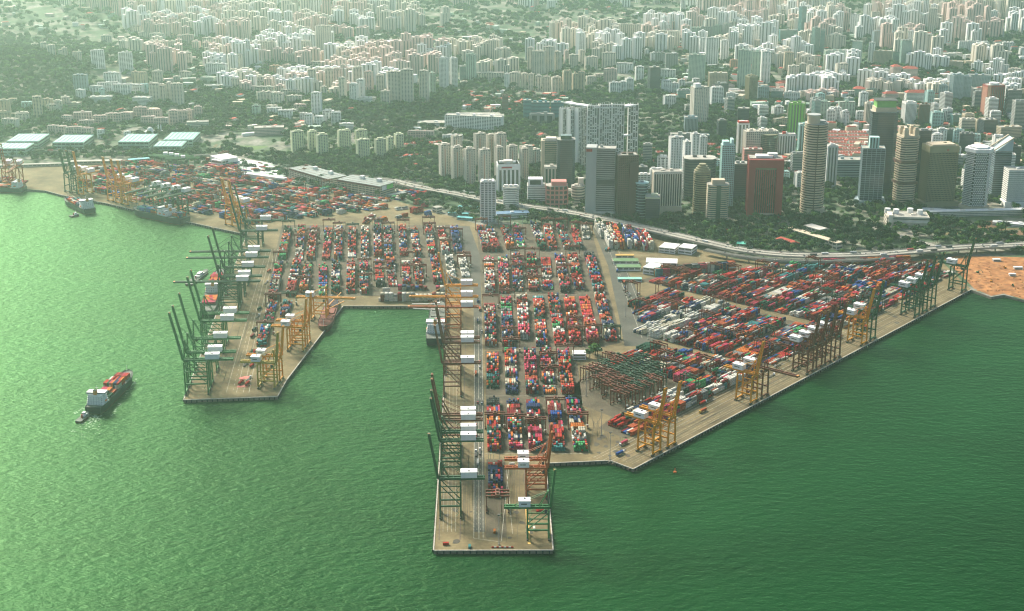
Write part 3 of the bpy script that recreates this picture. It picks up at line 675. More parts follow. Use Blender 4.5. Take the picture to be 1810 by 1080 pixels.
fix = {('P', 0): (-0.28, -0.36), ('B5', 0): (0.42,), ('B5', 1): (0.36,), ('B5', 2): (0.33,), ('B5', 4): (0.42,), ('B4', 1): (0.97,), ('B4', 3): (0.62, 0.30), ('B4', 4): (0.85,), ('B3', 1): (0.10, 0.88), ('B3', 0): (0.9,), ('B3', 5): (0.30, 0.10), ('B3', 6): (0.12,), ('B3', 7): (0.05,), ('B2', 0): (0.55,), ('B2', 2): (0.93, 0.66, 0.42), ('B2', 3): (0.92, 0.35, 0.08), ('B2', 6): (0.95,), ('L', 0): (0.9, 0.25), ('L', 1): (0.8,), ('A1', 0): (0.9,), ('A2', 0): (0.95,), ('B1', 0): (0.95,), ('B1', 2): (0.95,), ('B1', 3): (0.4,), ('B1', 5): (0.92,), ('B1', 6): (0.9,), ('B1', 7): (0.7,)}
for nm, a, b_, z, i in BLK:
    if z == 'E': continue
    fr = fix.get((z, i))
    if fr is None:
        fr = [rg.uniform(0.1, 0.95) for _ in range(rg.choice((0, 1, 1, 2)) if z[0] == 'A' else rg.choice((0, 0, 1)))]
    d = (b_ - a)
    for k, f in enumerate(fr):
        p = a + d * f; s_ = Vector((d.y, -d.x, 0)).normalized()
        gr = (z == 'B3' and i == 7) or (z == 'A1' and i in (0, 5)) or (z == 'L' and i == 1)
        gantry(p + s_ * 1.5, d, 21.5 if z[0] in 'A' or z == 'B1' else 23.5, 'green' if gr else 'orange',
               '%s rubber-tyred gantry, %s over %s block from the left, %s' % ('green' if gr else 'orange', ['nearest', 'second', 'third'][k], ordinal(i), ZW[z]), 'yard gantry cranes')
cnt = 0
for nm, a, b_, z, i in ZC:
    d = (b_ - a); nn = 1 if z == 'C2' else (rg.choice((0, 1, 1)) if z == 'C1' else rg.choice((0, 1, 1, 2)))
    if z == 'C3' and i > 8: nn = rg.choice((1, 2))
    for k in range(nn):
        gr = rg.random() < 0.15
        gantry(a + d * rg.uniform(0.08, 0.92), d, 23.5, 'green' if gr else 'orange', '%s rubber-tyred gantry, %s on %s row behind right-hand quay, section %s' % ('green' if gr else 'orange', ['nearest', 'second'][k], ordinal(i), {'C1': 'one', 'C2': 'two', 'C3': 'three'}[z]), 'yard gantry cranes')
        cnt += 1
# parked cluster of idle gantries
for r_ in range(4):
    a_ = 128 + (0, 10, 22, 40)[r_]
    for k in range((9, 11, 11, 8)[r_]):
        a_ += rg.choice((8.4, 8.8, 9.5, 12, 16)); n_ = 124 + r_ * 27 + rg.uniform(-5, 5)
        gr = (r_ in (1, 2) and k > 3) or rg.random() < 0.3
        gantry(QC(a_, n_), QA, 23.5, 'green' if gr else 'orange', '%s idle gantry crane, %s along %s line of the parked cluster' % ('green' if gr else 'orange', ordinal(k), ['front', 'second', 'third', 'rear'][r_]), 'parked idle gantry cranes')
g_ = G(1118, 520); gantry(g_, QA, 23.5, 'orange', 'orange gantry crane standing alone beside the white office sheds', 'yard gantry cranes')
for i, a_ in enumerate(sorted((rg.uniform(20, DLEN - 20) for _ in range(26)), reverse=True)):
    n_ = rg.choice(range(62, 420, 25)); gr = rg.random() < 0.45
    gantry(DC(a_, n_), DA, 23.5, 'green' if gr else 'orange', '%s gantry crane, %s from the left on the far-left terminal' % ('green' if gr else 'orange', ordinal(i)), 'yard gantry cranes')
# ------------------------------------------------------------------ ships
M_HULLB = mat('hull_navy', (0.012, 0.018, 0.03), 0.45, var=0.2, scale=0.1); M_HULLR = mat('hull_dark_red', (0.10, 0.015, 0.012), 0.5, var=0.2, scale=0.1)
M_HULLG = mat('hull_grey_green', (0.03, 0.06, 0.05), 0.5, var=0.2, scale=0.1); M_DECK = mat('deck_green_grey', (0.12, 0.13, 0.11), 0.8, var=0.3, scale=0.2)
M_SHIPW = mat('ship_white', (0.78, 0.77, 0.72), 0.45, var=0.08, scale=0.3); M_FUN = mat('funnel_orange', (0.60, 0.25, 0.03), 0.5, var=0.05)
M_SHIPDK = mat('deck_red', (0.20, 0.05, 0.03), 0.8, var=0.3, scale=0.2); M_BOOT = mat('boot_topping', (0.22, 0.04, 0.03), 0.6, var=0.2, scale=0.2)
M_BOATO = mat('lifeboat_orange', (0.70, 0.16, 0.02), 0.5, var=0)
def hull_outline(L, B, bow=0.28, stern=0.86, n=8):
    """x forward, stern at -L/2"""
    P = [(-L / 2, -B / 2 * stern), (-L / 2 + 0.12 * L, -B / 2)]
    xs = L / 2 - bow * L
    for k in range(n + 1):
        u = k / n; P.append((xs + bow * L * u, -B / 2 * math.sqrt(max(0, 1 - u ** 2.0))))
    P += [(x, -y) for x, y in reversed(P[:-1])]
    return P
def hull_mesh(L, B, zdeck, mat_hull):
    q = MB(); top = hull_outline(L, B); bot = hull_outline(L * 0.95, B * 0.9, 0.34, 0.7); n = len(top)
    wl = [(x * 0.97 - 0.01 * L, y * 0.96) for x, y in top]
    lev = [(bot, -2.0), (wl, 1.0), (top, zdeck)]
    for pts, z in lev: q.v.extend([(x, y, z + (2.6 * max(0, (x - L * 0.36) / (L * 0.14)) if z > 2 else 0)) for x, y in pts])
    for s_ in range(2):
        for i in range(n):
            j = (i + 1) % n; q.f.append((s_ * n + i, s_ * n + j, (s_ + 1) * n + j, (s_ + 1) * n + i)); q.m.append(1 if s_ == 0 else 0)
    q.f.append(tuple(range(2 * n, 3 * n))); q.m.append(2)
    return q.mesh('hull', mat_hull)
def superstructure(root, x, B, z, decks, ln, funnel=M_FUN, wings=True, aft=-1):
    q = MB(); zz = z
    for k in range(decks):
        w_ = B * (0.92 - 0.03 * k); q.box(x - ln / 2 + 0.25 * k, x + ln / 2 - 0.2 * k, -w_ / 2, w_ / 2, zz, zz + 2.5); zz += 2.7
        q.box(x - ln / 2 + 0.25 * k - 0.6, x + ln / 2 - 0.2 * k + 0.4, -w_ / 2 - 0.4, w_ / 2 + 0.4, zz - 0.2, zz)
    sup = q.build('superstructure', M_SHIPW, root)
    q = MB(); q.box(x - ln * 0.3, x + ln * 0.42, -B / 2, B / 2, zz, zz + 2.6); br = q.build('bridge', M_SHIPW, root)
    q = MB(); q.box(x - ln * 0.31, x + ln * 0.435, -B / 2 - 0.03, B / 2 + 0.03, zz + 1.0, zz + 1.9); q.build('bridge_window', M_CAB, br)
    q = MB()
    for k in range(decks - 1):
        for j in range(6):
            y_ = -B * 0.36 + j * B * 0.144; q.box(x - ln / 2 + 0.25 * k - 0.05, x - ln / 2 + 0.25 * k + 0.1, y_, y_ + 0.8, z + 2.7 * k + 1.0, z + 2.7 * k + 1.9)
    stuff(q.build('porthole_row', M_CAB, sup))
    q = MB(); q.cbox(x - ln * 0.32, 0, zz, ln * 0.24, B * 0.17, 5.5); f = q.build('funnel', funnel, root)
    q = MB(); q.cbox(x - ln * 0.32, 0, zz + 5.5, ln * 0.25, B * 0.18, 0.9); q.build('funnel_cap', M_DARK, f)
    q = MB(); q.cyl(x + ln * 0.1, 0, zz + 2.6, zz + 10, 0.35, 8, 0.15); q.beam((x + ln * 0.1, -2, zz + 7), (x + ln * 0.1, 2, zz + 7), 0.25, 0.25); q.build('mast', M_SHIPW, root)
    for s_ in (-1, 1):
        q = MB(); q.add([(x - 2.5, s_ * B * 0.47 - 1, z + 4), (x + 2.5, s_ * B * 0.47 - 1, z + 4), (x + 3.4, s_ * B * 0.47, z + 5.4), (x - 3.4, s_ * B * 0.47, z + 5.4), (x - 2.5, s_ * B * 0.47 + 1, z + 4), (x + 2.5, s_ * B * 0.47 + 1, z + 4), (x, s_ * B * 0.47, z + 6.2)],
                        [(0, 1, 5, 4), (0, 3, 4), (1, 5, 2), (0, 1, 2, 6, 3), (4, 5, 2, 6, 3)]); q.build('lifeboat', M_BOATO, root)
    return zz
SHIP_CONT = []
def ship(name, label, cat, a, b_, B, zdeck, mats, house=None, holds=None, seed=1, cargo=None, cranes=None, group=None, cargo_pal=None, individual=False, fore=None):
    """a stern, b_ bow: points on the water"""
    L = (b_ - a).length; mid = (a + b_) / 2; d = (b_ - a).normalized(); rz = math.atan2(d.y, d.x)
    root = thing(name, label, cat, (mid.x, mid.y, WZ), rz, group)
    obj('hull', hull_mesh(L, B, zdeck, mats), root)
    q = MB(); o_ = hull_outline(L, B); nn = len(o_)
    for i in range(nn):
        x0, y0 = o_[i]; x1, y1 = o_[(i + 1) % nn]; f = lambda x: 2.6 * max(0, (x - L * 0.36) / (L * 0.14))
        q.beam((x0, y0, zdeck + f(x0) + 0.5), (x1, y1, zdeck + f(x1) + 0.5), 0.25, 1.1)
    q.build('bulwark', mats[0], root)
    if house: superstructure(root, house[0] * L, B, zdeck, house[1], house[2])
    if fore is not None: superstructure(root, fore * L, B, zdeck, 3, 9)
    q = MB(); q.cyl(L * 0.43, 0, zdeck + 2, zdeck + 13, 0.4, 8, 0.2); q.build('foremast', M_SHIPW, root)
    if holds:
        q = MB()
        for (u0, u1) in holds: q.box(u0 * L, u1 * L, -B * 0.38, B * 0.38, zdeck, zdeck + 1.6)
        q.build('hatch_cover', mats[2] if len(mats) > 2 else M_DECK, root)
    if cranes:
        for (u, tx, ty, tz) in cranes:
            q = MB(); q.cyl(u * L, 0, zdeck, zdeck + 13, 1.3, 10); q.box(u * L - 1.8, u * L + 1.8, -1.8, 1.8, zdeck + 11, zdeck + 14); q.build('crane_post', mats[3], root)
            q = MB(); q.beam((u * L, 0, zdeck + 12), (u * L + tx, ty, zdeck + tz), 1.2, 1.2); q.build('crane_jib', mats[3], root)
    if cargo:
        rr = random.Random(seed); R2 = Matrix.Rotation(rz, 3, 'Z'); cur = 0
        for (u0, u1, tiers) in cargo:
            nb = max(1, int((u1 - u0) * L / 12.8))
            for bi in range(nb):
                xx = u0 * L + 6.4 + bi * 12.8; bw = B * 0.9 * (1 if xx < L * 0.25 else max(0.45, 1 - (xx - L * 0.25) / (L * 0.32)))
                nw = max(2, int(bw / 2.6)); cc = cpick(rr, cargo_pal)
                for wi in range(nw):
                    t_ = max(1, tiers - (rr.random() < 0.3))
                    for ti in range(t_):
                        if rr.random() < 0.45: cc = cpick(rr, cargo_pal)
                        p = R2 @ Vector((xx, (wi - (nw - 1) / 2) * 2.55, zdeck + 1.7 + ti * 2.62)) + Vector((mid.x, mid.y, WZ))
                        SHIP_CONT.append((dict(p=tuple(p), rz=rz, ln=L40, c=cc), individual and ti == t_ - 1, label, bi, wi, ti, u0))
    return root
def W(px, py): return G(px, py, WZ)
ship('container_ship', 'loaded container ship leaving with red boxes, navy hull, on open water', 'ship', W(165, 733), W(230, 668), 24, 9, [M_HULLB, M_BOOT, M_DECK],
     house=(-0.37, 5, 15), cargo=[(-0.26, -0.02, 2), (-0.02, 0.22, 3), (0.24, 0.42, 2)], seed=5, cargo_pal=['red', 'red', 'rust red', 'orange', 'dark red', 'crimson', 'white', 'cream', 'dark green', 'navy'], individual=True)
ship('container_ship', 'container ship with white deckhouse turning off the far-left quay', 'ship', W(160, 378), W(119, 358), 26, 9, [M_HULLB, M_BOOT, M_DECK],
     house=(-0.36, 5, 16), cargo=[(-0.24, 0.1, 2), (0.12, 0.42, 2)], seed=8)
ship('container_ship', 'blue container ship moored under green cranes at the far-left quay', 'ship', W(328, 396), W(238, 377), 30, 11, [M_HULLB, M_BOOT, M_DECK],
     house=(-0.12, 5, 14), fore=-0.2, cargo=[(-0.44, -0.26, 3), (-0.02, 0.2, 3), (0.2, 0.42, 2)], seed=9, cargo_pal=['blue', 'teal', 'navy', 'orange', 'rust red', 'grey'])
ship('container_ship', 'grey ship moored at the left picture edge under orange cranes', 'ship', W(44, 339), W(-60, 336), 26, 9, [M_HULLG, M_BOOT, M_SHIPDK],
     house=(-0.38, 4, 14), cargo=[(-0.25, 0.3, 1)], seed=10)
ship('container_ship', 'ship with crimson containers moored beneath green cranes of left pier', 'ship', W(366, 560), W(391, 486), 25, 9, [M_HULLG, M_BOOT, M_DECK],
     house=(-0.05, 4, 12), cargo=[(0.06, 0.30, 3), (-0.36, -0.15, 1)], seed=11, cargo_pal=['crimson', 'red', 'crimson', 'orange'])
ship('cargo_ship', 'white-housed cargo ship moored in the basin beside the central pier', 'ship', W(768, 611), W(778, 545), 27, 10, [M_HULLB, M_BOOT, M_DECK, M_SHIPW],
     house=(-0.30, 5, 20), holds=[(-0.12, 0.05), (0.08, 0.22), (0.25, 0.36)], cargo=[(-0.1, 0.02, 1)], seed=12, cranes=[(0.07, -6, 36, 16), (0.24, -4, 40, 13)])
ship('cargo_ship', 'dark red cargo ship with yellow deck jibs at the left pier', 'ship', W(589, 541), W(571, 590), 22, 8, [M_HULLR, M_BOOT, M_SHIPDK, CRM['yellow']],
     house=(-0.36, 3, 11), holds=[(-0.22, -0.02), (0.04, 0.22), (0.25, 0.38)], seed=13, cranes=[(-0.05, -34, 16, 22), (0.1, -22, 24, 18)])
_k = {}
for c, ind, lab, bi, wi, ti, u0 in SHIP_CONT:
    if ind:
        container(c, '%s container atop the ship leaving port, %s bay %s from its port side' % (CNAME[c['c']], {-0.26: 'aft', -0.02: 'midship', 0.24: 'forward'}[u0] + ' ' + ordinal(bi), ordinal(wi)), 'containers on the departing ship')
hid = [c for c in SHIP_CONT if not c[1]]
q = MB()
for c, *_ in hid: q.cbox(c['p'][0], c['p'][1], c['p'][2], c['ln'], CWID, CHT, c['c'], c['rz'])
o = stuff(q.build('ship_containers', CMATS)); o['label'] = 'container cargo stowed on the decks of the moored ships'; o['category'] = 'containers'
def tug(label, a, b_, hullm=M_HULLB, B=8.5):
    L = (b_ - a).length; d = (b_ - a).normalized(); mid = (a + b_) / 2
    root = thing('tugboat', label, 'tugboat', (mid.x, mid.y, WZ), math.atan2(d.y, d.x), 'tugboats')
    obj('hull', hull_mesh(L, B, 2.6, [hullm, M_BOOT, M_DECK]), root)
    q = MB(); q.box(-L * 0.05, L * 0.26, -B * 0.3, B * 0.3, 2.6, 5.2); q.build('deckhouse', M_SHIPW, root)
    q = MB(); q.box(L * 0.03, L * 0.2, -B * 0.22, B * 0.22, 5.2, 7.8); w_ = q.build('wheelhouse', M_SHIPW, root)
    q = MB(); q.box(L * 0.025, L * 0.205, -B * 0.225, B * 0.225, 6.3, 7.2); q.build('window', M_CAB, w_)
    q = MB(); q.cyl(-L * 0.1, 0, 2.6, 7.0, 1.0, 10); q.build('funnel', CMATS[3], root)
    q = MB(); q.cyl(L * 0.1, 0, 7.8, 13, 0.2, 6); q.build('mast', M_SHIPW, root)
tug('small tug with white wheelhouse at the stern of the departing ship', W(138, 748), W(156, 733), M_HULLB, 9)
tug('small tug beside the ship turning off the far-left quay', W(124, 384), W(140, 381), M_HULLB, 10)
tug('dark green workboat lying off the left pier under lowered booms', W(333, 505), W(366, 480), M_HULLG, 14)
bu = thing('buoy', 'small orange channel buoy floating off the right-hand quay', 'buoy', W(1193, 835))
q = MB(); q.cyl(0, 0, -0.5, 1.2, 2.0, 12); q.build('float', M_BOATO, bu)
q = MB()
for k in range(4): q.beam((1.4 * math.cos(k * 1.57), 1.4 * math.sin(k * 1.57), 1.2), (0, 0, 6), 0.25, 0.25)
q.build('tower', M_BOATO, bu)
q = MB(); q.cyl(0, 0, 5.6, 6.8, 0.6, 8); q.build('lantern', M_DARK, bu)

# churned foam astern of the departing ship and tug
fo = MB(); rf = random.Random(31); sa, sb = W(170, 730), W(150, 762); fd = (sb - sa).normalized(); fs = Vector((-fd.y, fd.x, 0))
for _ in range(170):
    u = rf.random() ** 1.4; p = sa + fd * (4 + u * 95) + fs * rf.gauss(0, 3 + 16 * u); r_ = rf.uniform(0.25, 1.1) * (1.2 - u); a_ = rf.random() * 3
    fo.add([(p.x + r_ * 1.8 * math.cos(a_ + i * 1.257), p.y + r_ * math.sin(a_ + i * 1.257), WZ + 0.05) for i in range(5)], [(0, 1, 2, 3, 4)])
for sgn in (-1, 1):
    for _ in range(70):
        u = rf.random(); p = W(230, 668) + (W(165, 733) - W(230, 668)) * u + Vector((-(W(165, 733) - W(230, 668)).normalized().y, (W(165, 733) - W(230, 668)).normalized().x, 0)) * sgn * (9 + 16 * u + rf.gauss(0, 1.2)); r_ = rf.uniform(0.2, 0.7)
        fo.add([(p.x + r_ * 2 * math.cos(i * 1.257), p.y + r_ * math.sin(i * 1.257), WZ + 0.05) for i in range(5)], [(0, 1, 2, 3, 4)])
stuff(fo.build('wake_foam', mat('sea_foam', (0.40, 0.56, 0.38), 0.7, var=0.1)))
# ------------------------------------------------------------------ buildings
def wall(name, c, rough=0.75): return mat('wall_' + name, c, rough, var=0.13, scale=0.08, rnd=0.10, streak=True)
WALLS = {'cream': wall('cream', (0.68, 0.61, 0.51)), 'white': wall('white', (0.78, 0.77, 0.73)), 'pink': wall('pink', (0.66, 0.50, 0.44)), 'beige': wall('beige', (0.50, 0.41, 0.29)),
         'pale green': wall('pale_green', (0.42, 0.52, 0.42)), 'lime': wall('lime', (0.64, 0.66, 0.44)), 'grey': wall('grey', (0.33, 0.34, 0.32)), 'orange': wall('orange', (0.52, 0.28, 0.18)),
         'blue grey': wall('blue_grey', (0.32, 0.40, 0.42)), 'olive': wall('olive', (0.26, 0.23, 0.13)), 'brown': wall('brown', (0.10, 0.05, 0.035)), 'red': wall('red', (0.32, 0.03, 0.03)), 'green': wall('green', (0.16, 0.40, 0.05)),
         'sand': wall('sand', (0.55, 0.45, 0.32)), 'teal': wall('teal', (0.05, 0.22, 0.26)), 'dark': wall('dark', (0.06, 0.065, 0.06)), 'salmon': wall('salmon', (0.55, 0.20, 0.17)), 'aqua': wall('aqua', (0.42, 0.62, 0.58))}
def glass(name, c, rough=0.18): return mat('glass_' + name, c, rough, var=0.25, scale=0.12, rnd=0.1, spec=0.7)
GL = {'dark': glass('dark', (0.035, 0.04, 0.038)), 'blue': glass('blue', (0.015, 0.03, 0.055)), 'green': glass('green', (0.015, 0.07, 0.045)), 'sea': glass('sea', (0.10, 0.20, 0.19)), 'window': glass('window', (0.07, 0.075, 0.065), 0.35), 'brown': glass('brown', (0.035, 0.02, 0.015))}
M_ROOF = mat('roof_felt', (0.36, 0.34, 0.29), 0.9, var=0.3, scale=0.1, rnd=0.15); M_TILE = mat('roof_tile_red', (0.46, 0.075, 0.05), 0.9, var=0.35, scale=0.15, rnd=0.2)
M_TEALROOF = mat('roof_teal', (0.16, 0.36, 0.30), 0.6, var=0.25, scale=0.04); M_GREYROOF = mat('roof_grey', (0.22, 0.25, 0.23), 0.7, var=0.25, scale=0.05); M_WROOF = mat('roof_white', (0.72, 0.72, 0.68), 0.6, var=0.12, scale=0.05)
FOOT = []          # footprints, so that trees keep clear
def plan_ring(w, d, n, kind):
    if kind == 'round': return [(w / 2 * math.cos(2 * math.pi * i / n), d / 2 * math.sin(2 * math.pi * i / n)) for i in range(n)]
    if kind == 'hex': return [(w / 2 * math.cos(2 * math.pi * i / 6), d / 2 * math.sin(2 * math.pi * i / 6)) for i in range(6)]
    if kind == 'chamfer':
        c = min(w, d) * 0.22; x, y = w / 2, d / 2
        return [(-x + c, -y), (x - c, -y), (x, -y + c), (x, y - c), (x - c, y), (-x + c, y), (-x, y - c), (-x, -y + c)]
    return [(-w / 2, -d / 2), (w / 2, -d / 2), (w / 2, d / 2), (-w / 2, d / 2)]
def sc_ring(P, k): return [(x * k, y * k) for x, y in P]
def off_ring(P, o):
    return [(x + math.copysign(o, x) if abs(x) > 1e-6 else x, y + math.copysign(o, y) if abs(y) > 1e-6 else y) for x, y in P]
def building(px, py, wpx, hpx, style='slab', wc='cream', gc='window', rot=0.0, depth=None, plan='rect', label='', group=None, name='apartment_block', cat='building', fl=3.3, parts_bands=False, bay=None, roof=None, extra=None, podium=None, tiles=False, seed=None):
    p = GT(px, py); s = scale_at(p); w = wpx / s; h = height_for(p, hpx)
    rr = random.Random(int(px * 31 + py * 17) if seed is None else seed)
    d = depth if depth else max(11.0, min(w * 0.8, rr.uniform(12, 17) if style in ('slab', 'vslab') else rr.uniform(18, 28)))
    cr = abs(math.cos(rot)); sr = abs(math.sin(rot))
    if rot and plan != 'round': w = max(8.0, (w - d * sr) / max(cr, 0.3))
    cx, cy_ = p.x, p.y + (d * cr + w * sr) / 2
    root = thing(name, label, cat, (cx, cy_, p.z), rot, group)
    FOOT.append((cx, cy_, max(w, d) * 0.55 + 4))
    wm, gm = WALLS[wc], GL[gc]; ring = plan_ring(w, d, 28, plan)
    nf = max(2, int(h / fl)); fh = h / nf
    z0 = -6 if p.z > 1 else 0
    core = MB()
    if style == 'vslab':      # ribbed residential slab, alternating projecting bays
        core.prism(sc_ring(ring, 0.97), z0, h)
        core.build('wall', gm, root)
        nb = max(2, int(round(w / (bay or 7.5)))); bw = w / nb; q = MB()
        for i in range(nb):
            x = -w / 2 + (i + 0.5) * bw; off = 0.7 if i % 2 else 0
            for sy in (-1, 1):
                for u in (-0.34, 0.34): q.cbox(x + u * bw, sy * (d / 2 + off / 2 + 0.1), z0, bw * 0.24, 1.4 + off, h - z0 - (3 if i % 2 else 0.2))
        nd = max(1, int(round(d / 7)))
        for i in range(nd):
            for sx in (-1, 1): q.cbox(sx * (w / 2), -d / 2 + (i + 0.5) * d / nd, z0, 0.9, d / nd * 0.72, h - z0 - 0.4)
        q.build('pier_ribbing', wm, root)
        q = MB()
        for k in range(nf): q.cbox(0, 0, k * fh, w + 0.1, d + 0.5, fh * 0.34)
        stuff(q.build('floor_banding', wm, root))
    elif style == 'slab':
        core.prism(sc_ring(ring, 0.975), z0, h); core.build('wall', gm, root)
        q = MB(); nb = max(2, int(round(w / (bay or 6.0))))
        for i in range(nb + 1):
            x = -w / 2 + i * w / nb
            for sy in (-1, 1): q.cbox(x, sy * d / 2, z0, 1.5 if i % 3 else 2.6, 0.9, h - z0 - 0.3)
        for sx in (-1, 1): q.cbox(sx * (w / 2 - 0.1), 0, z0, 0.8, d * 0.8, h - z0 - 0.4)
        q.build('pier_ribbing', wm, root)
        q = MB()
        for k in range(nf): q.cbox(0, 0, k * fh, w + 0.3, d + 0.3, fh * 0.42)
        stuff(q.build('floor_banding', wm, root))
    elif style in ('hband', 'glass'):
        core.prism(sc_ring(ring, 0.97), z0, h - 0.5); core.build('glazing', gm, root)
        th = 0.5 if style == 'hband' else 0.14
        if parts_bands:
            q = MB(); q.prism(ring, 0, fh * th); me_ = q.mesh('floor_band', wm)
            for k in range(nf): o_ = obj('floor_band', me_, root); o_.location = (0, 0, k * fh + fh * (1 - th) * 0.5)
        else:
            q = MB()
            for k in range(nf): q.prism(ring, k * fh + fh * (1 - th) * 0.5, k * fh + fh * (1 + th) * 0.5)
            stuff(q.build('floor_banding', wm, root))
        if bay:
            q = MB(); nb = max(1, int(round(w / bay)))
            for i in range(nb + 1):
                for sy in (-1, 1): q.cbox(-w / 2 + i * w / nb, sy * d / 2, z0, 0.7, 0.7, h - z0 - 0.2)
            nd = max(1, int(round(d / bay)))
            for i in range(nd + 1):
                for sx in (-1, 1): q.cbox(sx * w / 2, -d / 2 + i * d / nd, z0, 0.7, 0.68, h - z0 - 0.25)
            stuff(q.build('mullion_ribbing', wm, root))
    elif style == 'vrib':
        core.prism(sc_ring(ring, 0.97), z0, h - 0.5); core.build('glazing', gm, root)
        q = MB(); nb = max(3, int(round(w / (bay or 3.2)))); rib = (bay or 3.2) * 0.42
        for i in range(nb + 1):
            for sy in (-1, 1): q.cbox(-w / 2 + i * w / nb, sy * d / 2, z0, rib, 1.0, h - z0 - 0.1)
        nd = max(2, int(round(d / (bay or 3.2))))
        for i in range(nd + 1):
            for sx in (-1, 1): q.cbox(sx * w / 2, -d / 2 + i * d / nd, z0, 1.0, rib, h - z0 - 0.15)
        q.build('pier_ribbing', wm, root)
        q = MB(); q.prism(off_ring(ring, 0.6), h - 3.2, h); q.prism(off_ring(ring, 0.6), 0, 3); q.build('cornice', wm, root)
    elif style == 'grid':
        core.prism(sc_ring(ring, 0.96), z0, h - 0.5); core.build('glazing', gm, root)
        q = MB()
        for k in range(nf + 1): q.prism(ring, max(0, k * fh - 0.35), min(h, k * fh + fh * 0.30))
        stuff(q.build('floor_banding', wm, root))
        q = MB(); b_ = bay or 4.0; nb = max(2, int(round(w / b_)))
        for i in range(nb + 1):
            for sy in (-1, 1): q.cbox(-w / 2 + i * w / nb, sy * d / 2, z0, b_ * 0.3, 0.9, h - z0 - 0.1)
        nd = max(2, int(round(d / b_)))
        for i in range(nd + 1):
            for sx in (-1, 1): q.cbox(sx * w / 2, -d / 2 + i * d / nd, z0, 0.9, b_ * 0.3, h - z0 - 0.12)
        stuff(q.build('pier_ribbing', wm, root))
    elif style == 'low':
        core.prism(ring, z0, h); core.build('wall', wm, root)
        q = MB()
        for k in range(nf):
            q.prism(off_ring(ring, 0.08), k * fh + fh * 0.38, k * fh + fh * 0.74)
        stuff(q.build('window_banding', gm, root))
    # roof
    q = MB()
    if tiles:
        x, y, rh = w / 2 + 0.8, d / 2 + 0.8, min(w, d) * 0.28
        e = max(0.0, x - y * 0.9) if x > y else 0; f = max(0.0, y - x * 0.9) if y >= x else 0
        q.add([(-x, -y, h), (x, -y, h), (x, y, h), (-x, y, h), (-e, -f, h + rh), (e, f, h + rh)], [(0, 1, 5, 4), (1, 2, 5), (2, 3, 4, 5), (3, 0, 4), (0, 3, 2, 1)] if x > y else [(0, 1, 4), (1, 2, 5, 4), (2, 3, 5), (3, 0, 4, 5), (0, 3, 2, 1)])
        q.build('roof', M_TILE, root)
    else:
        q.prism(off_ring(ring, 0.25), h, h + 0.5); q.build('roof', roof or M_ROOF, root)
        np_ = rr.choice((1, 2, 2, 3)) if w > 14 else 1
        for k in range(np_):
            bw_ = min(w * 0.26, rr.uniform(5, 10)); bx = (k - (np_ - 1) / 2) * w * 0.3; by = rr.uniform(-0.15, 0.15) * d
            q = MB(); q.cbox(bx, by, h + 0.5, bw_, min(d * 0.5, rr.uniform(4, 7)), rr.uniform(2.5, 4.5) if h > 25 else 2)
            q.build('roof_plant', wm if style != 'glass' else WALLS['grey'], root)
        if h > 12:
            q = MB(); t_ = 0.5
            for sy in (-1, 1): q.cbox(0, sy * (d / 2 - 0.2), h + 0.5, w * 0.93 if plan != 'rect' else w, t_, 1.0)
            for sx in (-1, 1): q.cbox(sx * (w / 2 - 0.2), 0, h + 0.5, t_, d - 1.0, 0.95)
            if plan == 'rect': q.build('parapet', wm, root)
    if podium:
        k, ph = podium; q = MB(); q.cbox(0, 0, z0, w * k, d * k * 1.1, ph - z0); q.build('podium', WALLS['grey'] if wc in ('dark', 'brown') else wm, root)
    if extra: extra(root, w, d, h)
    return root
WORDC = {'window': '', 'dark': '', 'blue': '', 'green': '', 'sea': '', 'brown': ''}
SHAPE = {'vslab': 'ribbed residential slab', 'slab': 'apartment slab', 'hband': 'banded office tower', 'glass': 'glass tower', 'vrib': 'vertically ribbed tower', 'grid': 'gridded tower', 'low': 'low block'}
def fit(t_):
    for a_, b_ in (('residential ', ''), ('from the left', 'from left'), ('vertically ribbed', 'ribbed'), ('office ', '')):
        if len(t_.split()) > 16: t_ = t_.replace(a_, b_)
    return t_
def cluster(phrase, group, rows, style='vslab', wc='cream', gc='window', rots=(0.0,), **kw):
    """rows: (x, base y, width px, height px[, wall colour[, style[, glass]]]); labelled by order from the left"""
    rows = sorted(rows, key=lambda r_: r_[0]); rr = random.Random(len(phrase))
    for i, r_ in enumerate(rows):
        c = r_[4] if len(r_) > 4 and r_[4] else wc; st = r_[5] if len(r_) > 5 and r_[5] else style; g_ = r_[6] if len(r_) > 6 else gc
        til = st == 'tile'
        if til: st = 'low'
        building(r_[0], r_[1], r_[2], r_[3], st, c, g_, rot=rr.choice(rots) + rr.uniform(-0.05, 0.05), label=fit('%s %s, %s from the left %s' % (c, SHAPE[st], ordinal(i), phrase)), group=group, tiles=til, name='apartment_block' if 'slab' in st else ('office_tower' if st != 'low' else 'low_building'), **kw)
HD = 'distant housing blocks'
cluster('along the wooded ridge, upper left', HD, [(61, 95, 14, 17), (77, 98, 12, 21), (90, 103, 16, 22), (106, 104, 8, 15), (114, 106, 11, 20), (131, 111, 8, 18), (140, 113, 10, 21), (172.5, 122, 23, 32, 'white', 'slab'), (222, 131, 24, 37, 'white', 'slab'), (187, 78, 20, 14)], rots=(0.3, 0.35))
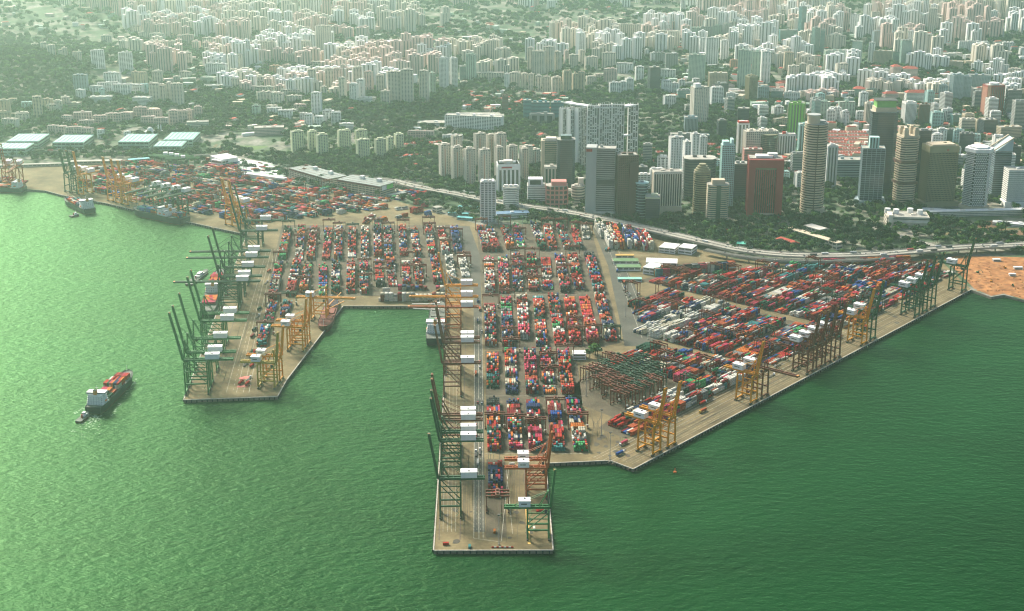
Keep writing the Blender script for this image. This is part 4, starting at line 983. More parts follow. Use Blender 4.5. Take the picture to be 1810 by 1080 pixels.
cluster('in the white estate below the ridge', HD, [(143, 163, 24, 30, 'blue grey'), (142, 176, 16, 16, 'white'), (170, 167, 22, 14, 'white'), (180, 172, 8, 14, 'aqua'), (198, 148, 30, 18, 'white'), (190, 163, 36, 16, 'white', 'slab'), (216, 170, 30, 20, 'white', 'slab'), (238, 166, 30, 15, 'white', 'slab'), (254, 164, 14, 14, 'aqua'), (240, 152, 13, 24, 'beige'), (253, 157, 14, 27, 'beige'), (278, 152, 19, 25), (273, 184, 18, 35), (287, 182, 14, 30), (300, 182, 12, 34), (314, 187, 21, 38), (250, 188, 34, 14, 'white', 'low'), (175, 182, 44, 9, 'white', 'low')], rots=(0.0, 0.2, -0.15))
cluster('on the far-left hillside foot', HD, [(8, 212, 20, 34, 'beige'), (22, 188, 16, 12, 'sand'), (5, 218, 26, 18, 'beige'), (46, 196, 20, 14, 'aqua'), (66, 208, 18, 36, 'sand'), (84, 196, 18, 20, 'sand'), (38, 220, 26, 18, 'cream'), (17, 228, 30, 16, 'cream'), (92, 200, 20, 14), (102, 198, 16, 18), (115, 193, 16, 20), (130, 196, 24, 13, 'sand', 'low')], rots=(0.25, -0.2))
cluster('in the pink low-rise estate, left', HD, [(118, 220, 18, 14), (145, 218, 32, 18), (152, 226, 26, 12), (176, 222, 24, 16), (200, 216, 28, 14), (222, 216, 24, 15), (94, 240, 18, 17), (108, 240, 20, 15), (130, 242, 28, 16), (152, 242, 24, 14), (248, 212, 24, 20), (272, 214, 26, 18), (262, 224, 26, 16), (284, 226, 26, 16), (307, 222, 16, 25), (320, 220, 22, 22), (334, 214, 14, 18), (350, 212, 14, 22), (348, 231, 40, 14, 'cream', 'low'), (178, 245, 10, 14, 'white', 'slab'), (225, 244, 10, 10, 'white', 'slab')], wc='pink', style='slab', rots=(0.15, -0.2, 0.1))
cluster('in the hazy upper-left city', HD, [(398, 68, 9, 34), (415, 72, 17, 38), (467, 72, 13, 40), (486, 72, 22, 28), (523, 72, 20, 26, 'pink'), (545, 74, 12, 24, 'pink'), (572, 97, 28, 50), (585, 76, 8, 27), (472, 112, 30, 38), (510, 105, 24, 32), (540, 104, 22, 30), (518, 117, 18, 20, 'grey'), (330, 120, 18, 26), (317, 80, 10, 16, 'pink'), (332, 80, 20, 18, 'pink'), (370, 84, 26, 16), (375, 97, 28, 12), (410, 96, 40, 12, 'white', 'low'), (382, 138, 38, 24, 'white', 'slab'), (417, 124, 24, 27), (372, 114, 22, 12), (240, 60, 18, 14), (255, 72, 22, 14), (278, 78, 26, 18), (292, 62, 22, 18), (300, 88, 24, 14)], rots=(0.0, 0.25, -0.2))
cluster('beyond the wooded valley, left of centre', HD, [(413, 140, 14, 16), (432, 147, 16, 24), (412, 160, 24, 20), (327, 142, 22, 14), (368, 150, 28, 12, 'pale green', 'low'), (312, 150, 14, 14), (333, 150, 26, 10, 'pale green', 'low'), (487, 135, 20, 18, 'orange'), (507, 132, 16, 16, 'pink'), (508, 150, 18, 16, 'pink'), (523, 147, 14, 18, 'orange'), (535, 147, 14, 22, 'orange'), (552, 166, 16, 42), (567, 150, 14, 28), (583, 163, 16, 40), (598, 165, 16, 42, 'pink'), (572, 173, 12, 18), (558, 122, 34, 12), (465, 153, 40, 10), (462, 167, 46, 13), (470, 182, 34, 18), (490, 188, 24, 22), (512, 172, 34, 12), (520, 184, 26, 14), (385, 160, 50, 8, 'white', 'low')], rots=(0.0, 0.2, -0.25))
cluster('round the green park, left of centre', HD, [(453, 210, 15, 22, 'pale green'), (485, 206, 26, 14, 'white'), (504, 213, 26, 17, 'white'), (518, 205, 14, 10), (560, 207, 18, 42, 'white'), (546, 224, 16, 20, 'white'), (564, 225, 18, 18, 'white'), (536, 213, 12, 12, 'white'), (580, 215, 20, 18, 'white'), (594, 222, 18, 22, 'white'), (474, 240, 54, 13, 'pink', 'low'), (480, 200, 20, 12), (530, 196, 22, 10, 'pink'), (612, 232, 26, 12, 'white', 'low')], rots=(0.1, -0.2))
cluster('among lime-edged towers above the long warehouses', 'lime and white towers', [(525, 271, 24, 37), (552, 270, 18, 36), (569, 277, 22, 37), (608, 270, 24, 37), (638, 264, 22, 32), (641, 283, 25, 34), (672, 282, 21, 34), (689, 272, 14, 28), (705, 269, 18, 30)], wc='lime', style='vslab', rots=(0.45,), bay=6)
cluster('in the dense cream towers, top centre-left', HD, [(608, 150, 12, 34, 'pink'), (618, 152, 12, 30, 'pink'), (632, 166, 18, 46), (606, 178, 14, 40), (626, 184, 16, 34, 'white'), (638, 180, 14, 38, 'white'), (652, 168, 16, 40, 'pink'), (672, 168, 14, 34), (696, 184, 25, 56), (720, 184, 22, 60), (750, 182, 18, 56), (764, 172, 12, 42, 'pale green'), (785, 164, 16, 60, 'white', 'grid'), (802, 161, 14, 57, 'white', 'grid'), (820, 146, 16, 28, 'grey', 'glass', 'sea'), (833, 147, 18, 50, 'pale green'), (693, 130, 14, 22, 'pink'), (715, 128, 34, 24, 'pink'), (748, 118, 9, 24, 'white'), (764, 116, 20, 22), (662, 128, 10, 20, 'orange'), (676, 130, 9, 27, 'orange'), (657, 96, 13, 24, 'pink'), (675, 100, 16, 27, 'pink'), (635, 97, 14, 25), (723, 76, 15, 11, 'white'), (732, 114, 22, 14), (618, 117, 38, 14, 'pale green', 'low'), (820, 155, 14, 10), (838, 96, 18, 10), (867, 124, 40, 14, 'white'), (885, 112, 10, 24), (899, 112, 8, 24), (866, 143, 50, 14), (896, 158, 10, 26, 'white'), (681, 188, 16, 26), (646, 185, 36, 10, 'white', 'low')], rots=(0.0, 0.3, -0.3))
cluster('in the dense cream towers, top centre', HD, [(938, 130, 12, 44), (952, 136, 24, 44), (970, 134, 20, 50), (985, 132, 16, 40), (1001, 114, 9, 24, 'pink'), (1014, 124, 16, 26), (1028, 118, 12, 28), (1045, 124, 24, 22), (1076, 124, 24, 30), (1092, 114, 14, 20), (1105, 130, 30, 17, 'white'), (1056, 92, 7, 34, 'white'), (1068, 96, 14, 38, 'white'), (1087, 90, 10, 42), (1103, 96, 16, 26), (1121, 97, 20, 28), (1112, 68, 30, 24), (1128, 70, 14, 26), (1150, 90, 20, 22), (1172, 88, 28, 32), (1190, 90, 22, 34), (1143, 104, 8, 16, 'white'), (1155, 114, 12, 20, 'white'), (1167, 118, 18, 24, 'grey'), (1187, 124, 22, 28, 'grey')], rots=(0.0, 0.3, -0.3))
cluster('in the cream row behind the hillside park', HD, [(910, 155, 20, 25), (927, 156, 12, 25), (939, 159, 10, 27), (952, 160, 12, 25), (966, 164, 14, 28), (983, 167, 18, 29), (1002, 169, 16, 42, 'beige'), (1016, 167, 10, 36, 'beige'), (1028, 166, 12, 38, 'beige'), (1079, 151, 24, 28, 'pink'), (1058, 146, 16, 14), (1045, 152, 18, 16), (1087, 171, 20, 24, 'white', 'slab'), (1101, 170, 14, 24, 'white', 'slab'), (1112, 168, 14, 28, 'white', 'slab'), (1130, 143, 15, 24, 'white'), (1156, 166, 22, 46, 'dark', 'glass', 'blue'), (1180, 142, 30, 18, 'white'), (1178, 168, 16, 24, 'white', 'slab'), (1192, 168, 14, 20, 'white', 'slab')], rots=(0.2, -0.2))
cluster('in the upper-right city behind the wooded hill', HD, [(1232, 150, 30, 52, 'pale green', 'grid', 'sea'), (1243, 100, 14, 32, 'white'), (1258, 114, 22, 46, 'white'), (1280, 110, 14, 38, 'white'), (1269, 160, 32, 30, 'beige', 'grid'), (1303, 64, 9, 30, 'white'), (1315, 66, 7, 36, 'white'), (1228, 68, 18, 18, 'pale green'), (1248, 68, 20, 20, 'grey'), (1267, 68, 20, 22, 'pale green'), (1285, 70, 16, 28, 'grey'), (1308, 80, 14, 16, 'grey'), (1327, 88, 10, 34, 'white'), (1337, 88, 16, 16), (1338, 70, 18, 26), (1367, 70, 20, 22), (1384, 36, 12, 18), (1398, 40, 9, 22), (1365, 42, 6, 16), (1417, 78, 13, 65, 'teal', 'glass', 'sea'), (1393, 74, 30, 20, 'teal', 'glass', 'sea'), (1438, 52, 12, 28), (1450, 56, 10, 30), (1468, 50, 22, 30), (1492, 44, 12, 20), (1441, 100, 14, 50, 'pale green', 'glass', 'sea'), (1453, 100, 10, 46, 'pale green', 'glass', 'sea'), (1470, 90, 20, 26), (1487, 90, 14, 26)], rots=(0.0, 0.35, -0.3))
cluster('in the tower district above the round tower', HD, [(1358, 95, 20, 16, 'pink'), (1375, 97, 14, 16, 'pink'), (1392, 104, 16, 24), (1413, 105, 14, 24, 'beige'), (1425, 110, 14, 30, 'beige'), (1297, 128, 13, 21, 'orange'), (1315, 158, 24, 68, 'pale green', 'vslab', 'sea'), (1337, 146, 18, 54, 'pale green', 'vslab', 'sea'), (1352, 152, 16, 60, 'white', 'vslab', 'sea'), (1365, 122, 10, 28), (1375, 122, 12, 22), (1393, 132, 16, 38, 'sand'), (1402, 145, 18, 28), (1420, 132, 14, 18), (1437, 122, 26, 22), (1474, 126, 34, 36, 'pale green', 'grid', 'sea'), (1493, 118, 10, 28, 'white'), (1432, 140, 12, 22), (1444, 140, 14, 20), (1487, 146, 22, 32), (1452, 160, 28, 22, 'white', 'slab'), (1328, 182, 20, 46, 'olive', 'vrib', 'brown'), (1205, 158, 10, 16, 'white'), (1230, 154, 12, 14, 'white'), (1280, 163, 40, 10, 'pink', 'low'), (1348, 180, 22, 26, 'blue grey', 'slab'), (1375, 182, 24, 20, 'grey', 'glass', 'sea'), (1400, 182, 26, 18, 'white', 'slab'), (1430, 178, 32, 16), (1463, 181, 16, 16, 'white', 'slab'), (1300, 176, 60, 12, 'pink', 'low'), (1385, 158, 26, 10, 'orange', 'tile')], rots=(0.0, 0.3, -0.3))
cluster('in the hazy top-right city', HD, [(1510, 66, 16, 40, 'white'), (1546, 54, 14, 32), (1557, 54, 16, 20), (1574, 50, 18, 22), (1603, 40, 10, 12), (1634, 38, 10, 14), (1648, 60, 16, 44), (1672, 46, 10, 18, 'dark', 'glass', 'sea'), (1682, 46, 10, 28, 'white'), (1674, 72, 17, 30, 'pink'), (1693, 46, 14, 16), (1707, 64, 6, 32, 'white'), (1721, 50, 26, 18, 'white', 'hband', 'sea'), (1744, 46, 20, 12, 'white'), (1761, 50, 11, 26, 'pink'), (1758, 70, 40, 18, 'white', 'hband', 'sea'), (1553, 88, 24, 32, 'blue grey'), (1576, 90, 18, 32, 'blue grey'), (1515, 118, 20, 44, 'pale green', 'glass', 'sea'), (1540, 114, 12, 38, 'white'), (1560, 115, 32, 24, 'beige', 'grid'), (1584, 114, 14, 22, 'grey', 'glass', 'sea'), (1602, 100, 24, 44, 'white'), (1600, 120, 18, 48, 'pale green', 'glass', 'sea'), (1626, 98, 18, 36, 'teal', 'glass', 'sea'), (1641, 100, 14, 38), (1622, 122, 16, 20, 'pale green'), (1720, 94, 50, 20, 'white', 'slab'), (1782, 90, 20, 14, 'white'), (1684, 108, 40, 12, 'white', 'low'), (1714, 112, 22, 14, 'white'), (1748, 106, 44, 10, 'white', 'low'), (1807, 102, 10, 16, 'white'), (1691, 124, 30, 14, 'sand', 'low'), (1726, 130, 18, 16, 'white'), (1748, 128, 24, 14, 'white'), (1772, 130, 26, 14, 'white'), (1793, 138, 20, 16)], rots=(0.0, 0.35, -0.3))
cluster('among the red-roofed blocks, upper right', HD, [(1558, 158, 26, 34, 'white', 'slab'), (1583, 148, 18, 30, 'pink', 'tile'), (1610, 148, 28, 26, 'cream', 'tile'), (1619, 154, 18, 14, 'pink', 'tile'), (1690, 182, 22, 48, 'blue grey', 'grid', 'sea'), (1705, 180, 18, 44, 'blue grey', 'grid', 'sea'), (1732, 162, 40, 28, 'blue grey', 'grid', 'sea'), (1655, 174, 18, 22, 'grey', 'slab'), (1668, 180, 16, 28, 'blue grey', 'slab'), (1640, 168, 16, 18, 'grey', 'slab'), (1620, 184, 38, 20, 'white', 'tile'), (1520, 174, 24, 16, 'pale green', 'tile'), (1540, 172, 20, 14, 'pale green', 'slab'), (1575, 180, 28, 14, 'pink', 'tile'), (1500, 176, 22, 14, 'cream', 'slab'), (1560, 190, 40, 10, 'pink', 'tile'), (1790, 168, 26, 20, 'white', 'slab')], rots=(0.0, 0.2, -0.3))
cluster('in the low quarter behind the glass skyscraper', 'buildings in the old quarter', [(1455, 211, 22, 30, 'pale green'), (1476, 219, 20, 27, 'white', 'slab'), (1496, 209, 28, 28, 'pale green'), (1463, 181, 16, 14, 'aqua'), (1521, 214, 14, 16, 'white', 'slab'), (1532, 224, 9, 42, 'cream', 'vrib'), (1607, 222, 22, 40, 'white', 'vrib', 'blue'), (1634, 222, 20, 36, 'brown', 'vrib', 'window'), (1653, 218, 18, 14, 'white', 'low'), (1668, 222, 8, 28, 'white', 'vrib', 'blue'), (1677, 222, 14, 28, 'white', 'hband', 'blue'), (1690, 226, 18, 22, 'teal', 'glass', 'sea'), (1711, 236, 26, 24, 'cream', 'hband'), (1730, 240, 10, 28, 'sand', 'vrib'), (1748, 245, 30, 32, 'dark', 'glass', 'blue'), (1787, 216, 12, 14, 'white', 'low'), (1785, 252, 42, 26, 'sand', 'hband'), (1648, 256, 22, 24, 'white', 'vslab'), (1664, 257, 16, 28, 'white', 'vslab'), (1681, 256, 18, 26, 'dark', 'glass', 'blue'), (1709, 274, 28, 36, 'dark', 'glass', 'blue'), (1752, 300, 22, 30, 'grey', 'hband'), (1790, 300, 30, 40, 'dark', 'hband', 'blue'), (1580, 205, 26, 12, 'sand', 'tile'), (1560, 226, 18, 16, 'white', 'low')], rots=(0.0, 0.15, -0.2))
# ------------------------------------------------------------------ landmark towers
OT = 'office_tower'
def crown_round(root, w, d, h):
    q = MB(); q.cyl(-w * 0.16, -d * 0.12, h, h + 16, w * 0.27, 24); q.build('crown_drum', WALLS['sand'], root)
    q = MB(); q.cyl(-w * 0.16, -d * 0.12, h + 16, h + 17.2, w * 0.29, 24); q.build('crown_ring', WALLS['grey'], root)
    q = MB(); q.cyl(w * 0.2, 0, h, h + 5, w * 0.2, 16); q.cyl(w * 0.3, -d * 0.2, h, h + 3, w * 0.1, 10); q.build('cooling_tower', WALLS['grey'], root)
    q = MB(); q.cbox(-w * 0.02, -d * 0.495, 0, 1.6, 1.6, h); q.build('riser_strip', WALLS['brown'], root)
    q = MB(); q.cyl(0, 0, -0.5, 9, w * 0.80, 32, w * 0.62); q.cyl(0, 0, 9, 10, w * 0.64, 32); q.build('podium', WALLS['dark'], root)
    q = MB(); q.cyl(w * 0.06, -d * 0.02, 9, 20, w * 0.51, 28); q.build('lobby_drum', WALLS['sand'], root)
building(1437, 389, 41, 168, 'hband', 'sand', 'brown', plan='round', depth=44, label='round sand-coloured tower with stacked ring bands and a drum on its roof', name=OT, parts_bands=True, fl=4.6, extra=crown_round)
def crown_green(root, w, d, h):
    q = MB(); q.cbox(0, 0, h, w * 0.8, d * 0.8, 9); q.build('crown_screen', WALLS['sand'], root)
    q = MB(); q.cbox(0, 0, h + 9, w * 0.72, d * 0.72, 13); q.build('crown_mesh', mat('crown_green', (0.18, 0.42, 0.10), 0.6), root)
    q = MB(); q.cbox(0, 0, h + 22, w * 0.84, d * 0.84, 1.2); q.build('crown_cap', WALLS['dark'], root)
building(1556, 346, 46, 147, 'glass', 'dark', 'blue', plan='chamfer', depth=40, label='tall dark blue glass skyscraper with a green crown, cluster right of the round tower', name=OT, bay=None, extra=crown_green, fl=4.2)
def front_fin(root, w, d, h):
    q = MB(); q.cbox(0, -d * 0.1, h, w * 0.42, d * 0.5, 22); q.build('roof_fin', WALLS['aqua'], root)
    q = MB()
    for k in (-0.15, -0.02, 0.11): q.cbox(w * k, -d * 0.355, h + 1, w * 0.05, 0.6, 20)
    q.build('fin_slot', GL['dark'], root)
building(1540, 364, 42, 100, 'glass', 'blue grey', 'blue', depth=30, rot=-0.12, label='dark glass tower with white grid lines standing before the green-crowned skyscraper', name=OT, bay=8, extra=front_fin, fl=4.2, podium=(1.35, 10))
def crown_arch(root, w, d, h):
    q = MB(); q.cbox(0, 0, h, w * 0.9, d * 0.9, 4); q.build('crown_base', WALLS['sand'], root)
    for sx in (-1, 1):
        for sy in (-1, 1):
            q = MB(); q.cbox(sx * w * 0.28, sy * d * 0.28, h + 4, w * 0.24, d * 0.24, 12); q.cbox(sx * w * 0.28, sy * d * 0.28, h + 16, w * 0.17, d * 0.17, 3.5); q.build('crown_turret', WALLS['sand'], root)
    q = MB(); q.cbox(0, 0, h * 0.33, w * 1.01, d * 1.01, 5); q.cbox(0, 0, h * 0.64, w * 1.01, d * 1.01, 5); q.build('louvre_floor', WALLS['brown'], root)
building(1600, 367, 40, 122, 'hband', 'sand', 'brown', plan='chamfer', depth=34, rot=0.2, label='olive banded tower with four turrets on its crown', name=OT, parts_bands=True, fl=4.4, extra=crown_arch)
building(1626, 350, 22, 118, 'glass', 'dark', 'blue', depth=26, label='dark navy slab hidden between the turreted tower and the broad olive block', name=OT, fl=4.2)
def sign_red(root, w, d, h):
    q = MB(); q.cbox(w * 0.12, -d * 0.5 - 0.7, h - 9, 4, 0.5, 4); q.build('emblem', M_TILE, root)
    q = MB(); q.cbox(0, 0, h + 0.5, w * 0.8, d * 0.8, 3); q.build('roof_terrace', WALLS['sand'], root)
    q = MB(); q.cbox(0, 0, h - 11, w + 1.4, d + 1.4, 11.2); q.build('crown_band', WALLS['olive'], root)
building(1659, 365, 58, 105, 'grid', 'olive', 'dark', depth=36, rot=0.16, label='broad olive office block with fine window grid and a red roof emblem', name=OT, bay=3.0, fl=4.0, extra=sign_red, podium=(1.25, 9))
def hex_cap(root, w, d, h):
    q = MB(); q.prism(plan_ring(w * 1.12, d * 1.12, 6, 'hex'), h, h + 7); q.prism(plan_ring(w * 0.8, d * 0.8, 6, 'hex'), h + 7, h + 10); q.build('crown_cap', WALLS['white'], root)
    q = MB(); q.prism(plan_ring(w * 1.2, d * 1.2, 6, 'hex'), 0, 6); q.build('podium', WALLS['sand'], root)
def hex_tower():
    p = G(1727, 371); s = scale_at(p); w = 46 / s; h = height_for(p, 100); root = thing(OT, 'hexagonal tower clad in a black and white staggered panel pattern', 'building', (p.x, p.y + w * 0.42, 0), 0.0)
    FOOT.append((p.x, p.y + w / 2, w * 0.6))
    ring = plan_ring(w, w * 0.92, 6, 'hex'); q = MB(); q.prism(sc_ring(ring, 0.97), 0, h); q.build('glazing', GL['dark'], root)
    nf = 32; fh = h / nf; q = MB()
    for i in range(6):
        a, b_ = Vector((*ring[i], 0)), Vector((*ring[(i + 1) % 6], 0)); e = b_ - a; nb = 7; rz = math.atan2(e.y, e.x)
        for k in range(nf):
            for j in range(nb):
                u = (j + 0.5 + (0.35 if k % 2 else -0.1)) / nb
                if u > 0.97: continue
                c = a + e * u; q.cbox(c.x, c.y, k * fh, e.length / nb * 0.66, 0.9, fh * 0.56, 0, rz)
    stuff(q.build('panel_cladding', WALLS['white'], root))
    hex_cap(root, w, w * 0.92, h)
hex_tower()
def slant(root, w, d, h):
    q = MB(); q.add([(-w / 2, -d / 2, h), (w / 2, -d / 2, h), (w / 2, d / 2, h), (-w / 2, d / 2, h), (w / 2, -d / 2, h + 26), (w / 2, d / 2, h + 26)], [(0, 1, 4), (3, 5, 2), (0, 4, 5, 3), (1, 2, 5, 4)]); q.build('wedge_roof', WALLS['blue grey'], root)
    q = MB(); q.beam((-w / 2 - 6, -d / 2, h + 0.5), (w / 2, -d / 2, h + 27.5), 3, 2); q.beam((-w / 2 - 6, d / 2, h + 0.5), (w / 2, d / 2, h + 27.5), 3, 2); q.build('roof_edge', WALLS['sand'], root)
building(1766, 354, 30, 86, 'glass', 'blue grey', 'blue', depth=32, label='dark tower with a sloping wedge roof behind the hexagonal tower', name=OT, fl=4.2, extra=slant)
building(1797, 366, 40, 64, 'hband', 'white', 'window', depth=32, label='white banded block with sand roof at the right picture edge', name=OT, fl=3.8, podium=(1.15, 11))
def red_frame(root, w, d, h):
    for sx in (-1, 1):
        q = MB(); q.cbox(sx * w * 0.41, -d * 0.56, -4, w * 0.20, d * 0.24, h + 4); q.build('frame_column', WALLS['red'], root)
    q = MB(); q.cbox(0, -d * 0.56, h - 15, w * 1.02, d * 0.25, 15.2); q.build('frame_beam', WALLS['red'], root)
    q = MB(); q.cbox(-w * 0.05, 0, h + 0.6, w * 0.5, d * 0.5, 4); q.cbox(w * 0.2, 0.1 * d, h + 0.6, w * 0.28, d * 0.3, 7); q.build('roof_plant_deck', WALLS['white'], root)
    q = MB(); q.cbox(0, -d * 0.5, h - 20, w * 0.62, 1.6, 4.5); q.build('lintel', WALLS['olive'], root)
    q = MB(); q.cbox(0, -d * 0.62, 0, w * 0.62, d * 0.3, 12); q.build('entrance_canopy', WALLS['sand'], root)
building(1351, 388, 62, 106, 'vrib', 'red', 'brown', depth=36, rot=-0.08, label='massive red portal-framed office block with dark recessed front', name=OT, bay=4, extra=red_frame)
building(1330, 305, 32, 40, 'low', 'salmon', 'window', depth=24, label='plain salmon block peeking up behind the red portal-framed block', name=OT)
def podium_c(root, w, d, h):
    q = MB(); q.cbox(0, -d * 0.15, 0, w * 1.04, d * 1.3, h * 0.24); q.build('podium', WALLS['sand'], root)
building(1178, 383, 50, 78, 'vrib', 'cream', 'brown', depth=24, rot=0.06, label='cream slab office block with close vertical ribs', name=OT, bay=4.2, extra=podium_c)
building(1268, 398, 38, 70, 'hband', 'sand', 'green', plan='chamfer', depth=28, label='stepped beige tower with green centre strip in front of the slim white tower', name=OT, fl=3.8, parts_bands=True, podium=(1.4, 8), extra=lambda r_, w, d, h: (MB().cbox(0, -d * 0.48, 0, w * 0.2, d * 0.16, h).build('centre_strip', GL['green'], r_), MB().cbox(0, 0, h, w * 0.6, d * 0.6, 9).build('crown_step', WALLS['sand'], r_)))
building(1240, 383, 30, 76, 'hband', 'olive', 'brown', plan='round', depth=30, label='rounded brown banded tower with a domed top', name=OT, fl=4, extra=lambda r_, w, d, h: [MB().cyl(0, 0, h + 4 * k, h + 4 * k + 4, w * (0.48 - 0.09 * k), 20).build('dome_tier', WALLS['olive'], r_) for k in range(4)])
building(1236, 356, 56, 74, 'hband', 'dark', 'blue', plan='chamfer', depth=40, label='dark striped glass block behind the domed brown tower', name=OT, fl=5)
building(1283, 374, 22, 116, 'grid', 'aqua', 'window', depth=22, label='slim pale tower with checkered windows left of the navy block', name=OT, bay=3.2, fl=3.6, extra=lambda r_, w, d, h: (MB().cbox(-w * 0.2, 0, h, w * 0.5, d * 0.8, 8).build('crown_fin', WALLS['aqua'], r_), MB().cbox(w * 0.3, 0, h, w * 0.2, d * 0.8, 12).build('crown_fin', WALLS['aqua'], r_)))
building(1307, 357, 30, 66, 'glass', 'dark', 'blue', depth=30, label='plain navy glass block left of the red portal-framed block', name=OT, fl=4)
for i, (x, y, w_, h_) in enumerate(((1194, 324, 26, 80), (1212, 340, 13, 88), (1227, 302, 15, 64), (1241, 287, 16, 44))):
    building(x, y, w_, h_, 'vslab', 'white', 'window', depth=18, rot=0.2, bay=6, label='white condominium slab with dark slots, %s from the left above the ribbed cream slab' % ORD[i], group='white condominium slabs')
def cyl_glass(root, w, d, h):
    q = MB(); q.cyl(w * 0.22, -d * 0.42, 0, h - 8, w * 0.26, 24); q.build('glass_drum', GL['dark'], root)
    q = MB()
    for k in range(int(h / 4)): q.cyl(w * 0.22, -d * 0.42, k * 4, k * 4 + 0.8, w * 0.265, 24)
    stuff(q.build('drum_banding', WALLS['olive'], root))
    q = MB()
    for k in range(5): q.cbox(-w * 0.4 + k * w * 0.2, 0, h, 1.5, d * 0.8, 4)
    q.build('roof_pergola', WALLS['cream'], root)
building(1344, 296, 60, 62, 'grid', 'cream', 'window', depth=26, rot=0.12, label='cream gridded hotel tower with a glass drum at its corner', name=OT, bay=4.4, fl=3.6, extra=cyl_glass)
redcap = lambda r_, w, d, h: MB().cbox(0, 0, h, w * 1.04, d * 1.04, 4).build('red_cap', CMATS[3], r_)
building(1312, 280, 18, 62, 'vrib', 'white', 'window', depth=16, label='slim white tower with a red cap beside the cream hotel', name=OT, bay=7, extra=redcap)
building(1388, 278, 32, 40, 'vrib', 'white', 'window', depth=18, label='white slab with red roof knob behind the cream hotel', name='apartment_block', bay=6, extra=lambda r_, w, d, h: MB().cbox(-w * 0.1, 0, h, 7, 7, 5).build('red_knob', CMATS[3], r_))
def green_rim(root, w, d, h):
    q = MB(); q.cbox(0, -d / 2, h - 2, w + 0.8, 1.2, 3.2); q.cbox(-w / 2, 0, h - 2.1, 1.2, d + 0.8, 3.2); q.cbox(w * 0.1, 0, h, w * 0.5, d * 0.4, 5); q.build('green_rim', WALLS['lime'], root)
building(1154, 396, 28, 46, 'glass', 'dark', 'blue', depth=28, rot=-0.1, label='small black glass cube with a lime roof rim near the viaduct', name=OT, fl=4, extra=green_rim)
building(1134, 390, 22, 64, 'glass', 'aqua', 'blue', plan='round', depth=24, label='round dark glass tower with pale rim beside the brown slab', name=OT, fl=5, extra=lambda r_, w, d, h: MB().cyl(0, 0, h, h + 2, w * 0.55, 24).build('rim', WALLS['aqua'], r_))
building(1209, 258, 46, 20, 'hband', 'grey', 'window', depth=24, label='wide grey block between white condominiums and the cream tower', name=OT)
building(1243, 258, 22, 18, 'glass', 'teal', 'blue', depth=24, label='low blue block beside the wide grey block', name=OT)
building(1221, 240, 22, 32, 'vrib', 'blue grey', 'window', depth=20, label='blue-grey ribbed tower standing over the wide grey block', name=OT)
building(1236, 222, 32, 66, 'vslab', 'cream', 'window', depth=22, rot=0.35, bay=5, label='tall cream tower rising beside the dark wooded hill', name='apartment_block', extra=lambda r_, w, d, h: MB().cbox(-w * 0.2, 0, h, w * 0.4, d * 0.6, 10).build('lift_tower', WALLS['white'], r_))
def blank_side(root, w, d, h):
    q = MB(); q.cbox(-w * 0.33, -d * 0.05, 0, w * 0.36, d * 1.12, h + 3); q.build('service_core', WALLS['grey'], root)
    q = MB(); q.cbox(-w * 0.40, -d * 0.62, h - 5, w * 0.20, 0.6, 5); q.build('sign_panel', CMATS[3], root)
    q = MB(); q.cbox(w * 0.18, 0, h * 0.48, w * 0.62, d * 1.02, 9); q.build('sky_lobby', WALLS['dark'], root)
    q = MB(); q.cbox(w * 0.16, -d * 0.1, 0, w * 0.75, d * 1.3, 5); q.cbox(w * 0.16, -d * 0.1, 8, w * 0.75, d * 1.25, 3); q.build('podium', WALLS['cream'], root)
building(1062, 384, 54, 120, 'hband', 'grey', 'dark', depth=28, rot=-0.12, label='grey slab tower with blank service core and red sign panel', name=OT, fl=4, parts_bands=True, extra=blank_side)
building(1107, 388, 38, 112, 'grid', 'brown', 'brown', depth=30, rot=0.12, label='dark brown tower beside the grey slab tower', name=OT, bay=3.6, fl=4, extra=lambda r_, w, d, h: MB().cbox(w * 0.28, -d * 0.3, 0, w * 0.46, d * 0.6, h * 0.9).build('shoulder', WALLS['brown'], r_))
# seven linked slabs with sky bridges
root = thing('apartment_block', 'cluster of very tall white slabs linked by two sky bridges', 'building', G(1062, 300)); base = root.location.copy()
SL = [(1001, 290, 13, 98, 1.0), (1014, 294, 13, 100, 1.0), (1028, 296, 13, 104, 1.0), (1047, 300, 20, 112, 0.1), (1069, 300, 20, 114, 0.0), (1091, 300, 20, 114, -0.1), (1117, 296, 17, 110, 0.0)]
for (x, y, w_, h_, rt) in SL:
    p = G(x, y); s = scale_at(p); w = w_ / s * (1 / max(0.45, math.cos(rt))); h = height_for(p, h_); d = 15; q = MB(); q.cbox(0, 0, 0, w * 0.97, d * 0.95, h)
    c = q.build('wall', GL['window'], root); c.location = p - base + Vector((0, 8, 0)); c.rotation_euler = (0, 0, rt * 0.6); FOOT.append((p.x, p.y + 8, 24))
    q = MB(); nb = max(3, int(w / 4.2))
    for i in range(nb + 1):
        for sy in (-1, 1): q.cbox(-w / 2 + i * w / nb, sy * d / 2, 0, 1.25, 1.0, h + (3 if i % 3 else 0))
    for sx in (-1, 1): q.cbox(sx * w / 2, 0, 0, 0.9, d * 0.75, h + 2)
    q.build('pier_ribbing', WALLS['white'], c)
    q = MB(); rr = random.Random(x)
    for k in range(int(h / 3.2)):
        for i in range(nb):
            if rr.random() < 0.45: q.cbox(-w / 2 + (i + 0.5) * w / nb, -d / 2, k * 3.2, w / nb * 0.6, 0.5, 1.8)
    stuff(q.build('balcony_panelling', WALLS['white'], c))
zt = [height_for(G(1069, 300), 110), height_for(G(1069, 300), 58)]
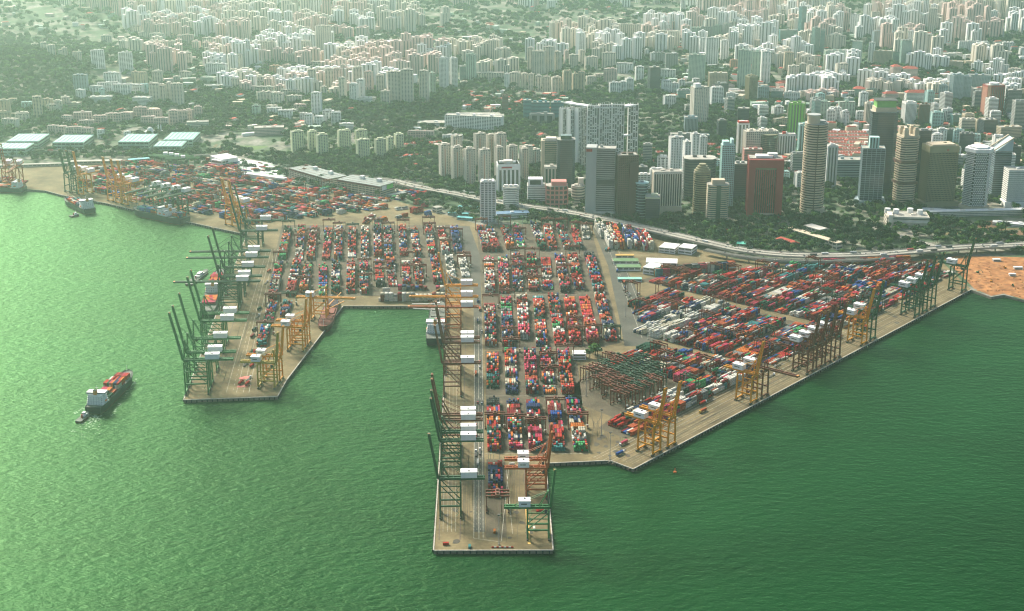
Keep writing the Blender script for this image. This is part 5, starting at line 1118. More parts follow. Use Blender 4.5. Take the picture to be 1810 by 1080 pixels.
for zz in zt:
    q = MB()
    pts = [G(x, y) - base + Vector((0, 8, 0)) for (x, y, *_r) in SL]
    for a, b_ in zip(pts[:-1], pts[1:]): q.beam(a + Vector((0, 0, zz)), b_ + Vector((0, 0, zz)), 17 if zz == zt[0] else 9, 3)
    q.build('sky_bridge', WALLS['white'], root)
building(1000, 336, 32, 88, 'glass', 'dark', 'blue', plan='chamfer', depth=30, label='dark navy glass tower with rounded shoulders before the linked white slabs', name=OT, fl=4, extra=lambda r_, w, d, h: MB().cbox(0, 0, h, w * 0.6, d * 0.6, 8).build('crown_step', GL['green'], r_))
building(972, 322, 30, 72, 'glass', 'sand', 'green', depth=26, label='green glass tower with sand-coloured side wall', name=OT, fl=4, extra=lambda r_, w, d, h: (MB().cbox(-w * 0.42, 0, 0, w * 0.2, d * 1.05, h + 2).build('side_wall', WALLS['sand'], r_), MB().cbox(w * 0.05, 0, h, w * 0.6, d * 0.7, 6).build('crown_step', WALLS['cream'], r_)))
building(975, 334, 24, 38, 'vrib', 'cream', 'green', plan='rect', depth=22, label='low cream block with arched green windows before the green glass tower', name=OT, bay=7)
building(984, 370, 38, 40, 'grid', 'salmon', 'dark', plan='chamfer', depth=30, label='pink-framed dark glass block on the viaduct side', name=OT, bay=8, fl=8, extra=lambda r_, w, d, h: MB().cbox(w * 0.1, 0, h, w * 0.7, d * 0.7, 9).build('penthouse', WALLS['salmon'], r_))
building(948, 364, 32, 34, 'hband', 'white', 'window', depth=30, label='white stepped block attached left of the pink-framed block', name=OT, fl=4, extra=lambda r_, w, d, h: (MB().cbox(-w * 0.05, 0, h, w * 0.8, d * 0.7, 14).build('upper_step', WALLS['white'], r_), MB().cbox(-w * 0.05, -d * 0.36, h + 3, w * 0.6, 1.0, 9).build('upper_window', GL['dark'], r_)))
building(1022, 360, 24, 30, 'hband', 'cream', 'window', plan='round', depth=24, label='small round cream banded building left of the grey slab tower', name=OT, fl=5, extra=lambda r_, w, d, h: MB().cbox(w * 0.2, d * 0.2, h, w * 0.4, d * 0.4, 14).build('stair_tower', WALLS['cream'], r_))
building(1000, 352, 20, 14, 'low', 'cream', 'window', depth=20, label='low cream annex behind the pink-framed block', name='low_building')
building(1070, 376, 40, 6, 'low', 'white', 'window', depth=14, label='long low white canopy at the foot of the grey slab tower', name='low_building')
def fin_tower(root, w, d, h):
    q = MB(); q.cbox(-w * 0.36, 0, h, w * 0.12, d, 3); q.cbox(w * 0.36, 0, h, w * 0.12, d, 3); q.cyl(0, 0, h, h + 9, 0.4, 8); q.build('roof_fin', WALLS['white'], root)
building(862.5, 393, 27, 70, 'grid', 'white', 'window', depth=20, rot=0.05, label='slender white gridded port office tower beside the yard', name=OT, bay=6.5, fl=3.4, parts_bands=False, extra=fin_tower)
building(903, 374, 28, 42, 'hband', 'white', 'window', plan='chamfer', depth=24, label='shorter white banded tower right of the port office tower', name=OT, fl=3.4, parts_bands=True)
building(905, 388, 62, 9, 'hband', 'white', 'window', depth=20, rot=0.2, label='low white podium with blue roof linking the two white towers', name='low_building', fl=4, roof=mat('roof_blue', (0.10, 0.20, 0.32), 0.6, var=0.15))
def white_crown(root, w, d, h):
    q = MB(); q.cbox(0, 0, h - 10, w + 1.6, d + 1.6, 10.5); q.build('crown_band', WALLS['white'], root)
    q = MB(); q.cbox(-w * 0.1, -d / 2 - 1.0, h - 6.5, w * 0.5, 0.4, 3); q.build('sign_panel', CMATS[3], root)
    q = MB(); q.cbox(0, 0, h + 0.5, w * 0.4, d * 0.4, 6); q.build('roof_house', WALLS['cream'], root)
building(898, 346, 40, 54, 'vrib', 'white', 'dark', depth=34, rot=0.1, label='black glass office block with white mullions and white crown band', name=OT, bay=9, extra=white_crown)
# cream housing towers with orange panels
cluster('among cream towers with orange balconies', 'cream towers with orange balconies', [(786, 318, 21, 61), (808, 325, 21, 63), (830, 329, 21, 64), (856, 330, 22, 64), (807, 296, 20, 54), (848, 300, 22, 62), (868, 296, 18, 56), (884, 300, 22, 62), (882, 318, 16, 56), (905, 318, 20, 58), (926, 320, 16, 56), (930, 300, 24, 40), (945, 296, 20, 30)], wc='cream', style='vslab', rots=(0.45,), bay=5.0, extra=lambda r_, w, d, h: MB().cbox(-w * 0.12, -d / 2 - 0.75, 2, w * 0.16, 0.6, h * 0.86).build('balcony_strip', WALLS['orange'], r_))
building(838, 230, 104, 22, 'slab', 'white', 'window', depth=26, rot=-0.22, label='long white hospital-like slab on the green slope, centre', name='low_building')
building(846, 215, 90, 8, 'low', 'white', 'window', depth=60, label='spread of pale flat roofs behind the long white slab', name='low_building')
building(744, 247, 46, 14, 'slab', 'pink', 'window', depth=12, rot=-0.08, label='small pink slab below the long white slab', name='low_building')
building(800, 250, 36, 10, 'slab', 'white', 'window', depth=12, rot=0.1, label='pale school block right of the small pink slab', name='low_building')
building(770, 222, 64, 5, 'low', 'white', 'window', depth=30, label='low pale roofs left of the long white slab', name='low_building')
M_NET = mat('scaffold_net_blue', (0.02, 0.20, 0.30), 0.8, var=0.25, scale=0.05)
for i, (x, w_, h_) in enumerate(((932, 14, 36), (955, 32, 32), (985, 22, 32))):
    building(x, 214, w_, h_, 'low', 'teal', 'blue', depth=22, label='teal net-wrapped block under construction, %s of three from the left' % ORD[i], name='building_under_construction', group='net-wrapped blocks')
building(958, 220, 40, 18, 'vrib', 'grey', 'blue', depth=18, label='grey office block with dark centre before the teal net-wrapped blocks', name=OT, bay=16)
building(893, 202, 11, 32, 'hband', 'brown', 'window', depth=16, label='grey-brown concrete shell tower with tower crane, centre', name='building_under_construction')
def green_side(root, w, d, h):
    q = MB()
    for k in range(5): q.cbox(-w * 0.4 + k * w * 0.2, -d / 2 - 0.6, 0, w * 0.09, 1.5, h + 1)
    q.build('green_ribbing', mat('bright_green', (0.20, 0.58, 0.06), 0.6), root)
    q = MB(); q.cbox(w / 2 + 0.3, 0, h * 0.55, 0.8, d * 0.8, h * 0.35); q.build('orange_panel', WALLS['orange'], root)
building(1408, 242, 30, 58, 'vrib', 'green', 'window', depth=20, rot=-0.3, label='vivid green slab tower with orange side panel', name='apartment_block', bay=6, extra=green_side)
building(1419, 268, 15, 48, 'vrib', 'aqua', 'window', depth=18, label='narrow pale aqua slab right below the vivid green slab', name='apartment_block', bay=6)
building(1468, 330, 16, 72, 'vrib', 'white', 'window', depth=16, label='white slab hidden behind the right side of the round tower', name='apartment_block', bay=8)
building(1497, 318, 54, 34, 'hband', 'blue grey', 'blue', depth=34, label='wide blue-grey carpark block between round tower and glass tower', name=OT, fl=5)
def red_tower(root, w, d, h):
    q = MB(); q.cbox(-w * 0.42, 0, 0, w * 0.18, d * 1.1, h); q.build('corner_pier', WALLS['orange'], root)
    q = MB(); q.cyl(0, 0, h, h + 6, min(w, d) * 0.42, 20); q.build('roof_drum', WALLS['white'], root)
building(1755, 210, 34, 58, 'vrib', 'red', 'window', depth=30, rot=0.15, label='orange-red tower with white roof drum, upper right', name=OT, bay=5, extra=red_tower)
building(1790, 212, 24, 52, 'glass', 'grey', 'blue', depth=24, label='dark blue tower right of the orange-red tower', name=OT)
building(1803, 236, 26, 56, 'hband', 'grey', 'dark', depth=26, label='dark grey banded tower at the right edge, behind wedge-roofed tower', name=OT)
building(1385, 225, 36, 14, 'slab', 'sand', 'window', depth=12, rot=0.5, label='old beige slab on the dark wooded hill', name='apartment_block')
building(1330, 252, 18, 12, 'low', 'cream', 'window', depth=14, label='small cream block at the foot of the wooded hill', name='low_building')
# institution with four cylinder-topped towers, railway station, rail hall
def tanks(root, w, d, h):
    for (x, y) in ((-0.25, 0.1), (0.1, 0.3), (0.32, 0.1), (-0.45, 0.2)):
        q = MB(); q.cyl(w * x, d * y, h, h + 9, 5.5, 14); q.build('roof_drum', WALLS['white'], root)
    q = MB(); q.cbox(-w * 0.42, -d * 0.2, 0, w * 0.1, d * 0.8, h + 5); q.cbox(0, -d * 0.5, h * 0.5, w * 0.9, 5, 2.5); q.build('terrace', WALLS['cream'], root)
building(1608, 404, 78, 18, 'low', 'cream', 'window', depth=46, rot=-0.12, label='pale institution with drum-shaped roof turrets among trees', name='institution_building', extra=tanks, fl=6)
building(1730, 384, 176, 9, 'low', 'cream', 'window', depth=16, rot=0.09, label='long low cream rail hall below the hexagonal tower', name='rail_hall', roof=M_WROOF)
building(1660, 382, 54, 6, 'low', 'cream', 'window', depth=26, rot=-0.3, label='low shed roofs before the broad olive block', name='low_building', roof=M_WROOF)
building(1790, 403, 60, 5, 'low', 'white', 'window', depth=16, rot=-0.35, label='long white shed roof at the right edge by the park', name='low_building', roof=M_WROOF)
def strip_roof(root, w, d, h):
    q = MB(); q.cbox(0, 0, h + 0.5, w, d * 0.3, 2.4); q.build('clerestory', WALLS['cream'], root)
ws0, ws1 = G(1391, 416), G(1478, 443)
def long_block(name, label, cat, A, B_, depth, h, wm, roofm, gm=None, fl=4.5, bands=True, roofname='roof', extra=None, inward=None):
    d = (B_ - A); L = d.length; d.normalize(); s = Vector((-d.y, d.x, 0)); 
    if (s.y < 0): s = -s
    c = (A + B_) / 2 + s * depth / 2; root = thing(name, label, cat, (c.x, c.y, 0), math.atan2(d.y, d.x)); FOOT.append((c.x, c.y, depth))
    for k in range(int(L / 30) + 1): FOOT.append((A.x + d.x * k * 30 + s.x * depth / 2, A.y + d.y * k * 30 + s.y * depth / 2, depth * 0.7))
    q = MB(); q.cbox(0, 0, 0, L, depth, h); q.build('wall', wm, root)
    nf = max(1, int(h / fl)); fh = h / nf
    if bands:
        q = MB()
        for k in range(nf): q.cbox(0, 0, k * fh + fh * 0.42, L + 0.5, depth + 0.5, fh * 0.42)
        stuff(q.build('window_banding', gm or GL['window'], root))
        q = MB(); nb = int(L / 9)
        for i in range(nb + 1):
            for sy in (-1, 1): q.cbox(-L / 2 + i * L / nb, sy * depth / 2, 0, 1.2, 1.0, h - 0.2)
        stuff(q.build('pier_ribbing', wm, root))
    q = MB(); q.cbox(0, 0, h, L + 1.5, depth + 1.5, 0.8); q.build(roofname, roofm, root)
    if extra: extra(root, L, depth, h)
    return root
long_block('railway_station', 'long cream railway station building with flat roof among trees', 'building', ws0, ws1, 14, 13, WALLS['cream'], WALLS['sand'], fl=6)
long_block('station_hall', 'blocky cream station hall behind the long station building', 'building', G(1420, 413), G(1447, 421), 20, 15, WALLS['cream'], WALLS['cream'], fl=7)
def hip(root, w, d, h):
    x, y = w / 2 + 1, d / 2 + 1; q = MB(); q.add([(-x, -y, h + 0.8), (x, -y, h + 0.8), (x, y, h + 0.8), (-x, y, h + 0.8), (-x + y, 0, h + 5), (x - y, 0, h + 5)], [(0, 1, 5, 4), (1, 2, 5), (2, 3, 4, 5), (3, 0, 4)]); q.build('hip_roof', M_TILE, root)
long_block('shophouse', 'red-roofed cream house among trees beside the viaduct', 'building', G(1371, 430), G(1404, 440), 12, 8, WALLS['cream'], M_TILE, extra=hip)
long_block('shophouse', 'small red-roofed house left of the tree belt by the viaduct', 'building', G(1268, 413), G(1291, 416), 8, 5, WALLS['pink'], M_TILE, extra=hip)
long_block('market_shed', 'small shed with turquoise roof beside the viaduct trees', 'building', G(1296, 435), G(1330, 438), 14, 5, WALLS['aqua'], mat('roof_turquoise', (0.10, 0.50, 0.36), 0.6, var=0.15))
# long flatted warehouses and teal-roofed distribution sheds
def rooftop(root, w, d, h):
    for k in (-0.15, 0.25):
        q = MB(); q.cbox(w * k, d * 0.2, h + 0.8, 8, 8, 6); q.build('roof_house', WALLS['white'], root)
    q = MB()
    for k in range(3): q.cbox(0, -d * 0.3 + k * d * 0.3, h + 0.8, w * 0.98, 1.2, 0.5)
    q.build('roof_seam', M_ROOF, root)
    q = MB(); q.cbox(0, -d / 2 - 0.4, h - 3.5, w + 0.8, 0.9, 3.6); q.build('fascia', mat('fascia_maroon', (0.16, 0.035, 0.045), 0.7), root)
long_block('flatted_warehouse', 'long cream multi-storey warehouse with maroon fascia, left one of two', 'building', G(512, 314), G(580, 334), 46, 20, WALLS['cream'], M_GREYROOF, fl=4, extra=rooftop)
def green_sign(root, w, d, h):
    rooftop(root, w, d, h)
    q = MB(); q.cbox(w / 2 + 0.5, d * 0.18, h - 9.5, 0.7, d * 0.42, 8.5); q.build('green_billboard', mat('billboard_green', (0.12, 0.60, 0.08), 0.5), root)
    q = MB(); q.cbox(w / 2 + 0.5, -d * 0.22, h - 9.5, 0.7, d * 0.3, 8.5); q.build('white_billboard', WALLS['white'], root)
long_block('flatted_warehouse', 'long sand-coloured warehouse with a bright green end billboard', 'building', G(597, 336), G(672, 349), 46, 22, WALLS['sand'], M_GREYROOF, fl=4, extra=green_sign)
long_block('carpark_block', 'blank white block at the bend left of the long warehouses', 'building', G(373, 291), G(392, 298), 40, 19, WALLS['white'], M_WROOF, bands=False)
long_block('carpark_block', 'white ramp block with dark open decks left of the long warehouses', 'building', G(393, 299), G(412, 294), 30, 17, WALLS['white'], M_WROOF, fl=6)
for k in range(9):
    a, b_ = G(416 + k * 1.5, 289 + k * 3.0), G(478 + k * 3.0, 297 + k * 3.2)
    long_block('warehouse_shed', 'pale ribbed shed roof, %s back to front beside the ramp block' % ORD[k], 'building', a, b_, 11, 8, WALLS['white'], WALLS['pale green'] if k % 2 else M_WROOF, bands=False)['group'] = 'row of pale shed roofs'
TR = [(13, 68, 262, 58, 'rear left'), (94, 148, 264, 58, 'middle left'), (210, 263, 263, 60, 'middle right'), (290, 341, 259, 58, 'rear right'), (-10, 46, 275, 40, 'front left'), (272, 321, 271, 40, 'front right')]
def teal_top(root, w, d, h):
    q = MB()
    for k in range(7): q.cbox(-w * 0.43 + k * w * 0.143, 0, h + 0.8, w * 0.05, d * 0.9, 0.8)
    for y in (-1, 1): q.cbox(0, y * (d / 2 + 0.3), h + 0.8, w + 1.4, 1.0, 0.7)
    q.build('roof_rib', WALLS['aqua'], root)
for (x0, x1, yb, dep, nm) in TR:
    long_block('distribution_warehouse', 'teal-roofed distribution warehouse, %s of the left group' % nm, 'warehouse', G(x0, yb), G(x1, yb), dep * 1.5, 15, WALLS['pale green'], M_TEALROOF, fl=7, extra=teal_top)['group'] = 'teal-roofed warehouses'
# mosque with white dome and minarets behind the teal roofs
r_ = thing('mosque', 'small white mosque with dome and minarets behind the teal roofs', 'building', G(272, 238), 0)
q = MB(); q.cbox(0, 0, 0, 40, 22, 9); q.build('hall', WALLS['white'], r_)
q = MB(); [q.cyl(-8, 0, 9 + 2 * k, 11 + 2 * k, 8 * math.sqrt(1 - (k / 5) ** 2), 16, 8 * math.sqrt(max(0.01, 1 - ((k + 1) / 5) ** 2))) for k in range(5)]; q.build('dome', WALLS['white'], r_)
for x in (12, 18):
    q = MB(); q.cyl(x, 0, 0, 22, 1.6, 10); q.cyl(x, 0, 22, 26, 1.6, 10, 0.1); q.build('minaret', WALLS['white'], r_)
# port offices and sheds in the yard
def sheds(lst):
    for (x0, y0, x1, y1, dep, h, wm, rm, nm, lab) in lst: long_block(nm, lab, 'building', G(x0, y0), G(x1, y1), dep, h, WALLS[wm], rm, fl=4)
sheds([(1165, 446, 1192, 449, 32, 9, 'white', M_WROOF, 'warehouse_shed', 'white gabled shed beside the high stacks of empties'), (1199, 448, 1222, 451, 26, 11, 'white', M_WROOF, 'warehouse_shed', 'white two-storey shed near the viaduct bend'), (1137, 484, 1160, 487, 30, 11, 'white', M_WROOF, 'port_office', 'white office cube with one dark window in the right yard'), (1142, 472, 1196, 474, 26, 8, 'white', M_WROOF, 'warehouse_shed', 'wide white-roofed workshop behind the white office cube'), (1085, 468, 1128, 468, 16, 6, 'white', mat('roof_green', (0.10, 0.20, 0.08), 0.8, var=0.2), 'port_office', 'low green-roofed white office, rear of two'), (1091, 479, 1132, 479, 16, 6, 'white', MATS['roof_green'], 'port_office', 'low green-roofed white office, front of two'), (1089, 457, 1120, 457, 8, 5, 'cream', mat('roof_yellow', (0.50, 0.30, 0.06), 0.7, var=0.2), 'warehouse_shed', 'yellow-roofed shed at the top of the right yard'), (1093, 498, 1134, 498, 10, 4, 'aqua', mat('roof_mint', (0.20, 0.50, 0.38), 0.7, var=0.2), 'warehouse_shed', 'mint-roofed open shed before the green-roofed offices'), (1013, 636, 1035, 636, 15, 8, 'white', M_WROOF, 'port_office', 'small white canteen block beside trees in mid-yard'), (810, 369, 845, 371, 9, 4, 'aqua', mat('roof_cyan', (0.10, 0.42, 0.44), 0.6, var=0.15), 'canopy_shed', 'cyan canopy, rear of three below the port office tower'), (792, 380, 827, 382, 9, 4, 'aqua', MATS['roof_cyan'], 'canopy_shed', 'cyan canopy, middle of three below the port office tower'), (808, 388, 834, 390, 9, 4, 'aqua', MATS['roof_cyan'], 'canopy_shed', 'cyan canopy, front of three below the port office tower'), (688, 350, 718, 345, 12, 5, 'blue grey', M_GREYROOF, 'warehouse_shed', 'grey shed beside the billboard warehouse'), (815, 345, 850, 354, 12, 8, 'white', M_GREYROOF, 'shophouse', 'white terrace with dark roof beside the viaduct'), (772, 377, 781, 375, 12, 10, 'cream', M_ROOF, 'warehouse_shed', 'pale block between the yard head stacks'), (718, 312, 735, 310, 12, 6, 'pale green', MATS['roof_mint'], 'market_shed', 'mint gabled shed at the foot of the wooded slope'), (-5, 297, 120, 293, 10, 5, 'cream', M_ROOF, 'warehouse_shed', 'long low beige shed above the far-left terminal'), (125, 291, 215, 289, 14, 6, 'sand', M_ROOF, 'warehouse_shed', 'long low sand-coloured shed above the far-left terminal'), (228, 288, 265, 285, 12, 6, 'aqua', MATS['roof_cyan'], 'warehouse_shed', 'cyan-roofed shed above the far-left terminal')])
# four green overhead cranes with white houses above the far-left yard
for i, (x, y) in enumerate(((294, 292), (304, 293), (314, 295), (325, 298))):
    r_ = thing('overhead_crane', 'green overhead rail crane with white house, %s of four from the left' % ORD[i], 'crane', G(x, y), 0.15, 'green overhead rail cranes')
    for sx in (-24, 24):
        for sy in (-5, 5): q = MB(); q.beam((sx, sy, 0), (sx, sy, 22), 1.2, 1.2); q.build('leg', CRM['bright green'], r_)
    for sy in (-5, 5): q = MB(); q.beam((-36, sy, 23), (36, sy, 23), 1.4, 2); q.build('girder', CRM['bright green'], r_)
    q = MB(); q.cbox(0, 0, 24, 9, 9, 5); q.build('machinery_house', M_HOUSE, r_)

# ------------------------------------------------------------------ terraces of red-roofed shophouses
def terrace(px, py, wpx, rot, seed, lab):
    p = G(px, py); w = wpx / scale_at(p); d, h = 13, 9
    root = thing('shophouse_terrace', lab, 'terrace', (p.x, p.y, 0), rot, 'terraces of red-roofed shophouses'); FOOT.append((p.x, p.y, w * 0.4))
    q = MB(); q.cbox(0, 0, 0, w, d, h); q.build('wall', WALLS['cream'], root)
    q = MB(); n_ = max(2, int(w / 6))
    for i in range(n_ + 1): q.cbox(-w / 2 + i * w / n_, 0, h, 0.5, d + 0.4, 2.6)
    q.build('party_wall', WALLS['white'], root)
    q = MB(); x, y = w / 2 + 0.3, d / 2 + 0.6
    q.add([(-x, -y, h), (x, -y, h), (x, 0, h + 3.6), (-x, 0, h + 3.6), (-x, y, h), (x, y, h)], [(0, 1, 2, 3), (3, 2, 5, 4), (0, 3, 4), (1, 5, 2)]); q.build('roof', M_TILE, root)
k = 0
for row, (y, x0, x1) in enumerate(((240, 1462, 1532), (246, 1460, 1536), (252, 1458, 1534), (258, 1460, 1536), (264, 1462, 1534), (270, 1464, 1532), (276, 1466, 1530), (281, 1468, 1530))):
    n_ = 4
    for i in range(n_): 
        terrace(x0 + (i + 0.5) * (x1 - x0) / n_ + R.uniform(-2, 2), y, (x1 - x0) / n_ * 0.92, R.choice((0.06, -0.12, 0.3)), k, 'red-roofed terrace, %s row back, %s from the left, right of round tower' % (ordinal(row), ORD[i])); k += 1
for zone, lst in (('behind the slim pale tower', [(1258, 262), (1270, 268), (1262, 276), (1276, 280), (1290, 284), (1262, 288)]), ('at the wooded hill foot', [(1150, 270), (1166, 276), (1140, 280), (1160, 292)]), ('in the hillside villas, top centre', [(860, 182), (880, 178), (845, 187), (905, 176), (925, 182), (948, 178), (790, 180), (820, 184), (1195, 172), (1215, 176), (1180, 176)]), ('below the linked slabs', [(745, 258), (728, 260), (760, 259), (715, 262), (700, 258), (775, 258)]), ('behind the dark towers, right', [(1580, 232), (1592, 238), (1575, 246), (1590, 252), (1640, 236), (1770, 222), (1750, 218), (1730, 218), (1585, 222), (1800, 226), (1596, 260), (1576, 268)]), ('beside the round tower foot', [(1405, 300), (1412, 312), (1398, 306)])):
    for i, (x, y) in enumerate(sorted(lst)): terrace(x, y, R.uniform(11, 17), R.uniform(-0.3, 0.3), k, 'red-tiled terrace %s, %s from the left' % (zone, ordinal(i))); k += 1

# mid-rise infill between and behind the downtown towers
ri = random.Random(41); mids = []
for x0, x1, y0, y1, n_ in ((1250, 1420, 205, 262, 8), (1130, 1300, 285, 352, 12), (1375, 1425, 300, 350, 4), (1590, 1810, 255, 340, 22), (1180, 1320, 170, 205, 8), (1430, 1560, 190, 225, 8), (1640, 1810, 188, 232, 12)):
    for _ in range(n_ * 4):
        px, py = ri.uniform(x0, x1), ri.uniform(y0, y1); p = GT(px, py)
        if any((p.x - a_) ** 2 + (p.y + 12 - b_) ** 2 < (r2 + 9) ** 2 for a_, b_, r2 in FOOT) or any((px - m_[0]) ** 2 + 6 * (py - m_[1]) ** 2 < 480 for m_ in mids): continue
        c_, st_, g_ = ri.choice((('white', 'hband', 'window'), ('white', 'slab', 'window'), ('dark', 'glass', 'blue'), ('blue grey', 'glass', 'sea'), ('cream', 'grid', 'window'), ('white', 'vslab', 'window'), ('grey', 'hband', 'blue'), ('aqua', 'slab', 'window'), ('sand', 'vrib', 'brown')))
        mids.append((px, py, ri.uniform(13, 24), ri.uniform(16, 40), c_, st_, g_))
        if sum(1 for m_ in mids if x0 <= m_[0] <= x1 and y0 <= m_[1] <= y1) >= n_: break
cluster('among mid-rise infill behind the towers', 'downtown mid-rise infill', mids, rots=(0.1, -0.15, 0.3))
# ------------------------------------------------------------------ low urban fabric too small to count
mats_l = [WALLS[c] for c in ('cream', 'white', 'pink', 'sand', 'pale green', 'grey', 'beige')] + [M_TILE, M_WROOF]
q = MB(); rr = random.Random(3)
def fabric(x0, x1, y0, y1, n_, hmin=5, hmax=14, tile=0.3):
    for _ in range(n_):
        px, py = rr.uniform(x0, x1), rr.uniform(y0, y1); p = GT(px, py)
        if px < 185 and 60 < py < 200: continue
        if any((p.x - a) ** 2 + (p.y - b_) ** 2 < r2 * r2 for a, b_, r2 in FOOT[-900:]): continue
        w, d, h = rr.uniform(10, 34), rr.uniform(9, 18), rr.uniform(hmin, hmax); mi = rr.randrange(7); rz = rr.choice((0.1, 0.5, -0.3, 1.2))
        q.cbox(p.x, p.y, p.z - 4, w, d, h + 4, mi, rz)
        if rr.random() < tile: q.cbox(p.x, p.y, p.z + h, w * 0.8, d * 0.6, 2, 7, rz)
        FABRIC.append((p.x, p.y, 0.6 * w))
FABRIC = []
WOODED = [(-200, 60), (120, 84), (182, 130), (130, 182), (60, 186), (-200, 215)]
def estates(x0, x1, y0, y1, nc, hmin, hmax):
    # far housing estates: clumps of pale slabs
    for _ in range(nc):
        ex, ey = rr.uniform(x0, x1), rr.uniform(y0, y1); k = rr.randint(5, 11); mi = rr.choice((0, 1, 1, 0, 2, 1, 2)); hh = rr.uniform(hmin, hmax); rz = rr.choice((0.2, 0.6, -0.3, 0.0))
        for j in range(k):
            p = GT(ex + rr.uniform(-38, 38), ey + rr.uniform(-5, 5)); w, d, h = rr.uniform(18, 40), rr.uniform(12, 16), hh * rr.uniform(0.75, 1.2)
            q.cbox(p.x, p.y, p.z - 4, w, d, h + 4, mi, rz); q.cbox(p.x, p.y, p.z + h, w * 0.35, d * 0.6, 4, mi, rz)
            for u in (-0.3, 0.0, 0.3): q.cbox(p.x + u * w * math.cos(rz) + d * 0.5 * math.sin(rz), p.y + u * w * math.sin(rz) - d * 0.5 * math.cos(rz), p.z, w * 0.09, 1.2, h - 2, 9, rz)
            FABRIC.append((p.x, p.y, 0.6 * w))
mats_l.append(GL['window'])
estates(100, 700, -14, 18, 44, 35, 60); estates(700, 1810, -14, 14, 34, 35, 65); estates(230, 760, 18, 56, 34, 45, 80); estates(1150, 1810, 14, 60, 44, 50, 95); estates(250, 700, 60, 132, 26, 40, 75); estates(900, 1200, 60, 112, 12, 45, 80); estates(380, 620, 140, 175, 8, 25, 45); estates(600, 900, 95, 140, 12, 40, 75); estates(1180, 1810, 60, 130, 22, 45, 90); estates(1300, 1810, 125, 185, 12, 30, 55); estates(600, 780, 120, 160, 6, 40, 70)
fabric(0, 1810, 2, 60, 260, 6, 20, 0.2); fabric(600, 1300, 60, 110, 90, 5, 12); fabric(150, 700, 60, 190, 110, 6, 18); fabric(1180, 1810, 60, 200, 380, 6, 24); fabric(1380, 1810, 200, 300, 220, 6, 16, 0.5); fabric(820, 1000, 165, 200, 60, 5, 10, 0.7); fabric(700, 1000, 230, 300, 40, 5, 10, 0.5); fabric(400, 620, 190, 240, 30, 5, 12); fabric(60, 360, 120, 240, 30, 5, 12)
fabric(-400, 0, 0, 250, 200, 8, 40, 0.1); fabric(1810, 2200, 0, 330, 300, 8, 50, 0.2)
o = stuff(q.build('distant_low_buildings', mats_l)); o['label'] = 'scatter of small distant houses and low blocks across the hazy city'; o['category'] = 'buildings'
# ------------------------------------------------------------------ viaduct with piers, parapets and traffic
VZ = 11.0
def poly_smooth(pts, n=12):
    out = []
    for i in range(len(pts) - 1):
        p0, p1, p2, p3 = pts[max(0, i - 1)], pts[i], pts[i + 1], pts[min(len(pts) - 1, i + 2)]
        for k in range(n):
            t_ = k / n; out.append(0.5 * ((2 * p1) + (-p0 + p2) * t_ + (2 * p0 - 5 * p1 + 4 * p2 - p3) * t_ * t_ + (-p0 + 3 * p1 - 3 * p2 + p3) * t_ ** 3))
    return out + [pts[-1]]
def ribbon(q, P, off0, off1, dz0, dz1, m=0):
    L = []
    for i, p in enumerate(P):
        d = (P[min(i + 1, len(P) - 1)] - P[max(i - 1, 0)]); s = Vector((-d.y, d.x, 0)).normalized()
        L.append((p + s * off0, p + s * off1))
    for (a, b_), (c, e) in zip(L[:-1], L[1:]):
        V_ = [a, c, e, b_]; q.add([(v.x, v.y, v.z + dz0) for v in V_] + [(v.x, v.y, v.z + dz1) for v in V_], BOX_F, m)
def viaduct(label, pxs, width, z, step=32):
    P = poly_smooth([G(x, y, z) for x, y in pxs]); root = thing('viaduct', label, 'viaduct', (0, 0, 0))
    q = MB(); ribbon(q, P, -width / 2, width / 2, -1.6, 0); q.build('deck', M_ROADC, root)
    q = MB(); ribbon(q, P, -width / 2 + 0.8, width / 2 - 0.8, 0.02, 0.06); q.build('carriageway', M_ROADC, root)
    for s_ in (-1, 1):
        q = MB(); ribbon(q, P, s_ * width / 2 - 0.3, s_ * width / 2 + 0.3, -1.9, 1.3); q.build('parapet', M_ROADC, root)
    q = MB(); ribbon(q, P, -0.5, 0.5, 0.06, 1.0); q.build('median', M_ROADC, root)
    q = MB()
    for o_ in (-width * 0.17, -width * 0.33, width * 0.17, width * 0.33): ribbon(q, P, o_ - 0.12, o_ + 0.12, 0.065, 0.10)
    q.build('lane_marking', M_LINE, root)
    acc = 0.0
    for i in range(1, len(P)):
        acc += (P[i] - P[i - 1]).length
        if acc > step:
            acc = 0; p = P[i]; d = (P[i] - P[i - 1]); rz = math.atan2(d.y, d.x); q = MB(); q.cyl(0, 0, 0, z - 3, 1.3, 10); q.cbox(0, 0, z - 3, 3, width * 0.8, 1.6); o_ = q.build('pier', M_ROADC, root); o_.location = (p.x, p.y, 0); o_.rotation_euler = (0, 0, rz)
    for p in P: FOOT.append((p.x, p.y, width * 0.5 + 3))
    return P
VP1 = viaduct('elevated expressway sweeping along the back of the port yards', [(690, 318), (740, 330), (800, 341), (850, 351), (920, 363), (1000, 374), (1100, 394), (1180, 412), (1250, 428), (1310, 441), (1380, 449), (1460, 451), (1560, 448), (1680, 438), (1760, 434), (1860, 430)], 27, VZ)
VP2 = viaduct('elevated slip road beside the expressway above the right yard', [(1246, 441), (1300, 451), (1360, 458), (1430, 461), (1520, 459), (1580, 455)], 10, 9, 40)
VP3 = viaduct('raised access road before the teal-roofed warehouses', [(66, 267), (130, 267), (200, 268), (272, 270)], 12, 7, 24)
VP4 = viaduct('raised road running behind the long warehouses', [(340, 275), (400, 274), (440, 283), (500, 296), (560, 306), (640, 312), (690, 318)], 16, 8, 36)
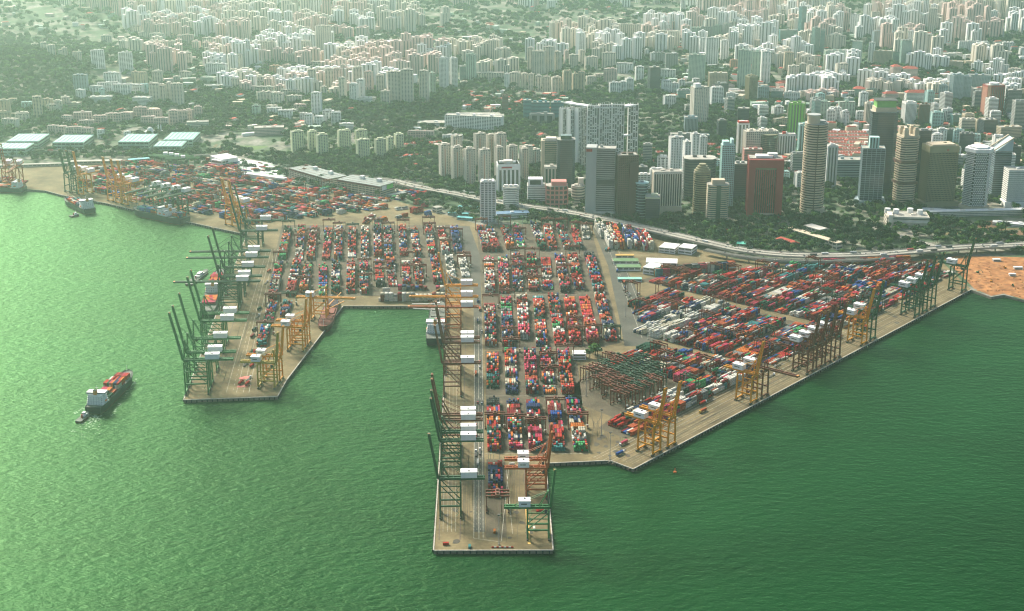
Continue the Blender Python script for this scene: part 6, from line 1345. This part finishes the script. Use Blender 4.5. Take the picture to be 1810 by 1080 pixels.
# ------------------------------------------------------------------ vehicles
CARC = [('white', (0.7, 0.7, 0.68)), ('silver', (0.42, 0.43, 0.44)), ('black', (0.02, 0.02, 0.02)), ('red', (0.4, 0.03, 0.03)), ('blue', (0.03, 0.09, 0.3)), ('yellow', (0.6, 0.36, 0.03))]
_car = {}
def car_meshes(kind, ci):
    if (kind, ci) in _car: return _car[(kind, ci)]
    pm = mat('car_paint_' + CARC[ci][0], CARC[ci][1], 0.35, var=0, spec=0.6); out = []
    if kind == 'car':
        q = MB(); q.add([(-2.2, -.88, .35), (2.2, -.88, .35), (2.2, .88, .35), (-2.2, .88, .35), (-2.15, -.88, .95), (2.1, -.88, .8), (2.1, .88, .8), (-2.15, .88, .95)], BOX_F); out.append(('body', q, pm))
        q = MB(); q.add([(-1.7, -.82, .93), (1.0, -.82, .88), (1.0, .82, .88), (-1.7, .82, .93), (-1.3, -.68, 1.45), (0.4, -.68, 1.45), (0.4, .68, 1.45), (-1.3, .68, 1.45)], BOX_F); out.append(('cabin', q, M_CAB))
        wx = (-1.35, 1.35)
    elif kind == 'bus':
        q = MB(); q.box(-5.8, 5.8, -1.25, 1.25, 0.5, 3.2); out.append(('body', q, pm)); q = MB(); q.box(-5.6, 5.82, -1.27, 1.27, 1.6, 2.5); out.append(('window_band', q, M_CAB)); wx = (-3.5, 3.6)
    else:
        q = MB(); q.box(3.2, 5.4, -1.2, 1.2, 0.7, 3.3); out.append(('cab', q, pm)); q = MB(); q.box(5.2, 5.45, -1.1, 1.1, 1.9, 2.9); out.append(('windscreen', q, M_CAB))
        q = MB(); q.box(-9.5, 3.0, -1.15, 1.15, 1.0, 1.4); q.box(2.8, 5.3, -.5, .5, .6, 1.0); out.append(('trailer', q, M_STEEL)); wx = (-8.2, -6.8, 1.6, 4.4)
    for x in wx:
        for y in (-.85, .85):
            q = MB(); q.cyl(0, 0, -.12, .12, .42 if kind == 'car' else .5, 8); q.v = [(a + x, c + y, b_ + .45) for a, b_, c in q.v]; out.append(('wheel', q, M_DARK))
    _car[(kind, ci)] = [(n_, b_.mesh(n_, m_)) for n_, b_, m_ in out]
    return _car[(kind, ci)]
VEH = []
def vehicle(kind, ci, p, rz, label, group):
    root = thing({'car': 'car', 'bus': 'bus', 'truck': 'container_truck'}[kind], label, {'car': 'car', 'bus': 'bus', 'truck': 'truck'}[kind], tuple(p), rz, group)
    for n_, me_ in car_meshes(kind, ci): obj(n_, me_, root)
rv = random.Random(5)
def traffic(P, nn, width, where, z):
    S = [0]
    for a, b_ in zip(P[:-1], P[1:]): S.append(S[-1] + (b_ - a).length)
    us = sorted(rv.uniform(0.01, 0.99) * S[-1] for _ in range(nn))
    cnt = {}
    for u in us:
        i = max(j for j in range(len(S)) if S[j] <= u); i = min(i, len(P) - 2); f = (u - S[i]) / max(1e-6, S[i + 1] - S[i]); p = P[i].lerp(P[i + 1], f); d = (P[i + 1] - P[i]).normalized(); s = Vector((-d.y, d.x, 0))
        off = rv.choice((-0.41, -0.25, -0.09, 0.09, 0.25, 0.41)) * width; ci = rv.choices(range(6), (5, 4, 3, 2, 1, 1))[0]; kind = 'bus' if rv.random() < 0.12 else 'car'
        key = (ci, kind); cnt[key] = cnt.get(key, 0) + 1
        vehicle(kind, ci, p + s * off + Vector((0, 0, 0.08)), math.atan2(d.y, d.x) + (math.pi if off > 0 else 0), '%s %s, %s %s %s from the left on the %s' % (CARC[ci][0], kind, ordinal(cnt[key] - 1), CARC[ci][0], kind, where), 'traffic on the expressway')
traffic(VP1, 110, 24, 'expressway viaduct', VZ); traffic(VP2, 8, 7, 'slip road', 9); traffic(VP3, 8, 9, 'warehouse access road', 7)
# port prime movers, some carrying a box
TS = []
for k in range(15): TS.append((rv.choice((841, 844.5, 848, 851.5)), rv.uniform(520, 930), 1.57 if k % 2 else -1.57, 'west road of the central pier'))
for k in range(12): TS.append((*QC(rv.uniform(20, 860), rv.choice((36, 44, 51))).xy, math.atan2(QA.y, QA.x) + (math.pi if k % 2 else 0), 'apron of the right-hand quay'))
for k in range(12): u = rv.random(); TS.append((rv.choice((424, 436)) + 60 * u, 690 - 240 * u, 1.36, 'apron of the left pier'))
for k in range(12): u = rv.random(); TS.append((1066 + 74 * u + rv.uniform(-4, 4), 420 + 165 * u, 1.35, 'diagonal road of the middle yard'))
cnt = {}
for (x, y, rz, wh) in sorted(TS, key=lambda t_: (t_[3], t_[1])):
    p = Vector((x, y, 0.2)) if 'right-hand' in wh else G(x, y) + Vector((0, 0, 0.2)); ci = rv.choices(range(6), (5, 1, 0.3, 2, 1.5, 2))[0]; cnt[wh] = cnt.get(wh, 0) + 1
    vehicle('truck', ci, p, rz, '%s port truck, %s along the %s' % (CARC[ci][0], ordinal(cnt[wh] - 1), wh), 'port trucks')
    if rv.random() < 0.6:
        c = dict(p=(p.x - 3.2 * math.cos(rz), p.y - 3.2 * math.sin(rz), p.z + 1.42), rz=rz, ln=L40, c=cpick(rv)); container(c, '%s container on the %s port truck, %s' % (CNAME[c['c']], ordinal(cnt[wh] - 1), wh), 'containers on port trucks')
# floodlight masts
for i, (x, y) in enumerate(((882, 963), (1078, 812), (1063, 770), (1036, 700), (1145, 600), (1300, 560), (1450, 545), (1560, 470), (690, 470), (560, 470), (924, 405), (1106, 560), (440, 400), (1210, 700))):
    r_ = thing('floodlight_mast', 'slim grey floodlight mast, %s nearest to the viewer' % ordinal(i), 'light mast', G(x, y), 0, 'floodlight masts in the yards')
    q = MB(); q.cyl(0, 0, 0, 34, 0.45, 8, 0.22); q.build('pole', WALLS['grey'], r_)
    q = MB(); q.cyl(0, 0, 33.4, 34.4, 1.7, 10); q.build('lamp_ring', M_STEEL, r_)
    q = MB(); q.cyl(0, 0, -0.1, 0.9, 1.3, 10); q.build('footing', M_QUAY, r_)
# red and white barrier blocks at the pier tip, bollards and small yard gear
for i in range(9):
    r_ = MB().cbox(0, 0, 0, 2.6, 1.0, 1.0).cbox(0, 0, 1.0, 2.2, 0.5, 0.5).build('barrier_block', CMATS[3] if i % 2 == 0 else CMATS[0]); r_.location = G(871 + i * 4.3, 968.3) + Vector((0, 0, 0.1))
    tag(r_, '%s barrier block on the central pier tip, %s from the left' % ('red' if i % 2 == 0 else 'white', ORD[i]), 'barrier', 'barrier blocks at the pier tip')
for i, (x, y, cl) in enumerate(((788, 963, 'red'), (830, 968, 'teal'), (950, 905, 'red'), (956, 905, 'red'), (944, 936, 'white'), (874, 941, 'orange'), (905, 822, 'white'))):
    container(dict(p=(*G(x, y).xy, 0.2), rz=1.57 if i % 3 else 0.1, ln=L20, c=CIDX[cl]), '%s loose container on the central pier apron, %s listed from its west corner' % (cl, ORD[i]) if False else '%s lone container on the central pier apron, %s from the left' % (cl, ordinal(sorted((788, 830, 950, 956, 944, 874, 905)).index(x))), 'loose containers on the pier apron')
# excavators and huts on the earth site
for i, (x, y) in enumerate(((1728, 482), (1752, 498), (1700, 476), (1776, 474), (1790, 505))):
    r_ = thing('excavator', 'small excavator on the orange earth site, %s from the left' % ORD[sorted((1728, 1752, 1700, 1776, 1790)).index(x)], 'excavator', G(x, y) + Vector((0, 0, 0.1)), i * 1.1, 'earth movers on the site')
    ym = CRM['yellow'] if i % 2 else CRM['bright green']
    for s_ in (-1, 1): MB().box(-2.2, 2.2, s_ * 1.3 - 0.4, s_ * 1.3 + 0.4, 0, 0.9).build('track', M_DARK, r_)
    MB().box(-2, 1.6, -1.4, 1.4, 1.0, 2.4).build('body', ym, r_); MB().box(0.4, 1.9, -1.3, 0, 2.4, 3.6).build('cab', M_CAB, r_)
    MB().beam((1.5, 0.6, 2), (5.5, 0.6, 5), 0.5, 0.6).beam((5.5, 0.6, 5), (8, 0.6, 1.2), 0.4, 0.5).build('boom', ym, r_); MB().cbox(8.2, 0.6, 0.3, 1.2, 1.3, 1.0).build('bucket', M_STEEL, r_)
for i, (x, y, w_) in enumerate(((1800, 476, 14), (1790, 488, 10), (1762, 462, 12))):
    long_block('site_hut', 'white site hut on the earth site, %s from the left' % ORD[[2, 1, 0][i]], 'hut', G(x - w_ / 2, y), G(x + w_ / 2, y), 5, 3, WALLS['white'], M_WROOF)['group'] = 'site huts'
q = MB(); rr = random.Random(17)
for _ in range(260):
    px, py = rr.uniform(1690, 1900), rr.uniform(462, 530); p = G(px, py)
    if py > 512 + (px - 1716) * 0.16: continue
    a = rr.random() * 6.3; s_ = rr.uniform(1, 5); h = rr.uniform(0.4, 2.0)
    q.add([(p.x + s_ * math.cos(a + k * 1.2566) * rr.uniform(0.6, 1.3), p.y + s_ * math.sin(a + k * 1.2566), 0.05) for k in range(5)] + [(p.x, p.y, h)], [(k, (k + 1) % 5, 5) for k in range(5)])
stuff(q.build('spoil_heaps', M_EARTH))

# ------------------------------------------------------------------ trees
def leafmat(name, c): return mat(name, c, 0.85, var=0.45, scale=0.35, rnd=0.25, spec=0.15)
LEAF = [leafmat('leaf_dark', (0.012, 0.045, 0.010)), leafmat('leaf_mid', (0.024, 0.078, 0.014)), leafmat('leaf_bright', (0.055, 0.125, 0.018)), leafmat('leaf_deep', (0.009, 0.038, 0.013))]
M_BARK = mat('bark', (0.10, 0.075, 0.05), 0.9, var=0.3)
def crown_mesh(seed, lm, n=150, rx=5.0, rz=3.6, zc=7.2):
    rr = random.Random(seed); q = MB()
    lobes = [(rr.uniform(-.55, .55) * rx, rr.uniform(-.55, .55) * rx, zc + rr.uniform(-.35, .5) * rz, rr.uniform(.42, .66)) for _ in range(7)] + [(0, 0, zc, 0.75)]
    for k in range(n):
        lx, ly, lz, lr = rr.choice(lobes); th = rr.random() * 6.283; ph = math.acos(rr.uniform(-0.55, 1)); r_ = lr * rr.uniform(0.75, 1.05)
        nrm = Vector((math.sin(ph) * math.cos(th), math.sin(ph) * math.sin(th), math.cos(ph))); c = Vector((lx, ly, lz)) + Vector((nrm.x * rx * r_, nrm.y * rx * r_, nrm.z * rz * r_))
        nrm = (nrm + Vector((rr.uniform(-.5, .5), rr.uniform(-.5, .5), rr.uniform(-.3, .5)))).normalized()
        u = nrm.orthogonal().normalized(); v = nrm.cross(u); a = rr.random() * 6.28; u, v = u * math.cos(a) + v * math.sin(a), v * math.cos(a) - u * math.sin(a); s_ = rr.uniform(0.55, 1.05)
        q.add([c - u * s_ - v * s_ * 0.7, c + u * s_ - v * s_ * 0.5, c + u * s_ * 0.8 + v * s_ * 0.8 + nrm * 0.2, c - u * s_ * 0.9 + v * s_ * 0.6], [(0, 1, 2, 3)])
    return q.mesh('crown', lm)
def trunk_mesh():
    q = MB(); q.cyl(0, 0, -0.5, 5.5, 0.42, 7, 0.26)
    for k in range(4): a = k * 1.6 + 0.4; q.beam((0, 0, 3.6 + 0.4 * k), (2.4 * math.cos(a), 2.4 * math.sin(a), 7.2), 0.22, 0.22)
    return q.mesh('trunk', M_BARK)
CROWNS = [crown_mesh(10 + i, LEAF[i % 4], 170) for i in range(4)]; TRUNK = trunk_mesh()
# single trees one can pick out
tr = random.Random(99); ZT = [('in the park below the round tower', 1396, 1500, 388, 412, 34), ('between expressway and red portal block', 1240, 1396, 398, 428, 50), ('around the railway station', 1385, 1560, 405, 446, 60), ('around the pale institution', 1510, 1670, 386, 425, 46), ('in the park at the right edge', 1650, 1810, 395, 432, 56), ('along the expressway behind the yards', 905, 1190, 384, 408, 44), ('in mid-yard by the white canteen', 1040, 1062, 624, 634, 5), ('below the cream towers', 760, 850, 318, 344, 30)]
sources = []
for zone, x0, x1, y0, y1, nn in ZT:
    pts = sorted((tr.uniform(x0, x1), tr.uniform(y0, y1)) for _ in range(nn)); k = 0
    for (x, y) in pts:
        p = G(x, y)
        if zone.startswith('along') and (y < 372 + (x - 905) * 0.095 + 12 or y > 388 + (x - 905) * 0.12): p = G(x, 378 + (x - 905) * 0.115 + tr.uniform(8, 14))
        if any((p.x - a) ** 2 + (p.y - b_) ** 2 < (r2 * 0.85) ** 2 for a, b_, r2 in FOOT): continue
        v = tr.randrange(4); s_ = tr.uniform(1.0, 1.9)
        r_ = thing('broadleaf_tree', 'dark green broadleaf tree, %s from the left %s' % (ordinal(k), zone), 'tree', (p.x, p.y, 0.1), tr.random() * 6.28, 'single trees ' + zone); k += 1
        r_.scale = (s_, s_, s_ * tr.uniform(0.85, 1.15)); obj('trunk', TRUNK, r_); obj('crown', CROWNS[v], r_)
# woodland that reads as one mass: scattered instances of the same crowns
wood = random.Random(4); PTS = []; SCL = []; ROT = []; VAR = []
cell = 40.0; grid = {}
for a, b_, r2 in FOOT + FABRIC:
    for i in range(int((a - r2) // cell), int((a + r2) // cell) + 1):
        for j in range(int((b_ - r2) // cell), int((b_ + r2) // cell) + 1): grid.setdefault((i, j), []).append((a, b_, r2))
def blocked(x, y): return any((x - a) ** 2 + (y - b_) ** 2 < r2 * r2 * 0.72 for a, b_, r2 in grid.get((int(x // cell), int(y // cell)), ()))
def inpoly(px, py, poly):
    c = False; n_ = len(poly)
    for i in range(n_):
        x0, y0 = poly[i]; x1, y1 = poly[(i + 1) % n_]
        if (y0 > py) != (y1 > py) and px < (x1 - x0) * (py - y0) / (y1 - y0) + x0: c = not c
    return c
def px_of(x, y, z=0):
    den = y * COSP - (z - CAM_H) * SINP; return 905 + FPX * x / den, 540 - FPX * (y * SINP + (z - CAM_H) * COSP) / den
BARE = [[(416, 234), (450, 235), (482, 250), (480, 262), (440, 270), (414, 264)], [(1715, 393), (1768, 386), (1795, 402), (1740, 410)], [(1755, 413), (1850, 403), (1850, 428), (1785, 426)], [(1664, 408), (1810, 398), (1810, 408), (1668, 418)], [(1522, 396), (1538, 393), (1700, 440), (1650, 447)], [(366, 270), (378, 270), (404, 234), (396, 234)], [(380, 270), (390, 270), (410, 234), (403, 234)], [(444, 237), (470, 242), (520, 245), (720, 261), (720, 267), (600, 260), (466, 249)], [(1458, 232), (1540, 232), (1536, 284), (1462, 284)]]
DENSE = [[(-200, 85), (150, 118), (185, 145), (130, 185), (60, 200), (-200, 215)], [(560, 180), (830, 185), (800, 215), (740, 250), (660, 240), (600, 222)], [(1240, 190), (1340, 180), (1400, 200), (1400, 235), (1300, 262), (1250, 250)], [(700, 265), (776, 265), (776, 320), (700, 320)], [(480, 275), (720, 285), (720, 322), (560, 305)], [(330, 175), (450, 165), (470, 235), (400, 240), (360, 250)]]
def scatter(y0, y1, n_, x0=-260, x1=2070, dens=0.62, smin=0.9, smax=1.6):
    for _ in range(n_):
        # uniform in world area: sample the depth of the band
        d0, d1 = G(905, y1).y, G(905, y0).y; Y = math.sqrt(wood.uniform(d0 * d0, d1 * d1)); px = wood.uniform(x0, x1); den = Y * COSP + CAM_H * SINP; X = (px - 905) / FPX * den
        pxx, py = px_of(X, Y)
        if inpoly(pxx, py, PORTP) or any(inpoly(pxx, py, b_) for b_ in BARE): continue
        if blocked(X, Y): continue
        dd = any(inpoly(pxx, py, b_) for b_ in DENSE)
        nz = math.sin(X * 0.011 + 1.3) * math.sin(Y * 0.009 + 0.4) + 0.6 * math.sin(X * 0.027 + Y * 0.021)
        if not dd and wood.random() > dens + 0.35 * nz: continue
        PTS.append((X, Y, hill(X, Y) - 0.4)); SCL.append(wood.uniform(smin, smax)); ROT.append(wood.random() * 6.28); VAR.append(wood.randrange(4))
PORTP = [(-600, 275)] + [(p[0], p[1] - 2) for p in apron_px[1:15]] + [(1668, 452), (1850, 452), (2200, 470), (2200, 2000), (-600, 2000)]
scatter(300, 450, 15000); scatter(180, 300, 26000, dens=0.6); scatter(80, 180, 26000, dens=0.42, smin=1.1, smax=2.0); scatter(-30, 80, 26000, dens=0.36, smin=1.4, smax=2.4)
me = bpy.data.meshes.new('woodland'); me.vertices.add(len(PTS)); me.vertices.foreach_set('co', np.array(PTS, dtype=np.float32).ravel())
for nm, ty, dat in (('scl', 'FLOAT', SCL), ('rot', 'FLOAT', ROT), ('var', 'INT', VAR)):
    at_ = me.attributes.new(nm, ty, 'POINT'); at_.data.foreach_set('value', np.array(dat, dtype=np.float32 if ty == 'FLOAT' else np.int32))
me.update(); wo = stuff(obj('woodland', me)); wo['label'] = 'mass of tropical trees covering the hills and gaps between buildings'; wo['category'] = 'woodland'
ng = bpy.data.node_groups.new('scatter_trees', 'GeometryNodeTree')
ng.interface.new_socket('Geometry', in_out='INPUT', socket_type='NodeSocketGeometry'); ng.interface.new_socket('Geometry', in_out='OUTPUT', socket_type='NodeSocketGeometry')
N = ng.nodes; Lk = ng.links; gi = N.new('NodeGroupInput'); go = N.new('NodeGroupOutput'); jn = N.new('GeometryNodeJoinGeometry')
def nattr(nm, ty): a = N.new('GeometryNodeInputNamedAttribute'); a.data_type = ty; a.inputs['Name'].default_value = nm; return a.outputs['Attribute']
av, as_, ar = nattr('var', 'INT'), nattr('scl', 'FLOAT'), nattr('rot', 'FLOAT')
cx = N.new('ShaderNodeCombineXYZ'); Lk.new(ar, cx.inputs['Z'])
proto_col = bpy.data.collections.new('tree_kinds')
for k in range(4):
    po = bpy.data.objects.new('tree_kind', CROWNS[k]); proto_col.objects.link(po)
    oi = N.new('GeometryNodeObjectInfo'); oi.inputs['Object'].default_value = po; oi.inputs['As Instance'].default_value = True
    cp = N.new('FunctionNodeCompare'); cp.data_type = 'INT'; cp.operation = 'EQUAL'; Lk.new(av, cp.inputs[2]); cp.inputs[3].default_value = k
    ip = N.new('GeometryNodeInstanceOnPoints'); Lk.new(gi.outputs[0], ip.inputs['Points']); Lk.new(cp.outputs['Result'], ip.inputs['Selection']); Lk.new(oi.outputs['Geometry'], ip.inputs['Instance'])
    Lk.new(cx.outputs['Vector'], ip.inputs['Rotation']); Lk.new(as_, ip.inputs['Scale']); Lk.new(ip.outputs['Instances'], jn.inputs['Geometry'])
Lk.new(jn.outputs['Geometry'], go.inputs[0])
md = wo.modifiers.new('scatter', 'NODES'); md.node_group = ng

# ------------------------------------------------------------------ haze
hz = MB(); hz.box(-14500, 14500, -3500, 16500, -7.5, CAM_H + 25)
hm = bpy.data.materials.new('haze_air'); hm.use_nodes = True; t = hm.node_tree; t.nodes.clear()
out = t.nodes.new('ShaderNodeOutputMaterial'); pv = t.nodes.new('ShaderNodeVolumePrincipled')
pv.inputs['Color'].default_value = (0.70, 1.0, 0.86, 1); pv.inputs['Density'].default_value = 0.68e-4; pv.inputs['Anisotropy'].default_value = 0.8
t.links.new(pv.outputs['Volume'], out.inputs['Volume'])
hazeo = stuff(hz.build('haze', hm))
